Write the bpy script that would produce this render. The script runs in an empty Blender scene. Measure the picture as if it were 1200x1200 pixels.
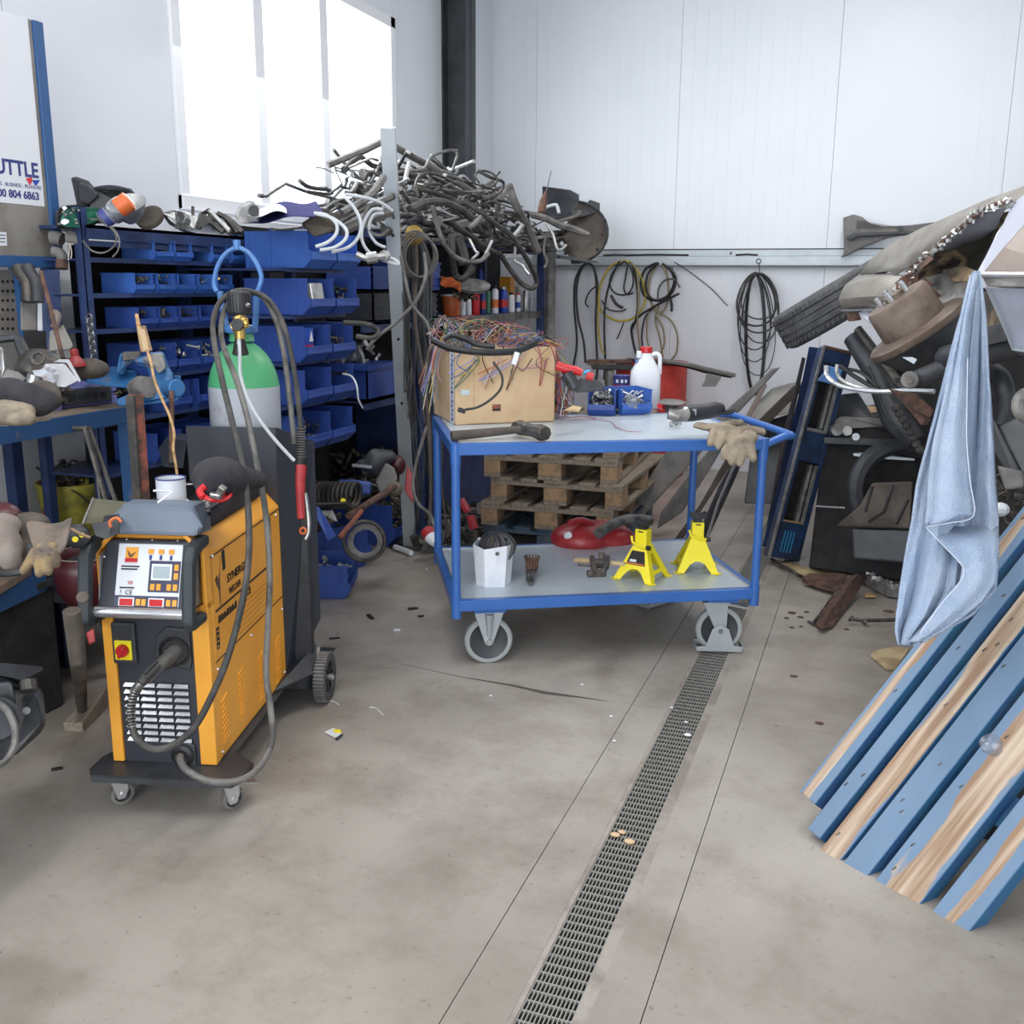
import bpy, bmesh, math, random
from mathutils import Vector, Matrix, Euler
rnd = random.Random(7)
PI = math.pi
scene = bpy.context.scene
COL = scene.collection

# ------------------------------------------------------------------ camera
FPX, PSI, TH, ROLL, CH = 1178.24, .3452, .2225, .0074, 1.5383
F = Vector((-math.sin(PSI)*math.cos(TH), math.cos(PSI)*math.cos(TH), -math.sin(TH)))
R0 = Vector((math.cos(PSI), math.sin(PSI), 0)); U0 = R0.cross(F)
RR = R0*math.cos(ROLL)+U0*math.sin(ROLL); UU = -R0*math.sin(ROLL)+U0*math.cos(ROLL)
CP = Vector((0, 0, CH))
cd = bpy.data.cameras.new('camera'); cam = bpy.data.objects.new('camera', cd); COL.objects.link(cam)
cam.matrix_world = Matrix(((RR.x, UU.x, -F.x, 0), (RR.y, UU.y, -F.y, 0), (RR.z, UU.z, -F.z, CH), (0, 0, 0, 1)))
cd.sensor_width = 36; cd.lens = FPX/1200*36; cd.clip_start = .05
scene.camera = cam
# ------------------------------------------------------------------ light
world = bpy.data.worlds.new('sky'); scene.world = world; world.use_nodes = True
bg = world.node_tree.nodes['Background']; bg.inputs[0].default_value = (.86, .93, 1, 1); bg.inputs[1].default_value = 2.2
def area(name, loc, rot, sx, sy, power, col=(1, 1, 1)):
    l = bpy.data.lights.new(name, 'AREA'); l.shape = 'RECTANGLE'; l.size = sx; l.size_y = sy; l.energy = power; l.color = col
    o = bpy.data.objects.new(name, l); COL.objects.link(o); o.location = loc; o.rotation_euler = rot; return o
area('gate_daylight', (-.1, -3.6, 2.0), (PI/2+.0, 0, 0), 4.2, 3.4, 135, (.93, .97, 1))
area('side_window_daylight', (-3.2, .2, 2.7), (0, -PI/2, 0), 1.2, 4.2, 60, (.9, .95, 1))
area('rear_window_daylight', (-3.22, 5.4, 2.75), (0, -PI/2+.5, 0), 1.4, 2.2, 55, (.9, .95, 1))
for i, (x, y) in enumerate(((-1.0, 1.6), (.0, 5.4))):
    area('ceiling_fill_light', (x, y, 4.1), (0, 0, 0), .35, 3.0, 50, (1, .98, .94))  # unseen fill lights, added to brighten walls and floor
vs = scene.view_settings
vs.view_transform = 'Standard'; vs.look = 'None'; vs.gamma = 1; vs.use_curve_mapping = False; vs.exposure = .5

# ------------------------------------------------------------------ measuring helpers (photo point -> place in the workshop)
def ray(x, y): return F+RR*((x-600)/FPX)-UU*((y-600)/FPX)
DO = [0]
def S(x, y, d): return CP+ray(x, y)*(d+DO[0])                       # at distance d in front of the lens
def PL(x, y, ax, v):
    r = ray(x, y); return CP+r*((v-CP[ax])/r[ax])           # on the plane axis = v
def G(x, y, z=0): return PL(x, y, 2, z)

# ------------------------------------------------------------------ materials
def C(r, g, b):
    return tuple(((c/255)/12.92 if c/255 <= .04045 else ((c/255+.055)/1.055)**2.4) for c in (r, g, b))+(1,)
MATS = {}
def mat(name, col, rough=.5, metal=0, col2=None, scale=8, lo=.45, hi=.6, bump=0, bscale=60, trans=0, alpha=1, emit=0, coat=0, stretch=None, spec=.5):
    m = bpy.data.materials.new(name); m.use_nodes = True; nt = m.node_tree; b = nt.nodes['Principled BSDF']
    b.inputs['Base Color'].default_value = col; b.inputs['Roughness'].default_value = rough; b.inputs['Metallic'].default_value = metal
    b.inputs['Specular IOR Level'].default_value = spec
    if coat: b.inputs['Coat Weight'].default_value = coat
    if trans: b.inputs['Transmission Weight'].default_value = trans
    if alpha < 1: b.inputs['Alpha'].default_value = alpha
    if emit: b.inputs['Emission Color'].default_value = col; b.inputs['Emission Strength'].default_value = emit
    tc = nt.nodes.new('ShaderNodeTexCoord'); vec = tc.outputs['Object']
    if stretch:
        mp = nt.nodes.new('ShaderNodeMapping'); mp.inputs['Scale'].default_value = stretch; nt.links.new(vec, mp.inputs[0]); vec = mp.outputs[0]
    if col2:
        n = nt.nodes.new('ShaderNodeTexNoise'); n.inputs['Scale'].default_value = scale; n.inputs['Detail'].default_value = 5; n.inputs['Roughness'].default_value = .65
        nt.links.new(vec, n.inputs['Vector'])
        r = nt.nodes.new('ShaderNodeValToRGB'); r.color_ramp.elements[0].position = lo; r.color_ramp.elements[1].position = hi
        r.color_ramp.elements[0].color = col; r.color_ramp.elements[1].color = col2
        nt.links.new(n.outputs['Fac'], r.inputs[0]); nt.links.new(r.outputs[0], b.inputs['Base Color'])
    if bump:
        n2 = nt.nodes.new('ShaderNodeTexNoise'); n2.inputs['Scale'].default_value = bscale; n2.inputs['Detail'].default_value = 3
        nt.links.new(vec, n2.inputs['Vector'])
        bp = nt.nodes.new('ShaderNodeBump'); bp.inputs['Strength'].default_value = bump; bp.inputs['Distance'].default_value = .01
        nt.links.new(n2.outputs['Fac'], bp.inputs['Height']); nt.links.new(bp.outputs[0], b.inputs['Normal'])
    MATS[name] = m; return m
M = MATS
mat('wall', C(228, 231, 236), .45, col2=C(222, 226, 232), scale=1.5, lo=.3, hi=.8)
mat('wall_low_shaded', C(212, 214, 220), .5, col2=C(202, 204, 211), scale=2, lo=.3, hi=.8)  # same wall, coloured darker for the shade below the rail
mat('white_frame', C(238, 238, 240), .35)
mat('galv', C(178, 184, 188), .45, .5, C(160, 166, 170), 6, .3, .8)
mat('galv_sheet', C(196, 206, 214), .33, .25, C(176, 188, 198), 3, .35, .7)
mat('drain_edge', C(152, 144, 136), .7, col2=C(128, 120, 112), scale=6)
mat('grate_metal', C(150, 148, 142), .5, .3)
mat('olive', C(98, 96, 78), .5, col2=C(84, 80, 64), scale=5)
mat('castor_grey', C(150, 154, 154), .6)
mat('dirt', C(84, 78, 72), .9)
mat('steel', C(150, 150, 148), .35, .9, C(110, 108, 105), 12)
mat('dark_steel', C(70, 68, 66), .5, .6, C(96, 90, 84), 14)
mat('black', C(24, 24, 26), .5, col2=C(40, 40, 42), scale=9)
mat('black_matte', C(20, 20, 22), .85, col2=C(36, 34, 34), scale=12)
mat('black_plastic', C(34, 36, 40), .45, col2=C(52, 54, 58), scale=10)
mat('grey_plastic', C(98, 96, 95), .6, col2=C(120, 116, 112), scale=6)
mat('dark_grey', C(58, 60, 64), .5, col2=C(44, 45, 50), scale=5)
mat('rubber', C(48, 47, 46), .65, col2=C(78, 74, 70), scale=10)
mat('rubber_light', C(82, 79, 76), .6, col2=C(116, 112, 108), scale=8)
mat('tyre', C(70, 70, 72), .8, col2=C(84, 84, 86), scale=12)
mat('bin_blue', C(50, 78, 152), .42, col2=C(42, 66, 134), scale=4)
mat('bin_blue_lit', C(62, 104, 182), .42, col2=C(54, 90, 166), scale=4)  # same bin plastic, lightened for the bins that catch window light
mat('rack_blue', C(44, 62, 106), .45, col2=C(34, 48, 84), scale=7)
mat('cart_blue', C(52, 98, 168), .32, col2=C(46, 88, 154), scale=5, lo=.5, hi=.8)
mat('bench_blue', C(46, 84, 132), .45, col2=C(130, 118, 104), scale=6, lo=.62, hi=.72)
mat('vise_blue', C(42, 98, 150), .42, col2=C(96, 92, 92), scale=14, lo=.55, hi=.68)
mat('guard_blue', C(72, 118, 176), .4, col2=C(60, 96, 140), scale=20)
mat('yellow', C(234, 164, 58), .38, col2=C(226, 154, 50), scale=3)
mat('jack_yellow', C(238, 220, 36), .4, col2=C(222, 202, 28), scale=9, lo=.55, hi=.8)
mat('machine_grey', C(46, 49, 58), .42)
mat('cap_grey', C(98, 108, 122), .45, bump=.03, bscale=200)
mat('handle_black', C(44, 50, 54), .55, bump=.05, bscale=150)
mat('silver', C(205, 205, 208), .25, .8)
mat('panel_white', C(218, 220, 226), .4)
mat('panel_dark', C(56, 58, 84), .4)
mat('lcd', C(166, 178, 182), .2)
mat('red_lcd', C(190, 26, 30), .25)
mat('red', C(186, 34, 38), .35)
mat('dull_red', C(160, 44, 48), .4, col2=C(140, 36, 40), scale=9)
mat('drum_red', C(196, 62, 48), .5, col2=C(168, 46, 40), scale=5)
mat('maroon', C(70, 22, 30), .4, col2=C(54, 16, 22), scale=5)
mat('orange', C(206, 108, 56), .45, col2=C(200, 90, 34), scale=8)
mat('orange_cloth', C(188, 96, 50), .9)
mat('green_cyl', C(76, 158, 108), .4, col2=C(150, 190, 165), scale=7, lo=.6, hi=.75)
mat('grey_cyl', C(178, 182, 190), .45, col2=C(150, 120, 104), scale=7, lo=.6, hi=.7)
mat('rust', C(104, 76, 64), .85, col2=C(70, 52, 46), scale=22, bump=.3, bscale=60)
mat('rust_red', C(150, 84, 66), .85, col2=C(66, 60, 58), scale=30, lo=.4, hi=.62, bump=.3)
mat('drum_rust', C(118, 104, 94), .6, .2, C(92, 76, 66), 6, bump=.08)
mat('brass', C(206, 172, 96), .3, .85)
mat('green', C(30, 112, 86), .45, col2=C(24, 92, 72), scale=8)
mat('paint_grey', C(134, 130, 124), .5, col2=C(116, 110, 102), scale=5)
mat('paint_beige', C(122, 108, 100), .45, col2=C(110, 98, 92), scale=3)
mat('primer', C(166, 172, 190), .5, col2=C(140, 140, 148), scale=4, lo=.4, hi=.8)
mat('primer_white', C(170, 172, 186), .5)
mat('arch_dirt', C(60, 56, 50), .9, col2=C(150, 128, 98), scale=6, lo=.5, hi=.65, bump=.5, bscale=25)
mat('grey_metal_paint', C(132, 128, 124), .45, col2=C(96, 92, 90), scale=12)
mat('car_dark', C(34, 36, 40), .4, col2=C(24, 24, 27), scale=5)
mat('cardboard', C(196, 168, 134), .85, col2=C(186, 156, 120), scale=3)
mat('card_dark', C(186, 166, 128), .9, col2=C(150, 128, 96), scale=6)
mat('wood_pale', C(196, 158, 112), .8, col2=C(160, 124, 84), scale=12, stretch=(1, 1, 6), bump=.2)
mat('wood_grey', C(140, 128, 114), .85, col2=C(118, 106, 94), scale=9, stretch=(5, .5, 5), bump=.3)
mat('wood_tan', C(160, 130, 100), .85, col2=C(128, 106, 84), scale=14, bump=.3)
mat('wood_bluegrey', C(58, 82, 104), .85, col2=C(84, 90, 94), scale=8, bump=.3)
mat('bench_top', C(140, 124, 108), .7, col2=C(100, 92, 86), scale=6, bump=.2)
mat('glove', C(140, 128, 110), .95, col2=C(92, 82, 74), scale=14, lo=.45, hi=.7, bump=.4, bscale=40)
mat('glove_yellow', C(132, 112, 78), .95, col2=C(92, 80, 70), scale=22, lo=.4, hi=.58, bump=.4, bscale=40)
mat('glove_cuff', C(106, 94, 84), .95, col2=C(80, 72, 66), scale=10, bump=.4)
mat('offwhite', C(172, 172, 176), .45)
mat('cloth_beige', C(122, 112, 104), .95, bump=.3)
mat('cloth_dark', C(48, 46, 50), .95, col2=C(34, 32, 38), scale=6, bump=.3)
mat('towel', C(152, 168, 192), 1, col2=C(172, 184, 202), scale=7, lo=.4, hi=.65, bump=.8, bscale=260, spec=.1)
mat('towel_hem', C(196, 204, 218), 1, bump=.5, bscale=200)
mat('bucket_yellow', C(164, 154, 50), .5, col2=C(72, 72, 40), scale=6, lo=.42, hi=.62)
mat('plastic_white', C(214, 216, 222), .4)
mat('bag_white', C(226, 228, 234), .45, col2=C(210, 213, 222), scale=5, bump=.3, bscale=12)
mat('purple', C(116, 118, 176), .4, col2=C(98, 100, 158), scale=6)
mat('violet_cloth', C(44, 42, 100), .9, spec=.1)
mat('hose_grey', C(104, 102, 98), .5, col2=C(70, 68, 66), scale=16)
mat('hose_white', C(186, 190, 194), .35)
mat('alu', C(186, 186, 184), .35, .6, C(150, 148, 146), 15)
mat('liner', C(66, 58, 52), .8, col2=C(86, 78, 70), scale=5)
mat('blue_tin', C(36, 70, 160), .35); mat('green_can', C(60, 110, 80), .35); mat('cyan', C(60, 150, 200), .4)
mat('clear', C(120, 124, 134), .15, alpha=.38)
mat('print_black', C(22, 20, 20), .5); mat('print_blue', C(50, 58, 120), .5); mat('print_red', C(200, 50, 60), .5)
mat('wire_red', C(150, 60, 60), .5); mat('wire_blue', C(62, 92, 134), .5); mat('wire_white', C(184, 176, 170), .5)
mat('wire_orange', C(172, 104, 70), .5); mat('wire_green', C(58, 100, 78), .5); mat('wire_yellow', C(168, 146, 76), .5); mat('wire_brown', C(100, 66, 50), .5); mat('wire_pink', C(158, 112, 126), .5)
mat('hose_yellow', C(176, 158, 62), .5); mat('hose_olive', C(128, 118, 86), .5)
mat('fuse_stuff', C(120, 112, 100), .5, .3, C(50, 44, 40), 30, .4, .6)
mat('plank_bare', C(190, 172, 150), .85, col2=C(152, 128, 104), scale=5, stretch=(1, 8, 8), bump=.25)
mat('ceiling', C(200, 202, 206), .7)
mat('lift_blue', C(46, 68, 104), .45, col2=C(40, 50, 70), scale=8)

def concrete():
    m = bpy.data.materials.new('concrete'); m.use_nodes = True; nt = m.node_tree; b = nt.nodes['Principled BSDF']; L = nt.links.new
    tc = nt.nodes.new('ShaderNodeTexCoord')
    def noise(s, det=5, ro=.6):
        n = nt.nodes.new('ShaderNodeTexNoise'); n.inputs['Scale'].default_value = s; n.inputs['Detail'].default_value = det; n.inputs['Roughness'].default_value = ro
        L(tc.outputs['Object'], n.inputs['Vector']); return n
    def ramp(n, p0, c0, p1, c1):
        r = nt.nodes.new('ShaderNodeValToRGB'); e = r.color_ramp.elements; e[0].position = p0; e[0].color = c0; e[1].position = p1; e[1].color = c1
        L(n.outputs['Fac'], r.inputs[0]); return r
    def mix(a, bb, f, mode='MULTIPLY'):
        x = nt.nodes.new('ShaderNodeMix'); x.data_type = 'RGBA'; x.blend_type = mode; x.inputs[0].default_value = f; L(a, x.inputs[6]); L(bb, x.inputs[7]); return x.outputs[2]
    base = ramp(noise(1.1), .35, C(152, 145, 137), .7, C(172, 165, 157))
    st = ramp(noise(3.5, 8, .7), .28, C(170, 160, 148), .55, (1, 1, 1, 1))
    sp = ramp(noise(38, 3, .7), .24, C(120, 110, 100), .36, (1, 1, 1, 1))
    big = ramp(noise(.45, 3), .35, C(205, 200, 192), .6, (1, 1, 1, 1))
    o = mix(mix(mix(base.outputs[0], st.outputs[0], .55), sp.outputs[0], .6), big.outputs[0], .8)
    L(o, b.inputs['Base Color'])
    rr = ramp(noise(2.2), .35, (.38,)*3+(1,), .7, (.6,)*3+(1,)); L(rr.outputs[0], b.inputs['Roughness'])
    bp = nt.nodes.new('ShaderNodeBump'); bp.inputs['Strength'].default_value = .08; bp.inputs['Distance'].default_value = .01
    L(noise(25).outputs['Fac'], bp.inputs['Height']); L(bp.outputs[0], b.inputs['Normal'])
    MATS['concrete'] = m
concrete()
def blue_plank(name, c, hw, bare=C(184, 166, 146), blue=C(100, 122, 146), dark=C(140, 112, 88)):
    # worn paint: bare wood shows in a streak along the board (c = its middle, hw = half width, in metres)
    m = bpy.data.materials.new(name); m.use_nodes = True; nt = m.node_tree; b = nt.nodes['Principled BSDF']; L = nt.links.new
    tc = nt.nodes.new('ShaderNodeTexCoord'); sp = nt.nodes.new('ShaderNodeSeparateXYZ'); L(tc.outputs['Object'], sp.inputs[0])
    def noise(sc, s):
        mp = nt.nodes.new('ShaderNodeMapping'); mp.inputs['Scale'].default_value = sc; L(tc.outputs['Object'], mp.inputs[0])
        n = nt.nodes.new('ShaderNodeTexNoise'); n.inputs['Scale'].default_value = s; n.inputs['Detail'].default_value = 6; L(mp.outputs[0], n.inputs['Vector']); return n.outputs['Fac']
    def math_(op, a, bb):
        x = nt.nodes.new('ShaderNodeMath'); x.operation = op
        for k, v in enumerate((a, bb)):
            if isinstance(v, (int, float)): x.inputs[k].default_value = v
            else: L(v, x.inputs[k])
        return x.outputs[0]
    def ramp(f, p0, c0, p1, c1):
        r = nt.nodes.new('ShaderNodeValToRGB'); e = r.color_ramp.elements; e[0].position = p0; e[0].color = c0; e[1].position = p1; e[1].color = c1; L(f, r.inputs[0]); return r.outputs[0]
    d = math_('DIVIDE', math_('ABSOLUTE', math_('SUBTRACT', sp.outputs['Y'], c), 0), hw)
    f = math_('ADD', d, math_('MULTIPLY', math_('SUBTRACT', noise((2, 14, 14), 1.3), .5), 1.9))
    wood = ramp(noise((1.2, 26, 26), 1.5), .4, dark, .6, bare); paint = ramp(noise((3, 8, 8), 1.5), .35, blue, .7, tuple(v*1.12 for v in blue[:3])+(1,))
    mx = nt.nodes.new('ShaderNodeMix'); mx.data_type = 'RGBA'; L(ramp(f, .42, (0, 0, 0, 1), .5, (1, 1, 1, 1)), mx.inputs[0]); L(wood, mx.inputs[6]); L(paint, mx.inputs[7])
    L(mx.outputs[2], b.inputs['Base Color']); b.inputs['Roughness'].default_value = .75; MATS[name] = m
mat('plank_edge', C(48, 88, 132), .6, col2=C(44, 100, 134), scale=8)

# ------------------------------------------------------------------ mesh builder
class MB:
    def __init__(s): s.v = []; s.f = []
    def add(s, vs, fs):
        k = len(s.v); s.v += [Vector(v) for v in vs]; s.f += [tuple(i+k for i in f) for f in fs]; return s
    def box(s, c, sz, rot=None):
        c = Vector(c); hx, hy, hz = [a/2 for a in sz]
        vs = [Vector((x*hx, y*hy, z*hz)) for x in (-1, 1) for y in (-1, 1) for z in (-1, 1)]
        if rot is not None:
            rm = rot if isinstance(rot, Matrix) else Euler(rot).to_matrix()
            vs = [rm @ v for v in vs]
        return s.add([c+v for v in vs], [(0, 1, 3, 2), (4, 6, 7, 5), (0, 4, 5, 1), (2, 3, 7, 6), (0, 2, 6, 4), (1, 5, 7, 3)])
    def b2(s, lo, hi): lo = Vector(lo); hi = Vector(hi); return s.box((lo+hi)/2, hi-lo)
    def prism(s, pts, off):
        pts = [Vector(p) for p in pts]; off = Vector(off); n = len(pts)
        return s.add(pts+[p+off for p in pts], [tuple(range(n))[::-1], tuple(range(n, 2*n))]+[(i, (i+1) % n, n+(i+1) % n, n+i) for i in range(n)])
    def bar(s, a, b, w, h, up=(0, 0, 1)):
        a = Vector(a); b = Vector(b); d = (b-a); L = d.length; d.normalize(); up = Vector(up)
        x = d.cross(up)
        if x.length < 1e-4: x = d.cross(Vector((0, 1, 0)))
        x.normalize(); y = x.cross(d)
        return s.prism([a+x*w/2+y*h/2, a-x*w/2+y*h/2, a-x*w/2-y*h/2, a+x*w/2-y*h/2], b-a)
    def tube(s, pts, r, seg=8, cap=True, closed=False, flat=1):
        pts = [Vector(p) for p in pts]; n = len(pts)
        rs = r if isinstance(r, (list, tuple)) else [r]*n
        T = []
        for i in range(n):
            a = pts[(i-1) % n] if (closed or i > 0) else pts[i]; b = pts[(i+1) % n] if (closed or i < n-1) else pts[i]
            t = b-a; T.append(t.normalized() if t.length > 1e-9 else Vector((0, 0, 1)))
        nx = T[0].orthogonal().normalized(); vs = []
        if flat != 1 and abs(T[0].z) < .95: nx = T[0].cross(Vector((0, 0, 1))).normalized()
        for i in range(n):
            nx = (nx-T[i]*nx.dot(T[i]));
            nx = nx.normalized() if nx.length > 1e-6 else T[i].orthogonal().normalized()
            ny = T[i].cross(nx)
            for k in range(seg):
                a = 2*PI*k/seg; vs.append(pts[i]+nx*math.cos(a)*rs[i]+ny*math.sin(a)*rs[i]*flat)
        fs = []
        for i in range(n if closed else n-1):
            j = (i+1) % n
            for k in range(seg): fs.append((i*seg+k, i*seg+(k+1) % seg, j*seg+(k+1) % seg, j*seg+k))
        if cap and not closed: fs += [tuple(range(seg))[::-1], tuple(range((n-1)*seg, n*seg))]
        return s.add(vs, fs)
    def cyl(s, a, b, r, seg=20, r2=None): return s.tube([a, b], [r, r if r2 is None else r2], seg)
    def lathe(s, prof, o=(0, 0, 0), axis=(0, 0, 1), seg=28, xd=None, cap=True):
        o = Vector(o); ax = Vector(axis).normalized(); nx = ax.orthogonal().normalized() if xd is None else Vector(xd); ny = ax.cross(nx); vs = []; m = len(prof)
        for r, h in prof:
            for k in range(seg):
                a = 2*PI*k/seg; vs.append(o+ax*h+(nx*math.cos(a)+ny*math.sin(a))*max(r, 1e-4))
        fs = [(i*seg+k, i*seg+(k+1) % seg, (i+1)*seg+(k+1) % seg, (i+1)*seg+k) for i in range(m-1) for k in range(seg)]
        if not cap or prof[0] == prof[-1]: return s.add(vs, fs)
        if prof[0][0] > 0: fs.append(tuple(range(seg))[::-1])
        if prof[-1][0] > 0: fs.append(tuple(range((m-1)*seg, m*seg)))
        return s.add(vs, fs)
    def torus(s, c, axis, R, r, seg=28, sg=8, flat=1, a0=0, a1=2*PI):
        c = Vector(c); ax = Vector(axis).normalized(); nx = ax.orthogonal().normalized(); ny = ax.cross(nx)
        full = abs(a1-a0-2*PI) < 1e-4; n = seg if full else seg+1
        return s.tube([c+(nx*math.cos(a0+(a1-a0)*i/seg)+ny*math.sin(a0+(a1-a0)*i/seg))*R for i in range(n)], r, sg, closed=full)
    def grid(s, rows):
        m = len(rows[0]); k = [p for r in rows for p in r]
        return s.add(k, [(i*m+j, i*m+j+1, (i+1)*m+j+1, (i+1)*m+j) for i in range(len(rows)-1) for j in range(m-1)])
    def ball(s, c, r, sc=(1, 1, 1), seg=12, rings=8):
        c = Vector(c); vs = []
        for i in range(1, rings):
            t = PI*i/rings
            for k in range(seg):
                a = 2*PI*k/seg; vs.append(c+Vector((math.sin(t)*math.cos(a)*sc[0], math.sin(t)*math.sin(a)*sc[1], math.cos(t)*sc[2]))*r)
        n = len(vs); vs += [c+Vector((0, 0, sc[2]*r)), c-Vector((0, 0, sc[2]*r))]
        fs = [(i*seg+k, (i+1)*seg+k, (i+1)*seg+(k+1) % seg, i*seg+(k+1) % seg) for i in range(rings-2) for k in range(seg)]
        fs += [(n, k, (k+1) % seg) for k in range(seg)]+[(n+1, (rings-2)*seg+(k+1) % seg, (rings-2)*seg+k) for k in range(seg)]
        return s.add(vs, fs)
    def plate(s, pts, th):
        # outline given as photo points with their distance; real thickness th away from the viewer
        a = [S(*p) for p in pts]; b = [S(p[0], p[1], p[2])+ray(p[0], p[1]).normalized()*th for p in pts]; n = len(a)
        return s.add(a+b, [tuple(range(n))[::-1], tuple(range(n, 2*n))]+[(i, (i+1) % n, n+(i+1) % n, n+i) for i in range(n)])
    def build(s, name, m, parent=None, world=False, smooth=False, bev=0, solid=0, sub=0, remesh=0, ang=40, kind=None, sm=3):
        vs = s.v
        if world and parent is not None:
            q = parent; inv = Matrix.Identity(4)
            mw = Matrix.Identity(4)
            while q is not None:
                mw = (Matrix.Translation(q.location) @ q.rotation_euler.to_matrix().to_4x4()) @ mw; q = q.parent
            inv = mw.inverted(); vs = [inv @ v for v in vs]
        org = Vector((0, 0, 0))
        if parent is None:
            lo = Vector([min(v[i] for v in vs) for i in range(3)]); hi = Vector([max(v[i] for v in vs) for i in range(3)])
            org = Vector(((lo.x+hi.x)/2, (lo.y+hi.y)/2, lo.z)); vs = [v-org for v in vs]
        me = bpy.data.meshes.new(name); me.from_pydata([tuple(v) for v in vs], [], s.f); me.update()
        bm = bmesh.new(); bm.from_mesh(me); bmesh.ops.recalc_face_normals(bm, faces=bm.faces); bm.to_mesh(me); bm.free()
        if smooth:
            for p in me.polygons: p.use_smooth = True
            if not (sub or remesh): me.set_sharp_from_angle(angle=math.radians(ang))
        o = bpy.data.objects.new(name, me); COL.objects.link(o); o.location = org
        if m is not None: me.materials.append(M[m] if isinstance(m, str) else m)
        if parent is not None: o.parent = parent
        if remesh:
            md = o.modifiers.new('r', 'REMESH'); md.mode = 'VOXEL'; md.voxel_size = remesh; md.use_smooth_shade = True
            md = o.modifiers.new('s', 'SMOOTH'); md.factor = .6; md.iterations = sm
        if solid: md = o.modifiers.new('t', 'SOLIDIFY'); md.thickness = solid; md.offset = 0
        if bev: md = o.modifiers.new('b', 'BEVEL'); md.width = bev; md.segments = 2; md.limit_method = 'ANGLE'; md.angle_limit = math.radians(35)
        if sub: md = o.modifiers.new('u', 'SUBSURF'); md.levels = sub; md.render_levels = sub
        if kind: o['kind'] = kind
        return o
def tag(o, label, cat, group=None, kind=None):
    o['label'] = label; o['category'] = cat
    if group: o['group'] = group
    if kind: o['kind'] = kind
    return o
def thing(name, label, cat, loc=(0, 0, 0), rz=0, group=None):
    o = bpy.data.objects.new(name, None); COL.objects.link(o); o.location = loc; o.rotation_euler = (0, 0, rz); o.empty_display_size = .05
    return tag(o, label, cat, group)
def copy_tree(o, parent=None):
    c = o.copy(); COL.objects.link(c)
    if parent is not None: c.parent = parent
    for ch in list(o.children): copy_tree(ch, c)
    return c
def struct(o): o['kind'] = 'structure'; return o
def text(name, s, size, m, parent, mat4, th=.0006, bold=0, sx=1):
    cu = bpy.data.curves.new(name, 'FONT'); cu.body = s; cu.size = size; cu.extrude = th; cu.offset = bold; cu.resolution_u = 3
    t = bpy.data.objects.new('tmp', cu); COL.objects.link(t)
    me = bpy.data.meshes.new_from_object(t); bpy.data.objects.remove(t)
    me.transform(mat4 @ Matrix.Diagonal((sx, 1, 1, 1))); me.materials.clear(); me.materials.append(M[m])
    o = bpy.data.objects.new(name, me); COL.objects.link(o); o.parent = parent; return o
def frame4(o, x, y):
    x = Vector(x).normalized(); y = Vector(y).normalized(); z = x.cross(y)
    return Matrix(((x.x, y.x, z.x, o[0]), (x.y, y.y, z.y, o[1]), (x.z, y.z, z.z, o[2]), (0, 0, 0, 1)))
def cr(pts, n=5, closed=False):
    pts = [Vector(p) for p in pts]; N = len(pts); out = []
    for i in range(N if closed else N-1):
        g = lambda k: pts[k % N] if closed else pts[min(max(k, 0), N-1)]
        p0, p1, p2, p3 = g(i-1), g(i), g(i+1), g(i+2)
        for k in range(n):
            t = k/n; out.append(.5*((2*p1)+(p2-p0)*t+(2*p0-5*p1+4*p2-p3)*t*t+(3*p1-p0-3*p2+p3)*t**3))
    if not closed: out.append(pts[-1])
    return out
def crpx(pts, n=5): return cr([S(*p) for p in pts], n)
def single(name, mb, m, label, cat, group=None, **k):
    return tag(mb.build(name, m, None, **k), label, cat, group)
ORD = ['first', 'second', 'third', 'fourth', 'fifth', 'sixth', 'seventh', 'eighth', 'ninth', 'tenth', 'eleventh', 'twelfth']
def junk(mb, lo, hi, n, sz, r=rnd):
    # small loose hardware: bolts, rings, clips, bent pins
    lo = Vector(lo); hi = Vector(hi)
    for i in range(n):
        c = Vector([r.uniform(lo[k], hi[k]) for k in range(3)]); a = r.uniform(0, 2*PI); t = r.uniform(-.5, .5)
        d = Vector((math.cos(a)*math.cos(t), math.sin(a)*math.cos(t), math.sin(t)))*sz*r.uniform(.5, 1.3); k = r.random()
        if k < .4: mb.cyl(c-d/2, c+d/2, sz*.12, 6); mb.cyl(c+d/2, c+d*.62, sz*.24, 6)
        elif k < .6: mb.torus(c, d, sz*.32, sz*.08, 10, 5)
        elif k < .8: mb.box(c, (sz*.7, sz*.4, sz*.25), (r.uniform(0, 3), r.uniform(0, 3), r.uniform(0, 3)))
        else: mb.tube([c-d/2, c, c+d.cross(Vector((0, 0, 1)))*.5+Vector((0, 0, sz*.3))], sz*.1, 5)
    return mb
# ------------------------------------------------------------------ the room
XL, YB, XR, YF, ZC = -3.3, 8.6, 5.0, -4.2, 4.3
fl = struct(MB().box(((XL+XR)/2, (YB+YF)/2, -.13), (XR-XL+.4, YB-YF+.4, .1)).build('floor', 'concrete'))
DX0, DX1 = -.632, -.47
xs = [(XL, -.766), (-.7635, DX0), (DX1, -.3635), (-.361, 2.1), (2.1025, XR)]
ys = [(YF, 3.48), (3.482, YB)]
k = 0
for x0, x1 in xs:
    for y0, y1 in ys:
        m = MB().b2((x0, y0, -.08), (x1, y1, 0))
        s = m.build('concrete_slab', 'concrete', fl, world=True)
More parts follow.
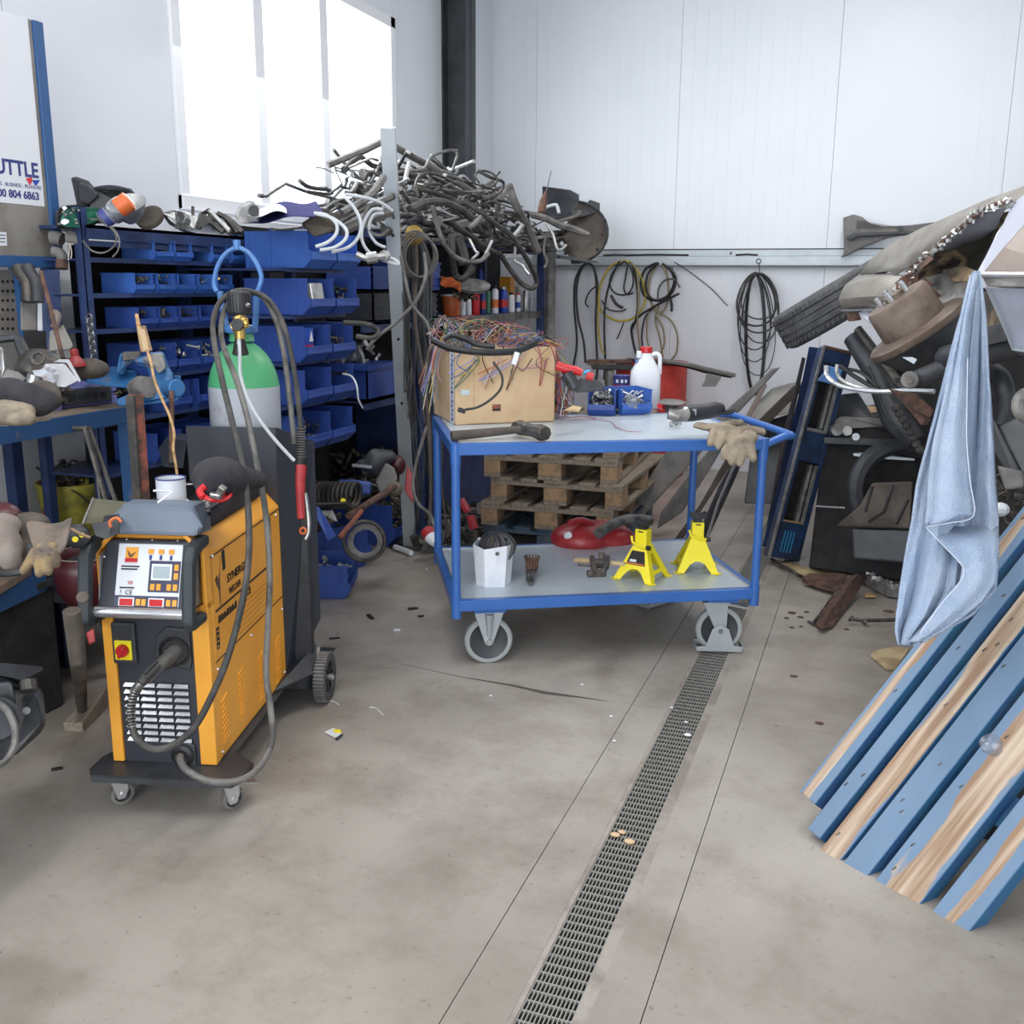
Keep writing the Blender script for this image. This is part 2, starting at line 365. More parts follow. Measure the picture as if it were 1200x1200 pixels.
# sandwich-panel back wall
wb = struct(MB().box(((XL+XR)/2, YB+.1, ZC/2), (XR-XL+.4, .08, ZC)).build('wall_back', 'wall'))
x = -1.679-1.221*2
while x < XR:
    for z0, z1, mt in ((0, 1.76, 'wall_low_shaded'), (1.766, ZC, 'wall')):
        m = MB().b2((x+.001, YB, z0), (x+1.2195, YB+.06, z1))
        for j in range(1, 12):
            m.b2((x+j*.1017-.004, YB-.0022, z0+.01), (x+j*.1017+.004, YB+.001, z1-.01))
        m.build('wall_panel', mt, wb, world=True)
    x += 1.221
# left wall with the strip window
WY0, WY1, WZ0, WZ1 = 4.3, 6.7, 1.89, 3.3
SY0, SY1, SZ0, SZ1 = -1.9, 2.3, 2.1, 3.3
wl = struct(MB().b2((XL-.18, YF, 0), (XL-.1, YB+.1, WZ0-.2)).build('wall_left', 'wall'))
def lpanel(y0, y1, z0, z1): MB().b2((XL-.1, y0+.003, z0), (XL, y1-.003, z1)).build('wall_panel', 'wall', wl, world=True)
y = YF
cuts = [YF, -3, SY0, -.85, .2, 1.25, SY1, 3.3, WY0, 5.1, 5.9, WY1, 7.6, YB]
for y0, y1 in zip(cuts, cuts[1:]):
    if y0 >= WY0 and y1 <= WY1: lpanel(y0, y1, 0, WZ0); lpanel(y0, y1, WZ1, ZC)
    elif y0 >= SY0 and y1 <= SY1: lpanel(y0, y1, 0, SZ0); lpanel(y0, y1, SZ1, ZC)
    else: lpanel(y0, y1, 0, ZC)
for n, (a0, a1, b0, b1) in enumerate(((WY0, WY1, WZ0, WZ1), (SY0, SY1, SZ0, SZ1))):
    m = MB(); w = .07
    m.b2((XL-.08, a0, b0), (XL+.02, a0+w, b1)); m.b2((XL-.08, a1-w, b0), (XL+.02, a1, b1)); m.b2((XL-.08, a0, b0), (XL+.03, a1, b0+w)); m.b2((XL-.08, a0, b1-w), (XL+.02, a1, b1))
    wf = struct(m.build('window_%d' % (n+1), 'white_frame', bev=.004))
    for f in ((.31, .6) if n == 0 else (.33, .66)):
        yy = a0+(a1-a0)*f; MB().b2((XL-.06, yy-.045, b0+w), (XL+.015, yy+.045, b1-w)).build('mullion', 'white_frame', wf, world=True, bev=.004)
    MB().b2((XL-.1, a0-.04, b0-.06), (XL+.06, a1+.04, b0-.02)).build('window_sill', 'white_frame', wf, world=True, bev=.004)
    gl = bpy.data.materials.new('window_glass'); gl.use_nodes = True; nt = gl.node_tree; nt.nodes.clear()
    o_ = nt.nodes.new('ShaderNodeOutputMaterial'); tr = nt.nodes.new('ShaderNodeBsdfTransparent'); gs = nt.nodes.new('ShaderNodeBsdfGlossy'); gs.inputs['Roughness'].default_value = .05
    mx = nt.nodes.new('ShaderNodeMixShader'); mx.inputs[0].default_value = .06; nt.links.new(tr.outputs[0], mx.inputs[1]); nt.links.new(gs.outputs[0], mx.inputs[2]); nt.links.new(mx.outputs[0], o_.inputs[0])
    MB().b2((XL-.045, a0+w, b0+w), (XL-.04, a1-w, b1-w)).build('pane', gl, wf, world=True)
struct(MB().b2((XR, YF, 0), (XR+.1, YB+.1, ZC)).build('wall_right', 'wall'))
struct(MB().b2((XL-.1, YF, ZC), (XR+.1, YB+.1, ZC+.1)).build('ceiling', 'ceiling'))
m = MB(); m.b2((XL-.1, YF-.1, 0), (-2.1, YF, ZC)); m.b2((3.7, YF-.1, 0), (XR+.1, YF, ZC)); m.b2((-2.1, YF-.1, 3.8), (3.7, YF, ZC))
struct(m.build('wall_front', 'wall'))
# galvanised cable rail along the back wall
r = thing('wall_rail', 'long galvanised steel rail fixed across the white back wall', 'rail', (1.2, 8.5, 1.7))
m = MB(); m.b2((-2.9, YB-.07, 1.70), (4.9, YB-.002, 1.712)); m.b2((-2.9, YB-.07, 1.70), (4.9, YB-.064, 1.775)); m.b2((-2.9, YB-.064, 1.769), (4.9, YB-.03, 1.775)); m.build('channel', 'galv', r, world=True)
m = MB(); m.b2((-2.9, YB-.03, 1.775), (4.9, YB-.024, 1.826)); m.build('upper_flange', 'galv', r, world=True)
m = MB(); m.b2((-2.9, YB-.026, 1.826), (4.9, YB-.004, 1.836)); m.b2((-2.9, YB-.0655, 1.772), (4.9, YB-.03, 1.7775)); m.b2((-2.9, YB-.0715, 1.697), (4.9, YB-.06, 1.702)); m.build('seal_and_shadow_line', 'black', r, world=True)  # dark seal, plus a strip coloured as the shadow gap under the flange
for x in (-1.2, .1, .12, .9, 2.1): MB().cyl((x, YB-.036, 1.8), (x, YB-.022, 1.8), .01, 10).build('bolt', 'dark_steel', r, world=True)
# steel column on the left wall beyond the heap
c0 = PL(524, 205, 0, -3.25)
m = MB(); yy = c0.y+.12
m.b2((XL, yy-.1, 0), (XL+.012, yy+.1, ZC)); m.b2((XL+.19, yy-.1, 0), (XL+.2, yy+.1, ZC)); m.b2((XL, yy-.005, 0), (XL+.2, yy+.005, ZC))
struct(m.build('trim_1', 'dark_grey'))

# ------------------------------------------------------------------ floor drain
dr = thing('floor_drain', 'narrow galvanised floor drain with mesh gratings running toward the back wall', 'drain', (-.55, 3.5, -.08))
m = MB(); m.b2((DX0, YF, -.079), (DX0+.014, YB-.6, -.001)); m.b2((DX1-.03, YF, -.079), (DX1, YB-.6, -.001)); m.build('drain_frame', 'drain_edge', dr, world=True)
MB().b2((DX0+.015, YF, -.079), (DX1-.031, YB-.6, -.074)).build('drain_bed', 'black_matte', dr, world=True)
gx0, gx1 = DX0+.016, DX1-.032
m = MB(); L_ = .998; n = 30
for i in range(n+1): m.b2((gx0, i*L_/n-.0018, -.011), (gx1, i*L_/n+.0018, -.004))
for i in range(13):
    xx = gx0+(gx1-gx0)*i/12; m.b2((xx-.0013, 0, -.012), (xx+.0013, L_, -.003))
g0 = m.build('grate', 'grate_metal', dr)
g0.location = (-dr.location.x, 1.0-dr.location.y, .08)
for i in range(1, 8):
    g = g0.copy(); COL.objects.link(g); g.location.y += i*1.0

# ------------------------------------------------------------------ storage bins
def make_bin(d, w, h, m='bin_blue', hold=True):
    r = thing('storage_bin', 'blue bin', 'bin'); t = max(.003, h*.02)
    b = MB(); prof = [(-d, 0), (-d, h), (-.05*d, h), (-.05*d, .5*h), (0, .44*h), (0, .24*h), (-.12*d, 0)]
    for y in (0, w-t): b.prism([(x, y, z) for x, z in prof], (0, t, 0))
    b.b2((-d, 0, 0), (-.12*d, w, t)); b.b2((-d, 0, 0), (-d+t, w, h)); b.b2((-t, 0, .24*h), (0, w, .46*h))
    b.prism([(-.12*d, 0, 0), (0, 0, .24*h), (-t, 0, .27*h), (-.13*d, 0, t)], (0, w, 0))
    b.build('bin_body', m, r)
    b = MB(); e = t*1.6
    for y in (-e/2, w-e/2): b.b2((-d-e/2, y, h-e), (-.05*d+e/3, y+e, h+e*.4))
    b.b2((-d-e/2, -e/2, h-e), (-d+e/2, w+e/2, h+e*.4)); b.build('rim', m, r)
    b = MB()
    for y in (-e*.45, w-e*.4):
        for f in (.94, .62, .22): b.b2((-f*d, y, .03*h), (-f*d+e*1.2, y+e*.85, h-e))
    b.build('side_rib', m, r, kind='stuff')
    if hold: b = MB(); b.b2((0, w*.12, .26*h), (e*.6, w*.88, .29*h)); b.b2((0, w*.12, .41*h), (e*.6, w*.88, .43*h)); b.build('label_holder', m, r)
    return r
TPL = {}
def bin_at(kind, dims, loc, label, group, rz=0, m='bin_blue'):
    if (kind, m) not in TPL: TPL[(kind, m)] = o = make_bin(*dims, m=m)
    else: o = copy_tree(TPL[(kind, m)])
    o.location = loc; o.rotation_euler = (0, 0, rz); tag(o, label, 'bin', group); return o
def fill(loc, d, w, h, label, mt='fuse_stuff', n=26, sz=.03, rz=0, top=.75):
    b = MB(); R = Euler((0, 0, rz)).to_matrix()
    junk(b, (-d*.85, w*.12, h*.2), (-.1*d, w*.88, h*top), n, sz)
    b.v = [Vector(loc)+R @ v for v in b.v]
    return single('loose_hardware', b, mt, label, 'hardware', kind='stuff')

# ------------------------------------------------------------------ left rack (small bins)
XS = -2.72
rows = [  # shelf photo y, first starts, kind
    (307, [184, 208, 252, 275, 297], 's'), (344, [161, 188, 212, 236, 258], 's'), (381.5, [165, 190, 214, 238, 259], 's'),
    (435, [181, 210, 240, 268, 304], 'm'), (479, [200, 237, 266, 312], 'm'), (534, [188, 216, 252, 318], 'm')]
dims = {'s': (.17, .108, .078), 'm': (.23, .145, .122), 'b': (.34, .215, .157)}
ry0, ry1 = PL(104, 300, 0, -2.75).y-.02, 4.02
rk = thing('storage_rack', 'tall blue steel rack carrying rows of small blue bins beside the bench', 'rack', (-2.95, 3.5, 0))
for (x, y) in ((-2.76, ry0), (-3.02, ry0), (-2.79, ry1+.0), (-3.02, ry1+.0)):
    b = MB(); tp = 1.8 if y == ry0 else 1.75
    b.b2((x-.018, y-.018, 0), (x-.012, y+.018, tp)); b.b2((x-.018, y-.018, 0), (x+.018, y-.012, tp)); b.b2((x+.012, y-.018, 0), (x+.018, y+.018, tp)); b.build('post', 'rack_blue', rk, world=True)
ztop = PL(200, 271, 0, -2.74).z
b = MB(); b.b2((-3.05, ry0, ztop-.012), (-2.73, ry1+.25, ztop)); b.b2((-2.735, ry0, ztop-.05), (-2.73, ry1+.25, ztop)); b.b2((-2.75, ry0, ztop-.075), (-2.74, ry1+.25, ztop-.055)); b.build('top_shelf', 'rack_blue', rk, world=True)
zr = []
for i, (py, st, kd) in enumerate(rows):
    z = PL(230, py, 0, XS).z; zr.append(z)
    b = MB(); b.b2((-3.02, ry0, z-.008), (XS-.03, ry1+(.35 if i > 2 else 0), z-.001)); b.b2((XS-.03, ry0, z-.014), (XS-.025, ry1+(.35 if i > 2 else 0), z+.004)); b.build('shelf', 'rack_blue', rk, world=True)
b = MB(); b.b2((-3.03, ry0+.22, .1), (-3.025, ry1+.3, ztop-.06)); b.build('shade_panel', 'black_matte', rk, world=True)  # black sheet added for the shade inside the rack
b = MB(); b.b2((-3.02, ry0, .3), (-2.78, ry1, .32)); b.build('shelf', 'rack_blue', rk, world=True)
fills = {(0, 0): 'wood_pale', (0, 1): 'fuse_stuff', (1, 0): 'fuse_stuff', (1, 1): 'steel', (1, 3): 'steel', (1, 4): 'brass', (2, 0): 'dark_steel', (2, 1): 'fuse_stuff', (2, 2): 'dark_steel', (3, 0): 'steel', (3, 1): 'alu', (3, 2): 'alu', (0, 4): 'brass'}
for i, (py, st, kd) in enumerate(rows):
    for j, px in enumerate(st):
        d, w, h = dims[kd]; y = PL(px, py, 0, XS).y
        lab = '%s bin, %s from left in the %s row of the left rack' % ('small blue' if i < 3 else 'blue', ORD[j], ORD[i])
        bin_at(kd, dims[kd], (XS, y, zr[i]), lab, 'blue bins in the left rack', m='bin_blue_lit' if i < 2 else 'bin_blue')
        if (i, j) in fills: fill((XS, y, zr[i]), d, w, h, 'loose fittings heaped in the %s bin of the %s row of the left rack' % (ORD[j], ORD[i]), fills[(i, j)], 22 if kd == 's' else 18, .03 if kd == 's' else .04, top=.9)
# ------------------------------------------------------------------ middle rack (big bins)
XB = -2.35
by = [(314.5, 366), (370, 365), (426, 361), (477, 362), (531, 361)]
rk2 = thing('storage_rack', 'blue steel rack holding five rows of big blue bins behind the gas bottle', 'rack', (-2.6, 4.4, 0))
bz = [PL(px, py, 0, XB).z for py, px in by]; bY = [PL(px, py, 0, XB).y for py, px in by]; y0 = sum(bY)/5
for (x, y) in ((-2.72, y0+.23), (-2.95, y0+.26), (-2.95, y0-.05), (-2.72, y0+.46), (-2.95, y0+.46)):
    MB().b2((x-.02, y-.02, 0), (x+.02, y+.02, 1.66)).build('post', 'rack_blue', rk2, world=True)
for i, z in enumerate(bz):
    b = MB(); b.b2((-2.95, y0-.1, z-.012), (XB-.09, y0+.48, z-.002)); b.b2((XB-.095, y0-.02, z-.016), (XB-.085, y0+.48, z-.002)); b.build('shelf', 'rack_blue', rk2, world=True)
b = MB(); b.b2((-2.98, y0-.1, .1), (-2.975, y0+1.2, 1.6)); b.build('shade_panel', 'black_matte', rk2, world=True)  # another added black sheet, standing in for shade behind the big bins
for i, z in enumerate(bz):
    for j in range(2):
        yy = bY[i]+j*.228
        bin_at('b', dims['b'], (XB, yy, z), 'large blue bin, %s of two in the %s row behind the gas bottle' % (('near one', 'far one')[j], ORD[i]), 'large bins in the middle rack', m='bin_blue_lit' if i == 0 else 'bin_blue')
# what the big bins hold
b = MB(); o = Vector((XB-.06, bY[1]+.03, bz[1]+.06)); b.box(o+Vector((0, .055, .035)), (.09, .12, .08), (0, -.15, .1)); single('aluminium_block', b, 'alu', 'square aluminium casting standing in the large bin of the second row', 'block', bev=.006)
o = thing('tin_can', 'blue speckled tin can with a red base in the large bin of the third row', 'tin', (XB-.1, bY[2]+.1, bz[2]+.05))
MB().lathe([(.062, 0), (.062, .025)], seg=24).build('red_band', 'red', o); MB().lathe([(.062, .025), (.063, .1), (.058, .1), (.055, .06)], seg=24).build('tin_wall', 'blue_tin', o)
MB().prism([(.0625, -.02, .04), (.0625, .012, .04), (.0625, -.004, .085)], (.002, 0, 0)).build('printed_mark', 'plastic_white', o)
for i, j, mt, lab in ((1, 1, 'dark_steel', 'dark small parts in the far large bin of the second row'), (2, 1, 'fuse_stuff', 'mixed small parts in the far large bin of the third row'), (3, 1, 'dark_steel', 'black clips and a cable in the far large bin of the fourth row'), (4, 0, 'dark_steel', 'dark hardware in the near large bin of the fifth row')):
    fill((XB, bY[i]+j*.228, bz[i]), *dims['b'], lab, mt, 26, .05)
single('short_hose', MB().tube(crpx([(402, 378, 4.3), (430, 380, 4.35), (443, 388, 4.4), (436, 396, 4.35), (418, 394, 4.3)], 5), .011, 8), 'rubber', 'black hose curled over the third large bin row', 'hose', smooth=True)
single('white_cable', MB().tube(crpx([(402, 438, 4.3), (412, 441, 4.25), (418, 452, 4.22), (420, 468, 4.25), (425, 478, 4.3)], 5), .004, 6), 'hose_white', 'thin white cable hanging out of the fourth large bin row', 'cable', smooth=True)

# ------------------------------------------------------------------ far rack (cans)
XC = -2.6
yA, yB2 = PL(424, 371, 0, XC).y, PL(634, 366, 0, XC).y
zt = PL(570, 283, 0, XC).z; zc = PL(570, 369, 0, XC).z; zl = PL(440, 468, 0, XC).z
rk3 = thing('storage_rack', 'far blue rack with a can shelf under the heap of pipes', 'rack', (-2.9, 6.4, 0))
for (x, y, a) in ((XC, yB2, 'rack_blue'), (XC-.5, yB2, 'rack_blue'), (XC, PL(489, 350, 0, XC).y, 'rack_blue'), (XC-.5, yA, 'rack_blue')):
    MB().b2((x-.03, y-.03, 0), (x+.02, y+.03, zt)).build('post', a, rk3, world=True)
for z in (zt, zc, zl):
    b = MB(); b.b2((XC-.55, yA, z-.012), (XC, (yB2 if z != zl else yA+1.1), z)); b.b2((XC-.01, yA, z-.05), (XC, (yB2 if z != zl else yA+1.1), z)); b.build('shelf', 'rack_blue', rk3, world=True)
b = MB(); b.b2((XC, PL(508, 370, 0, XC).y, zc-.05), (XC+.006, yB2, zc+.0)); b.build('shelf_lip', 'steel', rk3, world=True)
b = MB(); b.b2((XC-.58, yA-.3, 0), (XC-.57, PL(585, 350, 0, XC-.58).y, zt)); b.build('shade_panel', 'black_matte', rk3, world=True)  # black sheet put in as the shadowed depth of the far rack
pp = thing('pipe_post', 'rusty brown round steel post at the right end of the can shelf', 'post', tuple(Vector((PL(645, 330, 0, XC+.05).x, PL(645, 330, 0, XC+.05).y, 0))))
MB().cyl((0, 0, 0), (0, 0, zt+.02), .042, 14).build('pipe', 'grey_metal_paint', pp, smooth=True); MB().cyl((0, 0, 0), (0, 0, .01), .09, 14).build('foot_plate', 'dark_steel', pp)
# cans, bottles and tubs: px centre, px top, px bottom, px width, material, cap material, kind, words
cans = [(542, 345, 364, 8, 'plastic_white', 'white', 'jar', 'small white plastic jar on the can shelf beside the orange tub'),
 (549, 344, 364, 7, 'plastic_white', 'red', 'bottle', 'small white bottle with a red cap on the can shelf'),
 (557, 336, 363, 10, 'red', 'silver', 'spray_can', 'red spray can with a silver shoulder on the can shelf'),
 (566, 334, 363, 7, 'print_blue', 'alu', 'spray_can', 'blue and grey spray can right of the red can'),
 (563, 318, 336, 6, 'blue_tin', 'black', 'spray_can', 'tall blue can with a black cap standing highest on the can shelf'),
 (572, 335, 363, 6, 'green_can', 'black', 'spray_can', 'dark green slim can on the can shelf'),
 (580, 332, 363, 8, 'plastic_white', 'black', 'spray_can', 'black capped silver spray can in the middle of the can shelf'),
 (590, 333, 362, 10, 'blue_tin', 'alu', 'spray_can', 'broad bright blue spray can on the can shelf'),
 (599, 340, 362, 8, 'plastic_white', 'black', 'tin', 'white tin with an orange square label on the can shelf'),
 (607, 341, 362, 6, 'plastic_white', 'red', 'spray_can', 'narrow white and blue can near the right end of the shelf'),
 (616, 335, 362, 7, 'alu', 'plastic_white', 'spray_can', 'pale grey spray can near the right end of the shelf'),
 (623, 342, 361, 8, 'plastic_white', 'plastic_white', 'jar', 'white tapering pot at the right end of the can shelf'),
 (585, 336, 362, 7, 'dark_grey', 'black', 'bottle', 'dark grey bottle behind the blue spray can'),
 (610, 330, 350, 13, 'plastic_white', 'black', 'tub', 'rounded white tub with a black lid behind the white tins')]
for i, (px, pt, pb, pw, mt, cap, kd, lab) in enumerate(cans):
    back = lab.endswith('behind the blue spray can') or kd == 'tub' or 'highest' in lab
    base = PL(px, 366, 0, XC-(.28 if back else .09)-.02*(i % 2)); base.z = zc; dd = (base-CP).dot(F)
    h = (pb-pt)*dd/FPX*1.03; rr_ = pw*dd/FPX/2
    if 'highest' in lab: h = .36
    if kd == 'tub': h = .24
    o = thing(kd, lab, kd.replace('_', ' '), tuple(base), 0, 'cans and bottles on the shelf')
    MB().lathe([(rr_*.95, 0), (rr_, .004), (rr_, h*.8), (rr_*.6, h*.88)], seg=16).build('can_body', mt, o, smooth=True)
    MB().lathe([(rr_*.6, h*.86), (rr_*.58, h*.98), (rr_*.3, h)], seg=12).build('cap', 'plastic_white' if cap == 'white' else cap, o, smooth=True)
    if i in (3, 6, 7, 8, 9): MB().lathe([(rr_*1.01, h*.2), (rr_*1.012, h*(.5 if i != 8 else .35))], seg=16).build('label_band', ('plastic_white', 'blue_tin', 'orange', 'red')[i % 4], o, smooth=True)
for px, w, mt, lab in ((559, 14, 'yellow', 'yellow box standing behind the red spray can'), (594, 16, 'yellow', 'yellow box standing high behind the blue spray can')):
    p = PL(px, 366, 0, XC-.34); single('carton', MB().box((p.x, p.y, zc+.12), (.1, .1, .24+.06*(px > 570))), mt, lab, 'box', bev=.004)
p = PL(529, 368, 0, XC-.12); o = thing('tub', 'orange plastic tub at the left end of the can shelf', 'tub', (p.x, p.y, zc)); MB().lathe([(.055, 0), (.066, .12), (.07, .12), (.07, .13)], seg=22).build('tub_wall', 'orange', o, smooth=True); MB().lathe([(.072, .13), (.072, .14), (.0, .142)], seg=22).build('lid', 'plastic_white', o, smooth=True)
b = MB(); rows_ = []
for i in range(7):
    rows_.append([S(516+i*4.0, 322+2*math.sin(i*1.3)+j*2.4+i*1.2, 6.3+.05*math.sin(i*2+j)) for j in range(6)])
single('orange_rag', b.grid(rows_), 'orange_cloth', 'orange rag bundled on the left end of the can shelf', 'rag', solid=.03, smooth=True, sub=1)
b = MB(); b.lathe([(.11, 0), (.12, .02), (.03, .05)], o=S(553, 337, 6.5), axis=(.2, -.3, 1), seg=18); o = single('angle_disc', b, 'alu', 'grey round housing lying above the orange tub on the can shelf', 'housing', smooth=True)
b = MB(); junk(b, tuple(S(535, 352, 6.5)), tuple(S(560, 338, 6.9)), 30, .06); single('loose_hardware', b, 'dark_steel', 'dark odds and ends crowded behind the orange tub', 'hardware', kind='stuff')
# crates on this rack
for px0, px1, pt, pb, dep, mt, lab in ((437, 455, 313, 341, -.02, 'bin_blue', 'blue crate on the can shelf seen just left of the leaning steel post'), (489, 516, 308, 342, -.0, 'bin_blue', 'blue crate seen behind the hanging coil of cable'),
        (438, 457, 344, 371, -.02, 'dark_grey', 'dark grey slatted crate just left of the leaning post'), (496, 512, 344, 372, -.02, 'dark_grey', 'dark grey slatted crate behind the hanging coil')):
    a = PL(px0, pb, 0, XC+dep-.02); c = PL(px1, pt, 0, XC+dep-.02); o = thing('crate', lab, 'crate', (a.x-.15, (a.y+c.y)/2, a.z))
    if 'slatted' in lab: a.z = zc
    b = MB(); y0_, y1_, z0_, z1_ = a.y, c.y, a.z, c.z; b.b2((a.x-.3, y0_, z0_), (a.x, y0_+.01, z1_)); b.b2((a.x-.3, y1_-.01, z0_), (a.x, y1_, z1_)); b.b2((a.x-.01, y0_, z0_), (a.x, y1_, z1_)); b.b2((a.x-.3, y0_, z0_), (a.x, y1_, z0_+.01)); b.b2((a.x-.3, y0_, z0_), (a.x-.29, y1_, z1_)); b.build('crate_wall', mt, o, world=True)
    for f in (.25, .5, .75, .97):
        zz = z0_+(z1_-z0_)*f; MB().b2((a.x-.005, y0_, zz-.006), (a.x+.006, y1_, zz+.006)).build('rib', mt, o, world=True)
a = PL(431, 470, 0, XC+.02); c = PL(463, 423, 0, XC+.02)
o = thing('crate', 'blue open crate of clear plastic parts on the low shelf by the leaning post', 'crate', (a.x-.2, (a.y+c.y)/2, a.z))
b = MB(); b.b2((a.x-.35, a.y, a.z), (a.x, a.y+.008, c.z)); b.b2((a.x-.35, c.y-.008, a.z), (a.x, c.y, c.z)); b.b2((a.x-.008, a.y, a.z), (a.x, c.y, c.z)); b.b2((a.x-.35, a.y, a.z), (a.x, c.y, a.z+.01)); b.b2((a.x-.35, a.y, a.z), (a.x-.342, c.y, c.z)); b.build('crate_wall', 'bin_blue', o, world=True)
b = MB(); b.b2((a.x-.36, a.y-.012, c.z-.03), (a.x+.012, c.y+.012, c.z)); b2 = None; b.build('rim', 'bin_blue', o, world=True)
b = MB(); junk(b, (a.x-.33, a.y+.03, c.z), (a.x-.03, c.y-.03, c.z+.1), 34, .09); single('loose_hardware', b, 'alu', 'clear and grey plastic parts heaped in the deep crate by the leaning post', 'hardware', kind='stuff')
# ------------------------------------------------------------------ leaning galvanised post
top, bot = S(454, 150, 4.95), G(480, 641)
pt_ = thing('steel_post', 'galvanised angle-steel post leaning up past the heap of pipes', 'post', tuple(bot))
d_ = (top-bot).normalized(); sx = Vector((.941, .338, 0)); sy = d_.cross(sx).normalized()
b = MB(); b.prism([bot-sx*.036, bot+sx*.036, bot+sx*.036-sy*.006, bot-sx*.036-sy*.006], top-bot); b.prism([bot+sx*.036, bot+sx*.036+sy*.05, bot+sx*.03+sy*.05, bot+sx*.03], top-bot); b.prism([bot-sx*.036, bot-sx*.036+sy*.05, bot-sx*.03+sy*.05, bot-sx*.03], top-bot)
b.build('channel', 'galv', pt_, world=True)
MB().box(bot+Vector((0, 0, .004)), (.2, .16, .008)).build('foot_plate', 'dark_steel', pt_, world=True)
for q in (.3, .42, .6): c = bot+(top-bot)*q*1.3-sy*.006; MB().cyl(c, c-sy*.004, .009, 8).build('hole', 'black', pt_, world=True)

# ------------------------------------------------------------------ heap of hoses and pipes on the racks
HP = 'tangled hoses and pipes heaped on top of the racks'
hl = {'rubber': 'black rubber hose in the tangled heap on top of the racks', 'rubber_light': 'dusty grey hose in the tangled heap on top of the racks', 'steel': 'bare metal pipe in the tangled heap on top of the racks', 'hose_white': 'pale hose in the tangled heap on top of the racks', 'hose_grey': 'mid-grey hose in the tangled heap on top of the racks', 'alu': 'bright bent metal pipe in the tangled heap on top of the racks', 'dark_steel': 'dark rusty pipe in the tangled heap on top of the racks'}
def env(y):          # crest height of the heap along the rack
    return 1.86+.42*min(1, max(0, (y-4.6)/.75))*(1 if y < 6.3 else max(.15, 1-(y-6.3)/1.7))
r2 = random.Random(23)
def hp(pts, r, mt, hollow=False, seg=7):
    b = MB().tube(pts, r, seg)
    nm = 'pipe' if mt in ('steel', 'alu', 'dark_steel') else 'hose'
    if hollow: # flared end collar
        p, q = Vector(pts[0]), Vector(pts[1]); e = (p-q).normalized(); b.tube([p+e*.001, p-e*.03], r*1.35, seg)
    return single(nm, b, mt, hl[mt], nm, HP+', '+mt.replace('_', ' '), smooth=True)
for i in range(215):
    y = r2.uniform(4.95, 7.75); zt_ = env(y); x = r2.uniform(-3.1, -2.42); z = r2.uniform(1.82, zt_)*(1 if x < -2.6 else .985)
    z = min(z, zt_-abs(x+2.75)*.35)
    L_ = r2.uniform(.35, 1.3); a = r2.gauss(PI/2, .55); ti = r2.gauss(0, .16)
    d = Vector((math.cos(a)*.55, math.sin(a), ti)).normalized(); p0 = Vector((x, y, z))-d*L_/2
    k = r2.random()
    mt = 'rubber' if k < .3 else 'rubber_light' if k < .42 else 'steel' if k < .58 else 'alu' if k < .76 else 'hose_grey' if k < .9 else 'hose_white' if k < .95 else 'dark_steel'
    r = r2.choice((.005, .007, .009, .012, .015, .02)) if mt in ('rubber', 'rubber_light', 'hose_grey') else r2.choice((.005, .006, .008, .012))
    side = d.cross(Vector((0, 0, 1))).normalized(); n = 4; pts = []
    for j in range(n+1):
        w = (Vector((0, 0, 1))*r2.uniform(-.035, .04)+side*r2.uniform(-.055, .055))*(1 if 0 < j < n else 1.2)
        pts.append(p0+d*L_*j/n+w)
    if r2.random() < .4: pts.append(pts[-1]+side*r2.uniform(-.12, .12)+Vector((0, 0, r2.uniform(-.12, .08))))
    if mt in ('steel', 'alu', 'dark_steel') and r2.random() < .7: q = [pts[0], pts[2], pts[2]+(pts[4]-pts[2])*.2+Vector((0, 0, .03)), pts[-1]]; q = cr(q, 2)
    else: q = cr(pts, 3)
    q = [Vector((max(-3.22, min(-2.3, v.x)), max(4.5, v.y), max(1.8, min(v.z, env(max(4.7, v.y))+.06)))) for v in q]
    hp(q, r, mt, r2.random() < .35)
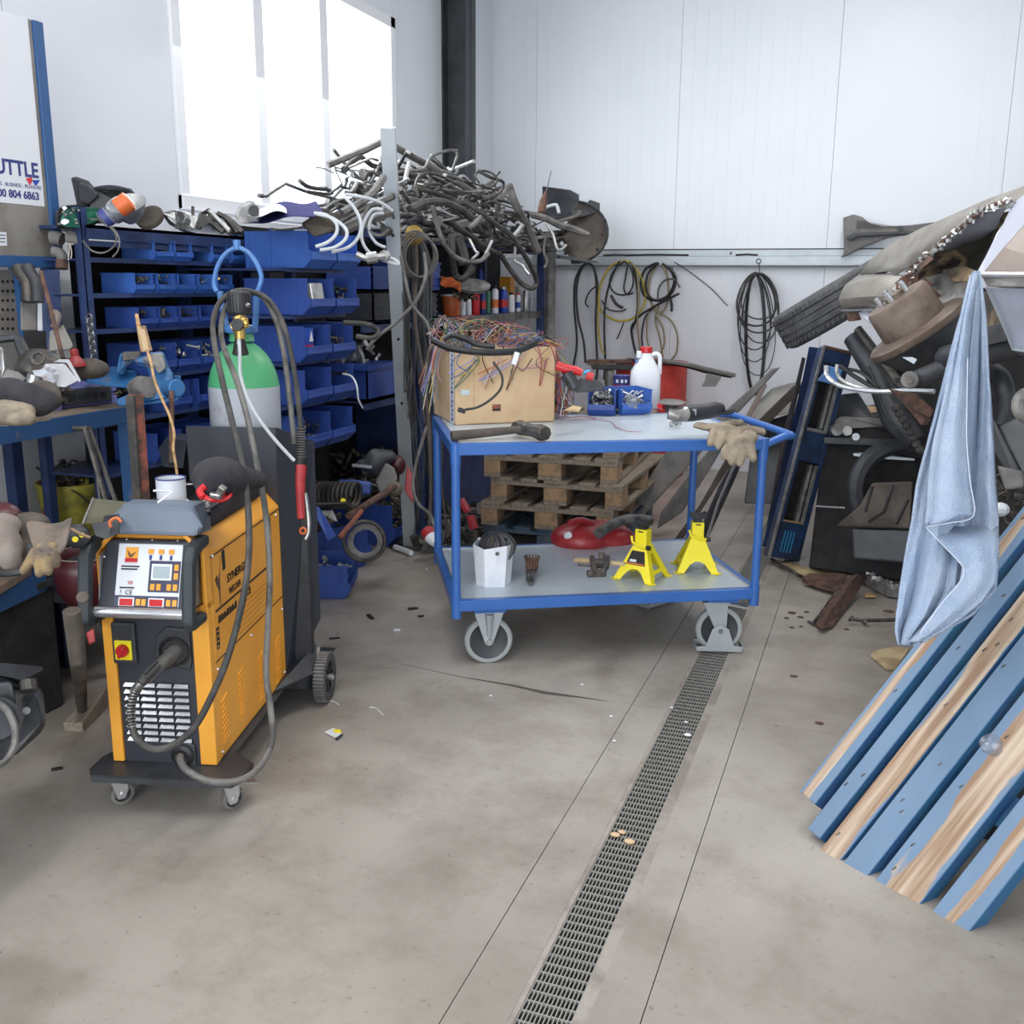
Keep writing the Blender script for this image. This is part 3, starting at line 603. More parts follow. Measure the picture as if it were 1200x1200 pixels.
# the ones that stand out, traced where they hang
for pts, r, mt in [
  ([(505, 245, 5.8), (530, 262, 5.9), (560, 283, 6.2), (590, 302, 6.4), (612, 318, 6.5), (622, 336, 6.6)][:4], .018, 'rubber'),
  ([(527, 240, 5.9), (545, 238, 5.9), (560, 247, 5.9), (580, 262, 6.0), (598, 275, 6.1), (610, 292, 6.2), (622, 312, 6.3), (629, 330, 6.4), (624, 338, 6.4), (612, 333, 6.4), (598, 316, 6.3), (585, 296, 6.2)], .016, 'rubber'),
  ([(596, 218, 6.6), (604, 240, 6.6), (614, 258, 6.7), (622, 275, 6.8), (630, 295, 6.9)], .028, 'rubber_light'),
  ([(588, 232, 6.4), (593, 222, 6.4), (598, 218, 6.5)], .02, 'rubber_light'),
  ([(507, 240, 5.4), (512, 262, 5.4), (518, 282, 5.4), (530, 298, 5.5), (545, 306, 5.6), (562, 306, 5.7), (572, 297, 5.8)], .013, 'rubber_light'),
  ([(529, 275, 5.6), (530, 300, 5.6), (533, 320, 5.7), (540, 327, 5.7), (548, 322, 5.7), (555, 312, 5.7)], .02, 'rubber'),
  ([(536, 280, 5.9), (541, 295, 5.9), (544, 310, 5.9)], .035, 'rubber'),
  ([(550, 280, 5.7), (557, 294, 5.7), (560, 297, 5.7), (553, 304, 5.7)], .008, 'alu'),
  ([(577, 282, 5.8), (570, 296, 5.8), (566, 304, 5.8)], .009, 'alu'),
  ([(604, 290, 6.2), (603, 302, 6.2), (603, 306, 6.2), (612, 311, 6.2), (615, 316, 6.2), (620, 322, 6.2)], .009, 'alu'),
  ([(640, 262, 6.8), (648, 275, 6.8), (652, 290, 6.8), (657, 293, 6.8), (664, 287, 6.8)], .01, 'alu'),
  ([(640, 275, 6.7), (637, 295, 6.7), (641, 306, 6.7), (638, 314, 6.7)], .01, 'rubber_light'),
  ([(620, 250, 6.8), (638, 254, 6.8), (655, 262, 6.8), (672, 267, 6.8), (690, 275, 6.8)], .016, 'rubber_light'),
  ([(622, 253, 6.8), (640, 258, 6.8), (656, 266, 6.8), (670, 270, 6.8), (684, 275, 6.8)], .014, 'rubber'),
  ([(640, 243, 7.0), (650, 240, 7.0), (653, 242, 7.0), (655, 250, 7.0)], .012, 'hose_white'),
  ([(650, 260, 7.0), (664, 257, 7.0), (678, 252, 7.0), (680, 247, 7.0)], .014, 'rubber_light'),
  ([(602, 277, 6.3), (608, 270, 6.3), (613, 263, 6.3)], .016, 'alu'),
  ([(550, 268, 5.8), (558, 262, 5.8), (565, 254, 5.8)], .016, 'hose_grey'),
  ([(480, 245, 5.0), (495, 238, 5.1), (510, 236, 5.2), (525, 238, 5.4), (540, 245, 5.5), (552, 256, 5.7)], .02, 'rubber'),
  ([(480, 190, 5.2), (474, 215, 5.2)], .012, 'alu'), ([(490, 230, 5.1), (487, 217, 5.1), (493, 205, 5.2), (505, 203, 5.3), (520, 208, 5.4), (535, 215, 5.6)], .008, 'dark_steel'),
  ([(492, 202, 5.6), (520, 205, 5.9), (545, 212, 6.1), (565, 218, 6.2), (585, 224, 6.4)], .006, 'dark_steel'),
  ([(560, 200, 6.2), (575, 208, 6.2), (590, 214, 6.3), (583, 228, 6.3), (565, 234, 6.2)], .01, 'rubber'),
  ([(562, 215, 6.2), (557, 205, 6.2), (566, 200, 6.2), (578, 204, 6.2), (583, 212, 6.2), (574, 219, 6.2), (564, 216, 6.2)], .007, 'dark_steel'),
  ([(400, 250, 4.5), (425, 236, 4.6), (440, 222, 4.7), (449, 208, 4.8)], .019, 'hose_grey'),
  ([(392, 262, 4.5), (420, 246, 4.6), (442, 238, 4.8), (460, 230, 5.0)], .019, 'hose_grey'),
  ([(398, 270, 4.6), (430, 256, 4.7), (455, 248, 5.0)], .03, 'rubber_light'), ([(428, 210, 4.8), (433, 202, 4.8), (441, 204, 4.8), (449, 210, 4.8)], .008, 'rubber')]:
    hp(crpx(pts, 4), r, mt)
# pale cable loops hanging off the left end of the heap
for i, pts in enumerate([
  [(405, 228, 4.4), (425, 231, 4.4), (445, 237, 4.45), (460, 247, 4.5)],
  [(368, 250, 4.1), (382, 252, 4.1), (394, 262, 4.1), (394, 274, 4.1), (384, 284, 4.1), (370, 289, 4.1)],
  [(372, 251, 4.1), (390, 256, 4.1), (405, 268, 4.1), (405, 280, 4.1), (392, 290, 4.1), (375, 293, 4.1)],
  [(405, 232, 4.3), (416, 245, 4.3), (423, 262, 4.3), (420, 278, 4.3), (408, 290, 4.3), (390, 295, 4.2)],
  [(449, 246, 4.5), (436, 246, 4.5), (426, 262, 4.5), (424, 280, 4.5), (432, 295, 4.5), (450, 305, 4.5), (467, 310, 4.5), (462, 304, 4.5), (447, 300, 4.5)],
  [(452, 240, 4.6), (434, 240, 4.6), (427, 255, 4.6), (432, 270, 4.6), (446, 276, 4.6), (456, 268, 4.6)],
  [(450, 250, 4.6), (438, 252, 4.6), (432, 268, 4.6), (440, 284, 4.6), (452, 290, 4.6)]]):
    single('cable', MB().tube(crpx(pts, 6), .0075, 7), 'hose_white' if i != 5 else 'rubber_light', 'pale cable looping down off the left end of the heap beside the leaning post', 'cable', 'pale cable loops at the left end of the heap', smooth=True)
b = MB(); pts = crpx([(418, 298, 4.35), (430, 303, 4.35), (442, 301, 4.35), (452, 300, 4.4)], 3); b.tube(pts, .014, 8); b.tube([pts[3], pts[6]], .024, 8); b.tube([pts[8], pts[9]], .026, 8); single('cable_connector', b, 'alu', 'grey threaded connector hanging from the pale cables left of the post', 'connector', smooth=True)

# ------------------------------------------------------------------ hook and hanging cables beside the post
hk = thing('hook_hub', 'brass-coloured round hub on the rack holding a coil of cable', 'hub', tuple(S(483, 276, 5.3)))
ax = Vector((.75, -.65, 0)).normalized()
MB().lathe([(.0, 0), (.03, 0), (.05, .01), (.052, .03), (.03, .05), (.014, .05), (.014, .075), (.0, .075)], axis=ax, seg=24).build('hub_body', 'brass', hk, smooth=True)
MB().cyl(ax*.05, ax*.09, .012, 10).build('bolt', 'steel', hk); MB().cyl(ax*-.35, ax*.0, .015, 8).build('arm', 'rack_blue', hk)
for i in range(4):
    c = S(487+i*1.2, 298+i*1.2, 5.25); pts = [c+Vector((.941, .338, 0))*math.cos(t)*(.096-.004*i)+Vector((0, 0, 1))*math.sin(t)*(.118-.006*i)+ax*(.012*i) for t in [2*PI*j/30 for j in range(31)]]
    single('cable_coil', MB().tube(pts, .0055, 6), 'rubber_light', 'grey cable turn of the round coil hung on the brass hub', 'coil', 'turns of the coil on the brass hub', smooth=True)
for i in range(17):
    x0 = 471+i*2.2; xb = 478+i*2.6+rnd.uniform(-4, 6); dd = 5.25+rnd.uniform(0, .35); yb = rnd.uniform(560, 645) if i % 3 else rnd.uniform(480, 560)
    pts = [(x0+(483-x0)*.5, 279, dd), (x0, 300+rnd.uniform(0, 20), dd), (x0+rnd.uniform(-2, 3), 380, dd), ((x0+xb)/2+rnd.uniform(-4, 4), 460, dd), (xb+rnd.uniform(-6, 6), yb-60, dd), (xb, yb, dd)]
    lo = S(*pts[-1]);
    if lo.z < .02: pts[-1] = (xb, 628, dd)
    single('hanging_hose', MB().tube(crpx(pts, 5), rnd.choice((.005, .007, .009)), 6), rnd.choice(('rubber', 'black_plastic', 'dark_grey', 'liner', 'rubber')), 'long hose or cable hanging from the hub down beside the leaning post', 'hose', 'long hoses hung beside the leaning post', smooth=True)
for pts, lab in (([(497, 296, 5.15), (499, 322, 5.15), (488, 352, 5.15), (464, 378, 5.15), (441, 396, 5.1), (430, 410, 5.1)], 'black cable crossing in front of the leaning post down to the left'),
                 ([(470, 300, 5.15), (480, 350, 5.15), (488, 364, 5.15), (500, 378, 5.15), (505, 395, 5.15)], 'thin cable swinging from the coil to the right behind the cardboard box'),
                 ([(500, 500, 5.1), (487, 545, 5.15), (484, 570, 5.15), (490, 590, 5.1), (505, 605, 5.0), (512, 630, 4.95)], 'black hose curving to the floor behind the trolley leg')):
    single('loose_cable', MB().tube(crpx(pts, 6), .009, 7), 'rubber_light', lab, 'cable', smooth=True)
# ------------------------------------------------------------------ wheel-arch liners
b = MB(); rows_ = []
for i in range(5):
    rows_.append([S(636+j*10.5, 219+i*9+1.5*j*(1-i*.12)+(4 if j == 4 and i == 0 else 0), 7.9-.08*math.sin(j/4*PI)-.05*i) for j in range(5)])
single('wheel_arch_liner', b.grid(rows_), 'black_plastic', 'black moulded plastic liner lying behind the heap against the wall', 'liner', solid=.02, smooth=True, bev=.004)
c = S(672, 272, 7.6); o = thing('wheel_arch_liner', 'round-edged brown-grey wheel-arch liner hanging off the right end of the heap', 'liner', (c.x, c.y, c.z-.2))
b = MB(); rows_ = []
for i in range(9):
    t = i/8; a = -PI*.52+t*PI*.98; rx, rz_ = 40, 36
    rows_.append([S(672+math.cos(a)*rx*f-(1-f)*14, 272-math.sin(a)*rz_*f+(1-f)*4, 7.55+.16*(1-f)+.05*math.sin(a*2)) for f in (.05, .35, .62, .86, 1.0)])
b.grid(rows_).build('liner_skin', 'liner', o, world=True, solid=.012, smooth=True)
b = MB(); b.tube([S(672+math.cos(-PI*.52+t/14*PI*.98)*40, 272-math.sin(-PI*.52+t/14*PI*.98)*36, 7.54) for t in range(15)], .012, 6); b.build('rolled_edge', 'black_plastic', o, world=True, smooth=True)
b = MB(); b.plate([(668, 245, 7.6), (676, 236, 7.6), (688, 238, 7.6), (691, 234, 7.6), (703, 238, 7.6), (703, 248, 7.6), (690, 252, 7.6), (674, 256, 7.6)], .05); b.build('upper_lip', 'black_plastic', o, world=True, bev=.005)
b = MB(); b.plate([(640, 296, 7.5), (700, 306, 7.5), (702, 309, 7.5), (640, 301, 7.5)], .03); b.build('lower_lip', 'black_plastic', o, world=True)
for i in range(4): MB().ball(S((709, 706, 700, 655)[i], (258, 275, 292, 301)[i], 7.5), .012).build('clip', 'black', o, world=True)
# antenna-like thin rod with a drooping branch
single('thin_rod', MB().tube([S(646, 200, 6.9), S(641, 222, 6.9), S(635, 245, 6.9)], .004, 6), 'dark_steel', 'thin wire rod rising from the right end of the heap', 'rod')
single('brown_cone', MB().tube([S(640, 224, 6.88), S(637, 236, 6.88), S(634, 250, 6.88)], [.008, .028, .03], 8), 'rust', 'brown tapering boot at the foot of the thin wire rod', 'boot', smooth=True)

# ------------------------------------------------------------------ things on top of the left rack
o = thing('gearbox_housing', 'green painted metal housing with a pale oval plate at the rack end', 'housing', tuple(S(85, 268, 3.75)))
b = MB(); b.plate([(64, 250, 3.62), (72, 241, 3.62), (112, 238, 3.85), (115, 262, 3.85), (100, 268, 3.75), (66, 268, 3.62)], .22); b.build('rear_case', 'black_plastic', o, world=True, bev=.01)
b = MB(); b.plate([(70, 258, 3.55), (76, 247, 3.55), (84, 244, 3.56), (115, 243, 3.78), (115, 259, 3.78), (96, 267, 3.62), (72, 266, 3.55)], .1); b.build('green_cover', 'green', o, world=True, bev=.012)
b = MB(); b.plate([(71, 259, 3.53), (75, 256, 3.53), (81, 258, 3.53), (81, 261, 3.53), (76, 264, 3.53), (71, 262, 3.53)], .02); b.build('oval_plate', 'plastic_white', o, world=True, bev=.003)
b = MB(); b.plate([(72, 243, 3.54), (76, 241, 3.54), (79, 244, 3.54), (75, 247, 3.54)], .02); b.build('pale_tab', 'plastic_white', o, world=True)
for p in ((74, 249), (77, 252), (83, 250), (69, 263), (89, 258), (90, 262), (92, 247), (86, 247)): MB().ball(S(p[0], p[1], 3.53), .006, seg=6, rings=4).build('screw', 'steel', o, world=True)
o = thing('junction_box', 'dusty grey wall box under the green housing with thin wires', 'box', tuple(S(88, 285, 3.7)))
MB().plate([(76, 271, 3.6), (94, 271, 3.65), (94, 287, 3.65), (76, 284, 3.6)], .12).build('box_body', 'grey_plastic', o, world=True, bev=.008)
MB().tube(crpx([(81, 286, 3.6), (81, 296, 3.6), (80, 305, 3.6)], 3), .002, 4).build('wire', 'wire_white', o, world=True); MB().tube(crpx([(82, 286, 3.6), (84, 296, 3.6), (83, 303, 3.6)], 3), .002, 4).build('wire', 'wire_white', o, world=True)
o = thing('pipe_elbow', 'pale grey pipe stubs and elbow behind the sign board', 'pipe', tuple(S(70, 300, 3.75)))
MB().tube(crpx([(60, 279, 3.7), (67, 279, 3.7), (73, 281, 3.7)], 3), .026, 10).build('pipe_stub', 'grey_plastic', o, world=True, smooth=True)
MB().tube(crpx([(62, 295, 3.7), (69, 296, 3.7), (73, 302, 3.7), (73, 310, 3.7)], 3), .02, 10).build('elbow', 'grey_plastic', o, world=True, smooth=True); MB().cyl(S(72.5, 305, 3.69), S(72.5, 315, 3.69), .021, 10).build('red_collar', 'rust', o, world=True)
# black housing
o = thing('black_housing', 'black plastic air duct housing lying on the left end of the rack', 'housing', tuple(S(120, 262, 3.8)))
MB().plate([(83, 208, 3.9), (90, 207, 3.9), (104, 212, 3.85), (112, 221, 3.8), (124, 223, 3.8), (132, 218, 3.8), (155, 221, 3.85), (157, 228, 3.85), (151, 232, 3.85), (164, 234, 3.85), (163, 250, 3.85), (140, 262, 3.8), (100, 262, 3.8), (90, 240, 3.85)], .16).build('duct_shell', 'black_plastic', o, world=True, bev=.014)
MB().plate([(92, 213, 3.84), (104, 217, 3.8), (116, 228, 3.76), (104, 240, 3.78), (94, 238, 3.82)], .06).build('raised_pad', 'dark_grey', o, world=True, bev=.01)
MB().tube(crpx([(112, 222, 3.76), (130, 220, 3.74), (150, 224, 3.78), (162, 234, 3.8)], 4), .01, 6).build('rim_bead', 'black_plastic', o, world=True, smooth=True)
# clear bottle
o = thing('plastic_bottle', 'clear plastic bottle with an orange top lying tilted on the rack', 'bottle', tuple(S(125, 258, 3.55)))
p0, p1 = S(119, 259, 3.5), S(153, 234, 3.5); ax = (p1-p0).normalized(); L_ = (p1-p0).length
MB().lathe([(.028, 0), (.032, .008), (.032, L_*.6), (.031, L_*.62)], o=p0, axis=ax, seg=20).build('bottle_body', 'clear', o, world=True, smooth=True)
MB().lathe([(.033, L_*.58), (.034, L_*.62), (.034, L_*.95), (.022, L_)], o=p0, axis=ax, seg=20).build('orange_top', 'orange', o, world=True, smooth=True)
MB().lathe([(.0325, .01), (.0327, L_*.25)], o=p0, axis=ax, seg=20).build('blue_label', 'print_blue', o, world=True, smooth=True)
# lamp bowl, cap
o = thing('lamp_reflector', 'grey bowl-shaped lamp reflector standing behind the orange-topped bottle', 'reflector', tuple(S(152, 262, 3.7)))
MB().lathe([(.02, -.02), (.03, -.01), (.05, .01), (.07, .05), (.072, .055), (.066, .05), (.0, .0)], o=S(153, 254, 3.7), axis=(.15, -.5, .8), seg=22).build('bowl', 'alu', o, world=True, smooth=True)
single('steel_dish', MB().lathe([(.0, .015), (.03, .015), (.052, .006), (.055, 0), (.052, -.015), (.0, -.015)], o=S(175, 254, 3.8), axis=(.1, -.75, .65), seg=24), 'liner', 'round brown-grey cap leaning on the rack beside the reflector', 'cap', smooth=True)
o = thing('bracket', 'pale perforated metal bracket lying on the rack below the window', 'bracket', tuple(S(215, 270, 3.9)))
MB().plate([(187, 249, 3.85), (205, 246, 3.85), (220, 249, 3.9), (232, 256, 3.9), (228, 268, 3.9), (212, 266, 3.88), (205, 258, 3.86)], .012).build('plate', 'alu', o, world=True, bev=.003)
for p in ((211, 251), (213, 254), (220, 259), (208, 265), (215, 266)): MB().cyl(S(p[0], p[1], 3.84), S(p[0], p[1], 3.9), .012, 8).build('hole', 'black', o, world=True)
MB().plate([(187, 248, 3.85), (198, 263, 3.85), (215, 272, 3.9), (234, 274, 3.9), (212, 268, 3.88), (200, 258, 3.86), (192, 249, 3.86)], .04).build('dark_edge', 'black_plastic', o, world=True, bev=.004)
MB().cyl(S(226, 242, 3.9), S(226, 252, 3.9), .006, 6).build('pin', 'dark_steel', o, world=True)
b = MB()
for pts in ([(232, 268, 3.95), (236, 252, 3.95), (244, 247, 3.95), (252, 258, 3.95)], [(238, 256, 3.95), (250, 262, 3.95), (262, 272, 3.95)], [(243, 246, 3.95), (260, 262, 3.95), (270, 273, 3.95)], [(255, 250, 3.98), (268, 256, 3.98), (284, 272, 3.98)], [(262, 253, 3.98), (272, 264, 3.98), (278, 273, 3.98)]):
    b.tube([S(*p) for p in pts], .012, 5)
b.plate([(236, 250, 3.94), (248, 254, 3.94), (244, 262, 3.94), (234, 266, 3.94)], .05); b.plate([(246, 258, 4.0), (262, 262, 4.0), (264, 272, 4.0), (248, 270, 4.0)], .03)
single('seat_frame_bracket', b, 'dark_steel', 'dark folded metal linkage lying on the rack left of the purple cloth', 'bracket')
single('pale_strip', MB().plate([(243, 246, 3.9), (247, 246, 3.9), (270, 268, 3.9), (268, 272, 3.9)], .02), 'alu', 'pale flat metal strip lying across the dark linkage', 'strip', bev=.002)
o = thing('mirror_housing', 'grey curved housing with a dark lens at the foot of the window', 'housing', tuple(S(288, 258, 4.05)))
MB().plate([(274, 254, 4.0), (280, 242, 4.0), (290, 234, 4.0), (298, 235, 4.0), (304, 243, 4.0), (304, 262, 4.05), (284, 262, 4.0)], .05).build('shell', 'alu', o, world=True, bev=.01)
MB().lathe([(.0, 0), (.02, 0), (.022, .01)], o=S(298, 248, 3.99), axis=-F, seg=14).build('lens', 'black', o, world=True)
# cloth
rows_ = []
for i in range(9):
    t = i/8; rows_.append([S(285+j*9.5+t*10, 247-j*1.6*(j/9)+(10*math.sin(j*.9+.5)*(1-t*.4))*.55+t*(14+j*.4)-2, 4.0+.35*(1-t)+.02*j) for j in range(10)])
b = MB().grid(rows_); single('folded_cloth', b, 'violet_cloth', 'violet vinyl cloth with a white top draped over the rack by the window', 'cloth', solid=.004, smooth=True, sub=1)
rows_ = []
for i in range(6):
    t = i/5; rows_.append([S(287+j*6+t*2, 243+7*math.sin(j*.75+.2)*.6+t*8, 3.98+.4*(1-t)) for j in range(9)])
single('white_sheet', MB().grid(rows_), 'plastic_white', 'white glossy sheet curling over the violet cloth', 'sheet', solid=.004, smooth=True, sub=1)
b = MB(); b.plate([(352, 262, 4.3), (372, 250, 4.3), (400, 248, 4.4), (398, 270, 4.4), (368, 278, 4.3)], .08); single('trim_sheet', b, 'liner', 'dusty brown trim panel lying on the big bins behind pale cables', 'panel', bev=.012)
single('cable_loop', MB().tube(crpx([(97, 282, 3.5), (108, 294, 3.5), (122, 296, 3.5), (134, 288, 3.5), (136, 276, 3.5), (128, 265, 3.5), (118, 258, 3.5), (106, 257, 3.5)], 6), .003, 5), 'rubber_light', 'thin wire loop hanging over the left end of the rack', 'wire', smooth=True)
single('cable_loop', MB().tube(crpx([(118, 258, 3.5), (133, 268, 3.5), (140, 282, 3.5), (138, 294, 3.5), (132, 301, 3.5)], 6), .003, 5), 'rubber_light', 'second thin wire hanging lower from the left end of the rack', 'wire', smooth=True)
# small chain by the rack post
b = MB()
for i in range(12): b.torus(S(104.5+i*.6, 372+i*5.2, 3.45), (1, 0, 0) if i % 2 else (0, 1, 0), .012, .0028, 10, 5)
single('chain', b, 'steel', 'short chain of steel links hanging on the left rack post', 'chain', smooth=True)

# ------------------------------------------------------------------ cables on the back wall rail
DW = lambda p: (p[0], p[1])
def wall(pts, off=.1, n=6): return cr([PL(p[0], p[1], 1, YB-off) for p in pts], n)
wc = [
 ('black', .012, [(672, 428), (676, 400), (673, 360), (674, 330), (682, 312), (690, 308), (697, 318), (699, 345), (698, 380), (700, 430), (698, 445)], 'black cable hung as a long double loop left of the yellow hose'),
 ('black', .012, [(686, 425), (684, 400), (677, 370), (676, 335), (684, 311), (694, 311), (700, 330), (699, 350)], 'second black cable hung beside the leftmost double loop'),
 ('black', .008, [(699, 335), (691, 342), (686, 354), (690, 360)], 'short black cable end with a plug curling left of the yellow hose'),
 ('hose_yellow', .012, [(728, 306), (716, 312), (706, 328), (701, 350), (706, 366), (718, 374), (732, 376), (746, 370), (755, 356), (756, 340), (750, 322), (740, 309), (730, 305)], 'yellow hose coiled in a big ring on the wall rail'),
 ('hose_yellow', .01, [(702, 350), (701, 380), (704, 405), (708, 415)], 'yellow hose tail dropping from the big ring'),
 ('black', .012, [(726, 306), (718, 322), (710, 350), (708, 380), (709, 420), (708, 445)], 'black cable dropping straight down inside the yellow ring'),
 ('black', .009, [(732, 306), (722, 314), (715, 326), (716, 338), (724, 345), (736, 344), (742, 332), (740, 316), (732, 306)], 'small black cable ring inside the yellow hose'),
 ('black', .009, [(735, 312), (733, 325), (731, 338), (735, 345), (742, 343)], 'black cable curled at the heart of the yellow ring'),
 ('black', .016, [(716, 346), (722, 356), (730, 361)], 'thick black plug end inside the yellow ring'),
 ('dark_grey', .009, [(705, 352), (712, 362), (726, 365), (734, 362)], 'dark cable sagging across the lower half of the yellow ring'),
 ('black', .013, [(742, 312), (747, 340), (746, 372), (740, 385), (744, 410), (749, 420)], 'thick black cable dropping between the two rings'),
 ('hose_olive', .011, [(738, 306), (746, 318), (748, 345), (747, 380), (749, 400), (751, 414)], 'olive hose dropping between the two rings'),
 ('black', .014, [(770, 308), (756, 316), (751, 332), (756, 347), (768, 352), (782, 347), (790, 332), (787, 318), (776, 309)], 'black cable coiled in the right-hand ring'),
 ('black', .012, [(772, 308), (760, 320), (757, 338), (764, 350), (776, 352), (788, 342), (792, 326), (784, 313)], 'second black turn of the right-hand ring'),
 ('hose_olive', .012, [(770, 309), (762, 325), (760, 345), (766, 360), (776, 366), (783, 350), (782, 325), (776, 310)], 'olive hose hung over the right-hand ring'),
 ('hose_olive', .009, [(776, 370), (762, 362), (758, 385), (760, 405), (770, 416), (778, 405), (777, 385), (768, 370)], 'olive hose turn hanging lowest below the right-hand ring'),
 ('hose_olive', .009, [(776, 368), (788, 378), (794, 395), (792, 415), (782, 424), (776, 422)], 'olive hose bulging right below the right-hand ring'),
 ('hose_olive', .009, [(772, 358), (768, 375), (773, 395), (777, 420)], 'olive hose tail hanging nearly straight below the ring'),
 ('black', .012, [(796, 344), (780, 352), (762, 362), (748, 372), (740, 387)], 'black cable with plug slanting down left across the right-hand ring'),
 ('black', .014, [(784, 345), (787, 356), (787, 365)], 'black plug hanging at the right edge of the right-hand ring'),
 ('rubber_light', .01, [(797, 337), (790, 328), (780, 328), (772, 338), (771, 352)], 'grey hose end curling out of the right-hand ring'),
 ('black', .009, [(765, 362), (756, 372), (752, 392), (753, 406)], 'black cable end hanging left below the right-hand ring'),
 ('dark_steel', .006, [(790, 307), (810, 320), (835, 340), (850, 356), (853, 358)], 'thin black rod hanging slanted right of the coils'),
 ('black', .007, [(731, 378), (727, 388), (723, 397)], 'short black cable stub below the yellow ring')]
for mt, r, pts, lab in wc:
    nm = 'hose' if 'hose' in lab.split(',')[0] and 'black cable' not in lab else ('rod' if ' rod' in lab else 'cable')
    nm = {'hose': 'wall_hose', 'cable': 'wall_cable', 'rod': 'thin_rod'}[nm]
    single(nm, MB().tube(wall(pts, .09+rnd.random()*.05), r*.8, 8), mt, lab, nm.split('_')[1], smooth=True)
o = thing('wall_hook', 'small steel hook on the rail carrying the drive belts', 'hook', tuple(PL(889, 315, 1, YB-.09)))
p = Vector(o.location); MB().torus(PL(889, 306, 1, YB-.075), (0, 1, 0), .018, .004, 14, 6).build('eye', 'dark_steel', o, world=True); MB().tube(wall([(889, 308), (890, 316), (889, 323), (887, 320)], .09, 3), .004, 6).build('wire_hook', 'dark_steel', o, world=True)
belts = [(887, 30, 182, .02, 18), (888, 48, 108, .01, 8), (890, 55, 120, .008, 6), (886, 50, 132, .008, 5), (890, 52, 92, .01, 5), (886, 46, 140, .006, 4), (892, 44, 165, .006, 4), (889, 56, 84, .009, 5)]
for i, (cx_, wdt, hgt, r, _) in enumerate([(885, 22, 142, .014, 0), (886, 44, 62, .012, 0), (889, 46, 70, .01, 0), (884, 38, 90, .008, 0), (891, 40, 82, .008, 0), (884, 36, 104, .007, 0), (888, 40, 120, .006, 0), (890, 42, 54, .009, 0)]):
    pts = []
    for j in range(36):
        a = 2*PI*j/36; pts.append(PL(cx_+math.sin(a)*wdt/2*(1-.25*math.cos(a)*(1 if i else 0)), 320+hgt/2-math.cos(a)*hgt/2, 1, YB-.06-.011*i))
    single('drive_belt', MB().tube(pts, r if i == 0 else r*.65, 6, closed=True), 'rubber' if i % 3 else 'black', ('thick black ribbed drive belt hanging longest on the wall hook' if i == 0 else 'thin black drive belt in the bundle on the wall hook'), 'belt', None if i == 0 else 'thin drive belts on the wall hook', smooth=True)
# cowl panel standing on the rail
o = thing('cowl_panel', 'grey ribbed plastic cowl panel standing on the wall rail at the right', 'panel', tuple(PL(1020, 295, 1, YB-.12)))
q = [(985, 302), (989, 296), (988, 255), (1000, 251), (1010, 254), (1020, 262), (1035, 265), (1065, 264), (1105, 259), (1130, 262), (1110, 272), (1070, 274), (1040, 279), (1010, 290), (993, 299)]
b = MB(); P_ = [PL(x, y, 1, YB-.16) for x, y in q]; b.prism(P_, (0, .05, 0)); b.build('cowl_shell', 'grey_plastic', o, world=True, bev=.01)
b = MB()
for i in range(22): x = 1004+i*2.2; b.prism([PL(x, 258+i*.35, 1, YB-.165), PL(x+.9, 258+i*.35, 1, YB-.165), PL(x+.9, 268, 1, YB-.165), PL(x, 268, 1, YB-.165)], (0, .01, 0))
b.build('grille_rib', 'liner', o, world=True, kind='stuff')
b = MB(); b.prism([PL(x, y, 1, YB-.2) for x, y in ((992, 278), (1000, 273), (1090, 270), (1092, 273), (1005, 277), (996, 282))], (0, .06, 0)); b.build('lower_lip', 'dark_grey', o, world=True, bev=.004)
MB().lathe([(.0, 0), (.018, 0), (.02, .01)], o=PL(1055, 268, 1, YB-.175), axis=(0, -1, 0), seg=12).build('cap', 'black_plastic', o, world=True)
for i, (x0, x1, yy, mt) in enumerate(((707, 735, 301, 'dark_steel'), (733, 807, 299.5, 'black'), (862, 888, 300.5, 'dark_steel'))):
    a_, b_ = PL(x0, yy, 1, YB-.03), PL(x1, yy, 1, YB-.03); a_.z = b_.z = 1.777+.009
    single('thin_rod', MB().tube([a_, (a_+b_)/2+Vector((0, 0, .004)), b_], .008, 6), mt, ('short dark rod lying on the rail next to the liner', 'long black rod lying on the rail above the coils', 'dark bunched wire lying on the rail above the belts')[i], 'rod', smooth=True)
# ------------------------------------------------------------------ welding machine
WR = .269
w = thing('welding_machine', 'yellow and grey wheeled welding machine with twin handles and digital control panel', 'welder', (-2.06, 2.21, 0), WR)
WW, WL, Z0, ZS, ZT = .319, .70, .135, .775, .83
b = MB()   # side skins, as folded sheet with sloped shoulder
pf = [(0, Z0), (0, ZS), (.05, ZT), (WW-.05, ZT), (WW, ZS), (WW, Z0)]
b.prism([(x, .035, z) for x, z in pf], (0, WL-.035, 0)); b.build('body_shell', 'yellow', w, bev=.006)
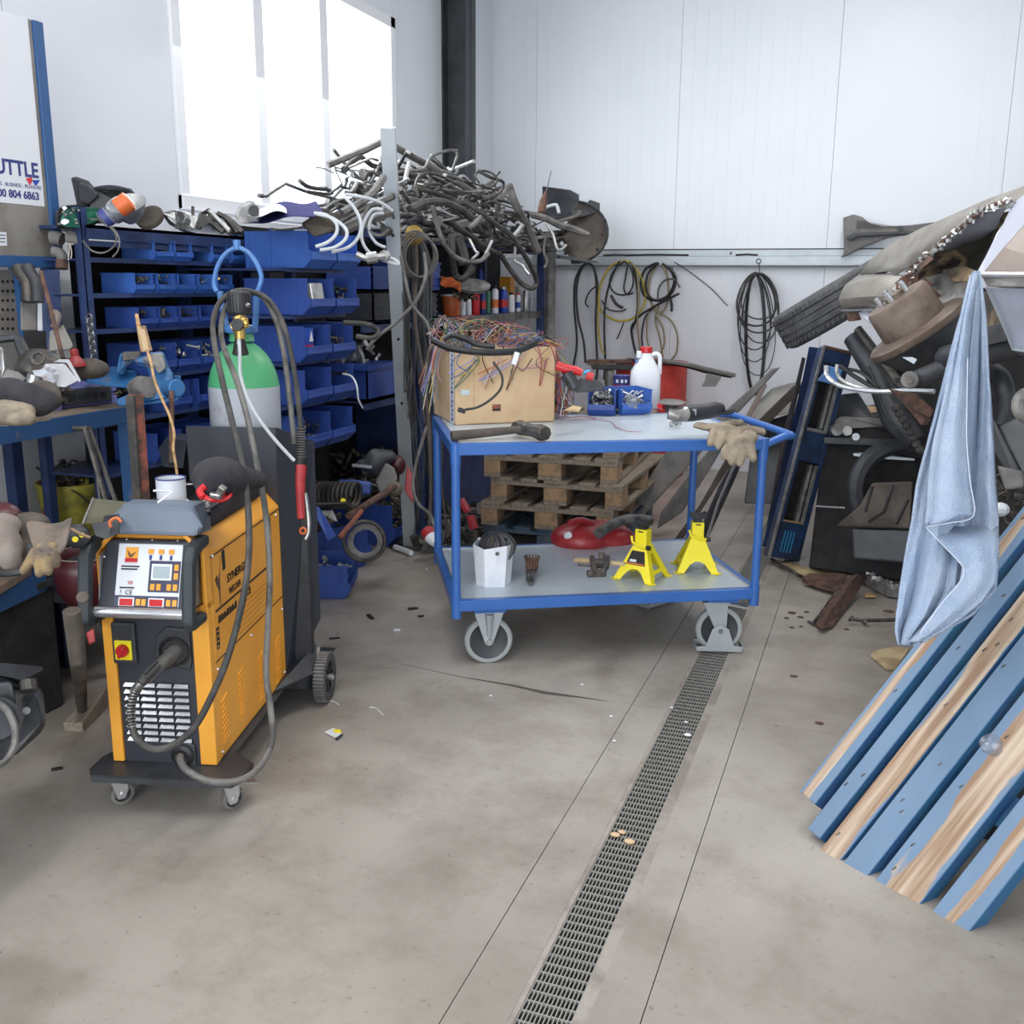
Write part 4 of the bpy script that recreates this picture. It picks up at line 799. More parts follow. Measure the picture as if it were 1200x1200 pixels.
# yellow front frame: side strips and the arch over the panel
MB().prism([(0, 0, Z0), (.034, 0, Z0), (.034, 0, .62), (.0, 0, .64)], (0, .035, 0)).build('front_strip', 'yellow', w, bev=.003)
MB().prism([(WW, 0, Z0), (WW-.05, 0, Z0), (WW-.05, 0, .62), (WW, 0, .64)], (0, .035, 0)).build('front_strip', 'yellow', w, bev=.003)
b = MB(); b.prism([(0, 0, .62), (0, .0, ZS+.02), (.055, .0, ZT+.018), (WW-.055, 0, ZT+.018), (WW, 0, ZS+.02), (WW, 0, .62), (WW-.012, 0, .62), (WW-.012, 0, ZS+.01), (WW-.06, 0, ZT+.006), (.06, 0, ZT+.006), (.012, 0, ZS+.01), (.012, 0, .62)], (0, .06, 0)); b.build('front_arch', 'yellow', w, bev=.003)
b = MB(); b.prism([(.034, .008, Z0-.003), (WW-.05, .008, Z0-.003), (WW-.05, .008, .635), (.034, .008, .635)], (0, .03, 0)); b.build('front_panel', 'machine_grey', w, bev=.003)
# seam and slots, louvres on the right side
b = MB(); b.b2((WW, .04, .443), (WW+.0012, WL, .4465)); b.b2((WW, .04, ZS-.012), (WW+.0012, WL, ZS-.008)); b.build('panel_seam', 'print_black', w)
for y in (.135, .575): MB().prism([(WW, y, .70), (WW, y+.02, .70), (WW, y+.018, .76), (WW, y-.002, .76)], (.002, 0, 0)).build('handle_slot', 'black', w)
for y0_, z0_, n in ((.06, .18, 9), (.21, .19, 10), (.405, .17, 10), (.585, .16, 10)):
    for i in range(n):
        z = z0_+i*.0165; MB().prism([(WW, y0_, z), (WW, y0_+.045, z+.012), (WW, y0_+.045, z+.004), (WW, y0_, z-.006)], (.004, 0, 0)).build('louvre', 'yellow', w, bev=.001)
for y, z in ((.06, .765), (.66, .75), (.35, .42), (.68, .40), (.05, .42), (.05, .155), (.68, .16)): MB().lathe([(.0055, 0), (.004, .004), (0, .0045)], o=(WW, y, z), axis=(1, 0, 0), seg=10).build('screw', 'silver', w)
# lettering on the side
sx_ = frame4((WW+.0015, .16, .655), (0, 1, 0), (0, -.0, 1))
def stext(s, y, z, size, th=.0006, bold=0.0, nm='lettering', sxx=1): return text(nm, s, size, 'print_black', w, frame4((WW+.0012, y, z), (0, 1, 0), (0, 0, 1)), th, bold, sxx)
stext('SYNERGIA', .165, .652, .036, bold=.0006, sxx=1.15); stext('WELDER', .175, .612, .03, sxx=.9)
b = MB(); b.b2((WW, .06, .592), (WW+.0014, .56, .5985)); b.build('rule_line', 'print_black', w)
stext('CE', .33, .56, .03, bold=.001)
for k_ in range(7): MB().prism([(WW, .076+k_*.023, .553), (WW, .094+k_*.023, .553), (WW, .097+k_*.023, .574-.004*(k_ % 3)), (WW, .081+k_*.023, .576)], (.0013, 0, 0)).build('lettering', 'print_black', w)
b = MB(); b.b2((WW, .055, .478), (WW+.0012, .078, .545)); b.build('lettering_bar', 'print_black', w)
for k_ in range(4): MB().b2((WW+.001, .06, .484+k_*.016), (WW+.0018, .073, .488+k_*.016)).build('lettering', 'yellow', w)
b = MB()
for i in range(6): b.b2((WW, .25, .545-i*.017), (WW+.0008, .6, .5458-i*.017))
b.build('rating_table_line', 'rust', w, kind='stuff')
b = MB()   # bird mark: crossed wings
for p in ([(.10, .70), (.112, .72), (.122, .76), (.108, .70), (.104, .66)], [(.07, .70), (.085, .71), (.1, .69), (.108, .665), (.095, .66), (.08, .68)], [(.096, .665), (.106, .665), (.103, .625), (.098, .61)]): b.prism([(WW, y+.0, z-.01) for y, z in p], (.0013, 0, 0))
b.build('bird_mark', 'rust', w)
# front: switch box, torch socket, vents
MB().prism([(.028, -.006, .448), (.10, -.006, .448), (.10, -.006, .575), (.028, -.006, .575)], (0, .016, 0)).build('switch_box', 'dark_grey', w, bev=.006)
s = MB().prism([(.038, -.012, .462), (.089, -.012, .462), (.089, -.012, .522), (.038, -.012, .522)], (0, .008, 0)).build('switch_plate', 'jack_yellow', w, bev=.003)
MB().lathe([(.019, 0), (.018, .012), (.0, .013)], o=(.064, -.012, .493), axis=(0, -1, 0), seg=20).build('switch_knob', 'red', s, smooth=True)
MB().box((.064, -.026, .49), (.011, .01, .036), (0, .5, 0)).build('switch_grip', 'red', s, bev=.003)
b = MB(); b.prism([(.15, 0, .455), (.255, 0, .43), (.262, 0, .46), (.262, 0, .56), (.19, 0, .565), (.155, 0, .53)], (0, .012, 0)); b.build('socket_housing', 'dark_grey', w, bev=.008)
MB().lathe([(.044, 0), (.046, .006), (.04, .012), (.036, .004), (.0, .004)], o=(.213, .0, .49), axis=(0, -1, 0), seg=30).build('socket_ring', 'black', w, smooth=True)
for i in range(9):
    for j in range(4):
        u0, z = .05+j*.0505, .388-i*.0215
        v = MB(); v.prism([(u0, .008, z), (u0+.045, .008, z), (u0+.045, .008, z-.0125), (u0+.003, .008, z-.0125)], (0, -.003, 0)); v.build('vent_slot', 'black', w)
        MB().prism([(u0+.004, .003, z-.003), (u0+.043, .003, z-.003), (u0+.045, -.004, z-.0105), (u0+.001, -.004, z-.0105)], (0, .0015, .0015)).build('vent_blade', 'silver', w)
MB().prism([(.18, -.002, .13), (.255, -.002, .13), (.255, -.002, .195), (.235, -.002, .21), (.2, -.002, .21), (.18, -.002, .19)], (0, .012, 0)).build('gland_plate', 'dark_grey', w, bev=.004)
MB().lathe([(.032, 0), (.034, .01), (.022, .016), (.018, .014), (.0, .014)], o=(.218, -.0, .165), axis=(0, -1, 0), seg=24).build('cable_gland', 'black', w, smooth=True)
for a in (0, 2.1, 4.2): MB().ball((.218+math.cos(a)*.027, -.01, .165+math.sin(a)*.027), .003, seg=6, rings=4).build('screw', 'silver', w)
# control panel, leaning back
def cpt(u, t, off=0): # u across, t 0..1 up the panel
    return Vector((u, -.052+.062*t-off, .645+.165*t-off*.35))
cz = (cpt(0, 0)-cpt(0, 1)).normalized()
def cplate(nm, u0, u1, t0, t1, off, m, th=.002, par=w, bev=0): return MB().prism([cpt(u0, t0, off), cpt(u1, t0, off), cpt(u1, t1, off), cpt(u0, t1, off)], (0, th+.0005, .3*th)).build(nm, m, par, bev=bev)
b = MB(); b.prism([cpt(.02, -.12), cpt(WW-.03, -.12), cpt(WW-.02, 1.06), cpt(.03, 1.06)], (0, .05, .0)); b.build('panel_backing', 'machine_grey', w, bev=.004)
cp = cplate('control_panel', .07, WW-.062, .0, 1.0, .003, 'panel_white')
cplate('display_field', .165, WW-.064, .24, .74, .0055, 'panel_dark', par=cp); cplate('lower_strip', .07, WW-.064, .0, .17, .0055, 'panel_dark', par=cp)
cplate('display_bezel', .172, .232, .44, .70, .008, 'panel_white', par=cp, bev=.002); cplate('lcd_screen', .178, .226, .48, .67, .0095, 'lcd', par=cp)
for u in (.083, .17): cplate('digit_bezel', u, u+.046, .015, .15, .008, 'panel_white', par=cp, bev=.001); cplate('digit_display', u+.004, u+.042, .03, .135, .0095, 'red_lcd', par=cp)
for u, t in ((.238, .6), (.238, .46), (.172, .28), (.19, .28), (.22, .28), (.238, .28), (.134, .03), (.15, .03), (.222, .03), (.24, .03)): cplate('button', u, u+.013, t, t+.1, .0085, 'yellow', par=cp, bev=.001)
cplate('logo_square', .092, .128, .72, .95, .0055, 'yellow', par=cp); cplate('logo_base', .092, .128, .72, .78, .0075, 'red', par=cp)
MB().prism([cpt(.096, .92, .0075), cpt(.108, .84, .0075), cpt(.124, .9, .0075), cpt(.112, .8, .0075), cpt(.104, .8, .0075)], (0, .0012, 0)).build('logo_wings', 'rust', cp)
ux = Vector((1, 0, 0)); uy = (cpt(0, 1)-cpt(0, 0)).normalized()
def ctext(s, u, t, sz, m='print_black'): return text('lettering', s, sz, m, cp, frame4(cpt(u, t, .0078), ux, uy), .0003)
for k_, (t_, e_) in enumerate(((.635, .135), (.59, .13), (.29, .125))): cplate('fine_print', .082, e_, t_, t_+.016, .0055, 'print_black', par=cp)
ctext('W', .105, .36, .016, 'print_red'); ctext('CE', .1, .2, .018); ctext('!', .085, .2, .018)
for i, u in enumerate((.158, .188, .218)): cplate('mode_icon', u, u+.016, .86, .93, .0065, 'yellow', par=cp); cplate('mode_symbol', u+.004, u+.011, .76, .83, .0055, 'print_blue', par=cp)
for u in (.09, .165, .24): MB().ball(cpt(u, 1.07, .002), .0035, seg=8, rings=5).build('screw', 'silver', w)
# handles and the chrome bar
for u0 in (.0, WW-.045):
    b = MB(); s_ = -1 if u0 < .1 else 1
    pr_ = [(-.1, .60), (-.115, .625), (-.085, .80), (-.06, .835), (.0, .845), (.05, .845), (.05, .815), (.0, .81), (-.03, .80), (-.05, .78), (-.077, .65), (-.06, .63), (.0, .63), (.0, .60)]
    b.prism([(u0-.012 if s_ < 0 else u0+.012, y, z-.012) for y, z in pr_], (.034, 0, 0)); b.build('handle', 'handle_black', w, bev=.009)
    b = MB(); b.prism([(u0+.022, -.05, .64), (u0+.022, .0, .64), (u0+.022, .02, .79), (u0+.022, -.02, .78)], (.003, 0, 0)); b.build('handle_cheek', 'alu', w)
    for y, z in ((-.035, .66), (.0, .77)): MB().ball((u0+(.02 if s_ > 0 else .026), y, z), .004, seg=8, rings=5).build('screw', 'silver', w)
MB().cyl((.02, -.065, .627), (WW-.035, -.065, .627), .016, 18).build('chrome_bar', 'silver', w, smooth=True)
b = MB(); b.prism([(.03, -.01, .60), (WW-.045, -.01, .60), (WW-.045, -.03, .615), (.03, -.03, .615)], (0, .03, 0)); b.build('panel_skirt', 'silver', w, bev=.003)
# grey cap on the front of the lid
b = MB(); pr_ = [(.0, ZT+.01), (.012, ZT+.035), (.03, ZT+.075), (.05, ZT+.09), (.11, ZT+.09), (.125, ZT+.08), (.125, ZT)]
n0 = [(.07-(.02 if z < ZT+.06 else 0), y-.015, z) for y, z in pr_]; n1 = [(WW-.03+(.02 if z < ZT+.06 else 0), y-.015, z) for y, z in pr_]; k = len(pr_)
b.add(n0+n1, [tuple(range(k)), tuple(range(k, 2*k))[::-1]]+[(i, (i+1) % k, k+(i+1) % k, k+i) for i in range(k)]); b.build('lid_cap', 'cap_grey', w, bev=.012)
# black open tray on the lid
b = MB(); x0, x1, y0_, y1_ = .06, WW-.03, .15, .60; zt0 = ZT
b.b2((x0, y0_, zt0), (x1, y1_, zt0+.005)); b.b2((x1-.003, y0_, zt0), (x1, y1_, zt0+.055)); b.b2((x0, y0_, zt0), (x0+.003, y1_, zt0+.055)); b.b2((x0, y1_-.003, zt0), (x1, y1_, zt0+.055)); b.b2((x1-.018, y0_, zt0+.052), (x1, y1_, zt0+.055)); b.build('tool_tray', 'black_plastic', w)
# base plate, rear tray and bottle carrier
b = MB(); b.prism([(-.05, -.05, .125), (-.03, -.085, .125), (.39, -.085, .125), (.42, -.03, .125), (.42, .03, .125), (.34, .1, .125), (.34, .68, .125), (.42, .78, .125), (.42, 1.02, .125), (-.09, 1.02, .125), (-.09, .78, .125), (-.02, .68, .125), (-.02, .1, .125), (-.05, .03, .125)], (0, 0, .008)); b.build('base_plate', 'dark_grey', w, bev=.002)
b = MB()
for a_, c_ in (((-.05, -.05), (-.03, -.085)), ((-.03, -.085), (.39, -.085)), ((.39, -.085), (.42, -.03)), ((.42, -.03), (.42, .03))): b.prism([(a_[0], a_[1], .108), (c_[0], c_[1], .108), (c_[0], c_[1], .133), (a_[0], a_[1], .133)], (0, .003, 0) if abs(a_[0]-c_[0]) > .01 else (-.003, 0, 0))
b.build('base_lip', 'dark_grey', w)
b = MB(); b.prism([(WW+.0, .55, .135), (WW+.1, .74, .135), (WW+.07, .86, .2), (WW, .86, .16)], (0, 0, .006)); b.prism([(WW+.0, .60, .13), (WW+.1, .74, .14), (WW+.1, .76, .06), (WW, .72, .06)], (0, .006, 0)); b.build('side_gusset', 'black_plastic', w)
b = MB(); b.b2((.0, .70, .13), (WW, .706, 1.05)); b.b2((WW-.004, .70, .13), (WW, .80, .96)); b.b2((.0, .70, .13), (.004, .80, .96))
b.build('carrier_back', 'machine_grey', w, bev=.001)
b = MB(); b.prism([(WW, .70, .13), (WW+.005, .80, .13), (WW+.08, .88, .3), (WW+.085, .86, .98), (WW+.0, .70, 1.05)], (.004, .004, 0)); b.build('carrier_wing', 'machine_grey', w, bev=.001)
b = MB(); b.prism([(WW+.01, .78, .12), (WW+.07, .80, .12), (WW+.07, .80, .93), (WW+.01, .78, .93)], (.002, .03, 0)); b.build('carrier_post', 'black_plastic', w, bev=.003)
b = MB(); b.prism([(-.10, .72, .90), (-.02, .70, .90), (.0, .70, 1.0), (-.09, .74, 1.0), (-.13, .76, .96)], (0, .12, 0)); b.build('carrier_bracket', 'machine_grey', w, bev=.002)
# wheels
def wheel_big(x, nm='rear_wheel'):
    r = MB(); ax = (1, 0, 0); c = (x, .81, .094)
    r.lathe([(.06, -.02), (.084, -.022), (.092, -.018), (.094, 0), (.092, .018), (.084, .022), (.06, .02), (.06, -.02)], o=c, axis=ax, seg=40); o = r.build(nm, 'tyre', w, smooth=True)
    g = MB()
    for i in range(44):
        a = 2*PI*i/44; g.box((x, .81+math.cos(a)*.0935, .094+math.sin(a)*.0935), (.04, .006, .004), (a+PI/2, 0, 0))
    g.build('tread_block', 'grey_plastic', o, kind='stuff')
    s_ = MB(); s_.lathe([(.0, -.012), (.06, -.01), (.061, .01), (.0, .012)], o=c, axis=ax, seg=30); s_.build('wheel_disc', 'black_plastic', o, smooth=True)
    for i in range(7): a = 2*PI*i/7; MB().bar((x+.014, .81+math.cos(a)*.015, .094+math.sin(a)*.015), (x+.014, .81+math.cos(a)*.062, .094+math.sin(a)*.062), .01, .006, (1, 0, 0)).build('spoke', 'black', o)
    MB().lathe([(.012, 0), (.012, .02), (.004, .024), (0, .024)], o=(x+.012, .81, .094), axis=ax, seg=12).build('hub_nut', 'silver', o)
wheel_big(.43); wheel_big(-.1)
MB().cyl((-.1, .81, .094), (.43, .81, .094), .009, 10).build('axle', 'steel', w)
MB().prism([(WW+.02, .76, .13), (WW+.085, .78, .13), (WW+.085, .86, .19), (WW+.02, .86, .19)], (0, .0, .004)).build('axle_guard', 'grey_metal_paint', w)
for cx_, ang in ((.018, .7), (.36, .75)):
    R_ = Matrix.Rotation(ang, 3, 'Z'); cc = Vector((cx_, -.01, 0)); tr = lambda p: cc+R_ @ Vector(p)
    b = MB(); b.cyl(tr((0, 0, .085)), tr((0, 0, .125)), .026, 14)
    for s_ in (-1, 1): b.prism([tr((-.03, s_*.018, .095)), tr((.02, s_*.018, .095)), tr((.02, s_*.018, .05)), tr((-.012+.02, s_*.018, .025)), tr((-.012, s_*.018, .025))], R_ @ Vector((0, .003, 0)))
    b.prism([tr((-.03, -.02, .093)), tr((.035, -.02, .093)), tr((.035, .02, .093)), tr((-.03, .02, .093))], (0, 0, .004)); o = b.build('castor_fork', 'silver', w)
    MB().prism([tr((.02, -.028, .09)), tr((.078, -.03, .07)), tr((.078, .03, .07)), tr((.02, .028, .09))], (0, 0, .003)).build('brake_pedal', 'silver', o)
    MB().lathe([(.025, -.013), (.034, -.012), (.036, 0), (.034, .012), (.025, .013), (.025, -.013)], o=tr((.004, 0, .037)), axis=R_ @ Vector((0, 1, 0)), seg=24).build('castor_wheel', 'grey_plastic', o, smooth=True)
    MB().lathe([(.0, -.022), (.009, -.022), (.009, .022), (0, .022)], o=tr((.004, 0, .037)), axis=R_ @ Vector((0, 1, 0)), seg=10).build('wheel_bolt', 'silver', o)
# ------------------------------------------------------------------ torch, leads
def wl_(pts): return cr([S(*p) for p in pts], 6)
tc = thing('welding_torch', 'black ribbed welding torch hose looped from the front socket over the gas bottle', 'hose', tuple(S(180, 880, 2.72)))
b = MB().tube([S(206, 764, 2.72), S(200, 769, 2.69), S(190, 778, 2.66), S(178, 788, 2.64), S(165, 801, 2.62)], [.021, .02, .018, .016, .012], 12); g = b.build('torch_plug', 'rubber', tc, world=True, smooth=True)
for t in (.12, .3): p = S(206-41*t, 764+37*t, 2.71-.08*t); q = S(206-41*(t+.06), 764+37*(t+.06), 2.71-.08*(t+.06)); MB().cyl(p, q, .0225, 14).build('grip_ring', 'black', g, world=True, smooth=True)
for i in range(3):
    off = (i-1)*5; MB().tube([S(188+off*.7, 779+off, 2.64), S(172+off*.7, 795+off, 2.61)], .004, 5).build('grip_rib', 'black', g, world=True)
sp = wl_([(164, 802, 2.62), (157, 812, 2.61), (153, 832, 2.61), (154, 853, 2.61)])
hel = []; N = 170
for i in range(N):
    f_ = i/(N-1)*(len(sp)-1.001); a_ = sp[int(f_)].lerp(sp[int(f_)+1], f_-int(f_)); t_ = (sp[int(f_)+1]-sp[int(f_)]).normalized(); nx = t_.cross(Vector((0, 1, 0))).normalized(); ny = t_.cross(nx); an = i*2*PI/10
    hel.append(a_+(nx*math.cos(an)+ny*math.sin(an))*.0115)
MB().tube(hel, .0018, 5).build('bend_spring', 'steel', tc, world=True, smooth=True)
la = wl_([(164, 802, 2.62), (157, 812, 2.61), (153, 832, 2.61), (155, 853, 2.61), (163, 868, 2.61), (180, 878, 2.62), (203, 873, 2.63), (228, 852, 2.66), (250, 812, 2.7), (267, 770, 2.74), (282, 715, 2.77), (291, 660, 2.8), (291, 600, 2.84), (284, 545, 2.9), (271, 490, 3.0), (259, 440, 3.1), (251, 400, 3.2), (250, 375, 3.3), (258, 354, 3.38), (275, 342, 3.42), (295, 342, 3.43), (315, 352, 3.43), (330, 376, 3.42), (340, 410, 3.42), (347, 450, 3.42), (351, 485, 3.42), (353, 510, 3.42)])
MB().tube(la, .0095, 9).build('torch_hose', 'rubber', tc, world=True, smooth=True)
hel = []; p0, p1 = S(353, 500, 3.42), S(352, 538, 3.42)
for i in range(130): an = i*2*PI/10; hel.append(p0.lerp(p1, i/129)+Vector((math.cos(an), math.sin(an), 0))*.014)
MB().tube(hel, .003, 5).build('hose_spring', 'dark_steel', tc, world=True, smooth=True)
MB().cyl(S(352, 536, 3.42), S(352, 548, 3.42), .018, 12).build('torch_collar', 'black', tc, world=True, smooth=True)
MB().tube([S(353, 546, 3.41), S(352, 560, 3.4), (S(352, 583, 3.39)), S(353, 608, 3.38)], [.019, .018, .015, .013], 10).build('torch_handle', 'dull_red', tc, world=True, smooth=True)
MB().tube(crpx([(358, 578, 3.4), (361, 600, 3.4), (362, 622, 3.4), (358, 632, 3.4)], 3), .008, 8).build('torch_neck', 'steel', tc, world=True, smooth=True)
MB().torus(S(355, 622, 3.39), F, .01, .0035, 14, 6).build('orange_ring', 'orange', tc, world=True, smooth=True)
o = single('earth_lead', MB().tube(wl_([(211, 886, 2.74), (213, 896, 2.70), (224, 906, 2.68), (244, 915, 2.68), (272, 916, 2.7), (294, 908, 2.73), (310, 890, 2.78), (319, 865, 2.84), (317, 830, 2.9), (312, 790, 2.95), (314, 730, 3.0), (316, 680, 3.02), (314, 630, 3.04), (309, 585, 3.06), (300, 540, 3.1), (290, 490, 3.14), (277, 445, 3.18), (265, 415, 3.24), (259, 392, 3.3), (262, 366, 3.36), (274, 350, 3.41), (290, 343, 3.44), (308, 348, 3.45), (322, 372, 3.45), (331, 405, 3.45), (337, 445, 3.45), (342, 490, 3.45), (345, 520, 3.45)]), .0095, 9), 'hose_grey', 'long grey power lead looping from the front gland up over the gas bottle', 'cable', smooth=True)
single('gas_hose', MB().tube(wl_([(280, 398, 3.32), (281, 415, 3.31), (282, 440, 3.32), (290, 466, 3.33), (303, 490, 3.34), (322, 515, 3.36), (345, 540, 3.38)]), .006, 8), 'hose_white', 'clear white gas hose running from the brass regulator down to the right', 'hose', smooth=True)
# ------------------------------------------------------------------ gas bottle
Wm = Matrix.Translation(w.location) @ Matrix.Rotation(WR, 4, 'Z')
cc = Wm @ Vector((.158, .865, .135))
cy = thing('gas_bottle', 'tall grey gas bottle with green shoulder and blue valve guard behind the welding machine', 'gas bottle', tuple(cc), WR)
R_ = .125
MB().lathe([(.02, .0), (.1, .0), (R_, .03), (R_, 1.04), (R_+.0005, 1.042)], seg=48).build('bottle_body', 'grey_cyl', cy, smooth=True)
pr_ = [(R_, 1.042)]+[(R_*math.cos(a)*.78+R_*.22*(1-a/(PI/2))+.0, 1.042+.16*math.sin(a)) for a in [PI/2*i/9 for i in range(1, 9)]]+[(.045, 1.2), (.042, 1.215), (.042, 1.245), (.0, 1.245)]
MB().lathe(pr_, seg=48).build('bottle_shoulder', 'green_cyl', cy, smooth=True, ang=60)
MB().lathe([(.036, 1.225), (.056, 1.23), (.06, 1.24), (.056, 1.255), (.036, 1.255)], seg=30).build('guard_ring', 'guard_blue', cy, smooth=True)
for s_ in (-1, 1):
    MB().tube([(s_*.05, 0, 1.245), (s_*.062, -.01, 1.32), (s_*.066, -.012, 1.372)], .011, 10).build('guard_arm', 'guard_blue', cy, smooth=True)
MB().tube(cr([(-.078, -.01, 1.37), (-.09, 0, 1.40), (-.072, 0, 1.46), (-.04, 0, 1.502), (0, 0, 1.52), (.035, 0, 1.508), (.066, 0, 1.47), (.082, 0, 1.42), (.07, -.01, 1.375)], 5), .0085, 10).build('guard_arch', 'guard_blue', cy, smooth=True)
MB().cyl((0, 0, 1.515), (0, 0, 1.548), .013, 14).build('guard_knob', 'guard_blue', cy, smooth=True)
MB().lathe([(.018, 1.245), (.022, 1.26), (.016, 1.30), (.02, 1.33), (.0, 1.33)], seg=16).build('valve_body', 'brass', cy, smooth=True)
rg = thing('gas_regulator', 'brass gas regulator with a big black ribbed knob screwed on the gas bottle', 'regulator', tuple(cc+Vector((.03, -.06, 1.28))))
MB().lathe([(.034, 0), (.038, .006), (.038, .07), (.033, .078), (.0, .078)], o=S(281, 369, 3.37), axis=(0, 0, 1), seg=24).build('ribbed_knob', 'black', rg, world=True, smooth=True)
b = MB(); kk = S(281, 369, 3.37)
for i in range(24): a = 2*PI*i/24; b.box(kk+Vector((math.cos(a)*.038, math.sin(a)*.038, .04)), (.004, .004, .06), (0, 0, a))
b.build('knob_rib', 'dark_grey', rg, world=True, kind='stuff')
for a_, c_, r_ in (((280, 372), (280, 388), .02), ((272, 384), (290, 378), .017), ((281, 386), (281, 398), .018), ((286, 373), (287, 384), .014)): MB().cyl(S(a_[0], a_[1], 3.36), S(c_[0], c_[1], 3.36), r_, 12).build('brass_block', 'brass', rg, world=True, smooth=True)
MB().lathe([(.0, 0), (.02, 0), (.02, .015), (0, .018)], o=S(279, 381, 3.34), axis=-F, seg=14).build('gauge_cap', 'black', rg, world=True, smooth=True)
MB().lathe([(.016, .0), (.028, -.05), (.02, -.055), (.0, -.055)], o=S(281, 397, 3.36), axis=(0, 0, 1), seg=16).build('black_cone', 'black', rg, world=True, smooth=True)
MB().cyl(S(280, 398, 3.32), S(280, 404, 3.32), .008, 10).build('hose_clip', 'silver', rg, world=True); MB().ball(S(290, 358, 3.34), .01).build('outlet', 'steel', rg, world=True)
# ------------------------------------------------------------------ things on the machine's tray
p = Wm @ Vector((.125, .16, ZT+.006)); p = Wm @ Vector((.165, .165, ZT+.006))
o = thing('mug', 'white enamel mug with a blue rim standing behind the grey cap', 'mug', tuple(p), .3)
MB().lathe([(.036, 0), (.041, .004), (.043, .135), (.040, .135), (.038, .01), (.0, .008)], seg=32).build('mug_wall', 'plastic_white', o, smooth=True)
MB().torus((0, 0, .136), (0, 0, 1), .0425, .0022, 32, 6).build('blue_rim', 'print_blue', o, smooth=True)
MB().tube([(.03, .02, .112), (.06, .03, .112), (.10, .05, .108)], .0025, 6).build('spoon', 'silver', o)
for a_, c_ in (((180, 575, 2.55), (203, 576, 2.6)), ((185, 589, 2.55), (204, 577, 2.6))):
    single('welding_rod', MB().tube([S(a_[0], a_[1], 2.68), S(c_[0]-2, c_[1], 2.72)], .003, 6), 'plastic_white', 'thin white rod sticking out left beside the enamel mug', 'rod', 'thin white rods beside the mug')
b = MB()
tb = lambda px, py, d: S(px, py, d)
for p_, r_, sc in (((258, 560, 2.86), .072, (1.2, 1, .85)), ((248, 568, 2.83), .045, (1.1, 1, .8)), ((276, 560, 2.92), .055, (1.3, 1, .75)), ((292, 562, 2.98), .045, (1.4, 1, .7)), ((240, 575, 2.8), .025, (1.2, 1, .7))): b.ball(tb(*p_), r_, sc, 14, 10)
single('welding_hood', b, 'cloth_dark', 'dark cloth hood crumpled in the tray behind the enamel mug', 'hood', remesh=.008, sm=6)
b = MB(); b.tube(crpx([(236, 579, 2.78), (245, 585, 2.76), (256, 585, 2.78), (266, 579, 2.84)], 4), .007, 8); b.tube(crpx([(240, 570, 2.78), (234, 576, 2.77), (238, 583, 2.76)], 3), .01, 8)
single('red_strap', b, 'red', 'glossy red strap under the dark hood in the tray', 'strap', smooth=True)
single('red_wire', MB().tube(crpx([(268, 570, 2.85), (272, 575, 2.84), (268, 583, 2.8), (258, 587, 2.78), (248, 586, 2.76)], 4), .005, 8), 'red', 'second red band curling at the right of the dark hood', 'strap', smooth=True)
b = MB(); b.box(S(258, 578, 2.77), (.02, .02, .05), (.3, .6, .2)); b.box(S(252, 581, 2.76), (.03, .015, .015), (.3, .2, .5)); single('spring_clamp', b, 'steel', 'small grey metal clamp on the red strap', 'clamp', bev=.003)
b = MB(); junk(b, tuple(Wm @ Vector((.2, .2, ZT+.01))), tuple(Wm @ Vector((.17, .34, ZT+.035))), 14, .05); single('loose_hardware', b, 'alu', 'thin rods and clips scattered in the welding machine tray', 'hardware', kind='stuff')

# ------------------------------------------------------------------ blue trolley
CA = .506; CO = Vector((-1.515, 3.56, 0)); CL, CW, CH1, CH0 = 1.262, .83, .935, .30
ct = thing('trolley', 'blue steel trolley with two zinc shelves standing on grey wheels', 'trolley', tuple(CO), CA)
Cm = Matrix.Translation(CO) @ Matrix.Rotation(CA, 4, 'Z')
def onc(x, y, z): return Cm @ Vector((x, y, z))
pr_ = .021
for x in (0, CL):
    for y in (0, CW):
        p_ = MB().cyl((x, y, CH0-.05), (x, y, CH1-.075), pr_*.85, 18).build('post', 'cart_blue', ct, smooth=True)
        MB().cyl((x, y, CH1-.085), (x, y, CH1), pr_, 18).build('post_collar', 'cart_blue', p_, smooth=True)
        MB().cyl((x, y, CH0-.075), (x, y, CH0+.01), pr_, 18).build('foot_collar', 'cart_blue', p_, smooth=True)
for z, nm in ((CH1, 'upper'), (CH0, 'lower')):
    t = .045; e = .018
    for a_, b_ in (((0, -e, z-t), (CL, -e+.03, z)), ((0, CW+e-.03, z-t), (CL, CW+e, z)), ((-e, 0, z-t), (-e+.03, CW, z)), ((CL+e-.03, 0, z-t), (CL+e, CW, z))): MB().b2(a_, b_).build(nm+'_rail', 'cart_blue', ct, bev=.003)
    MB().b2((.004, .004, z-.02), (CL-.004, CW-.004, z-.004 if z == CH0 else z-.002)).build(nm+'_shelf', 'galv_sheet', ct, bev=.001)
    b = MB()
    for yy in (.012, CW-.016): b.b2((.02, yy, z-.004), (CL-.02, yy+.004, z+.001))
    for xx in (.012, CL-.016): b.b2((xx, .02, z-.004), (xx+.004, CW-.02, z+.001))
    b.build(nm+'_edge_bead', 'silver', ct)
hx = CL+.15
MB().tube(cr([(CL, CW-.02, CH1-.0), (CL+.05, CW-.03, CH1+.0), (hx-.02, CW-.06, CH1+.0), (hx, CW-.12, CH1+.0), (hx, .12, CH1+.0), (hx-.02, .05, CH1), (hx-.06, .02, CH1-.0), (CL, .0, CH1-.03)], 5), .016, 14).build('push_handle', 'cart_blue', ct, smooth=True)
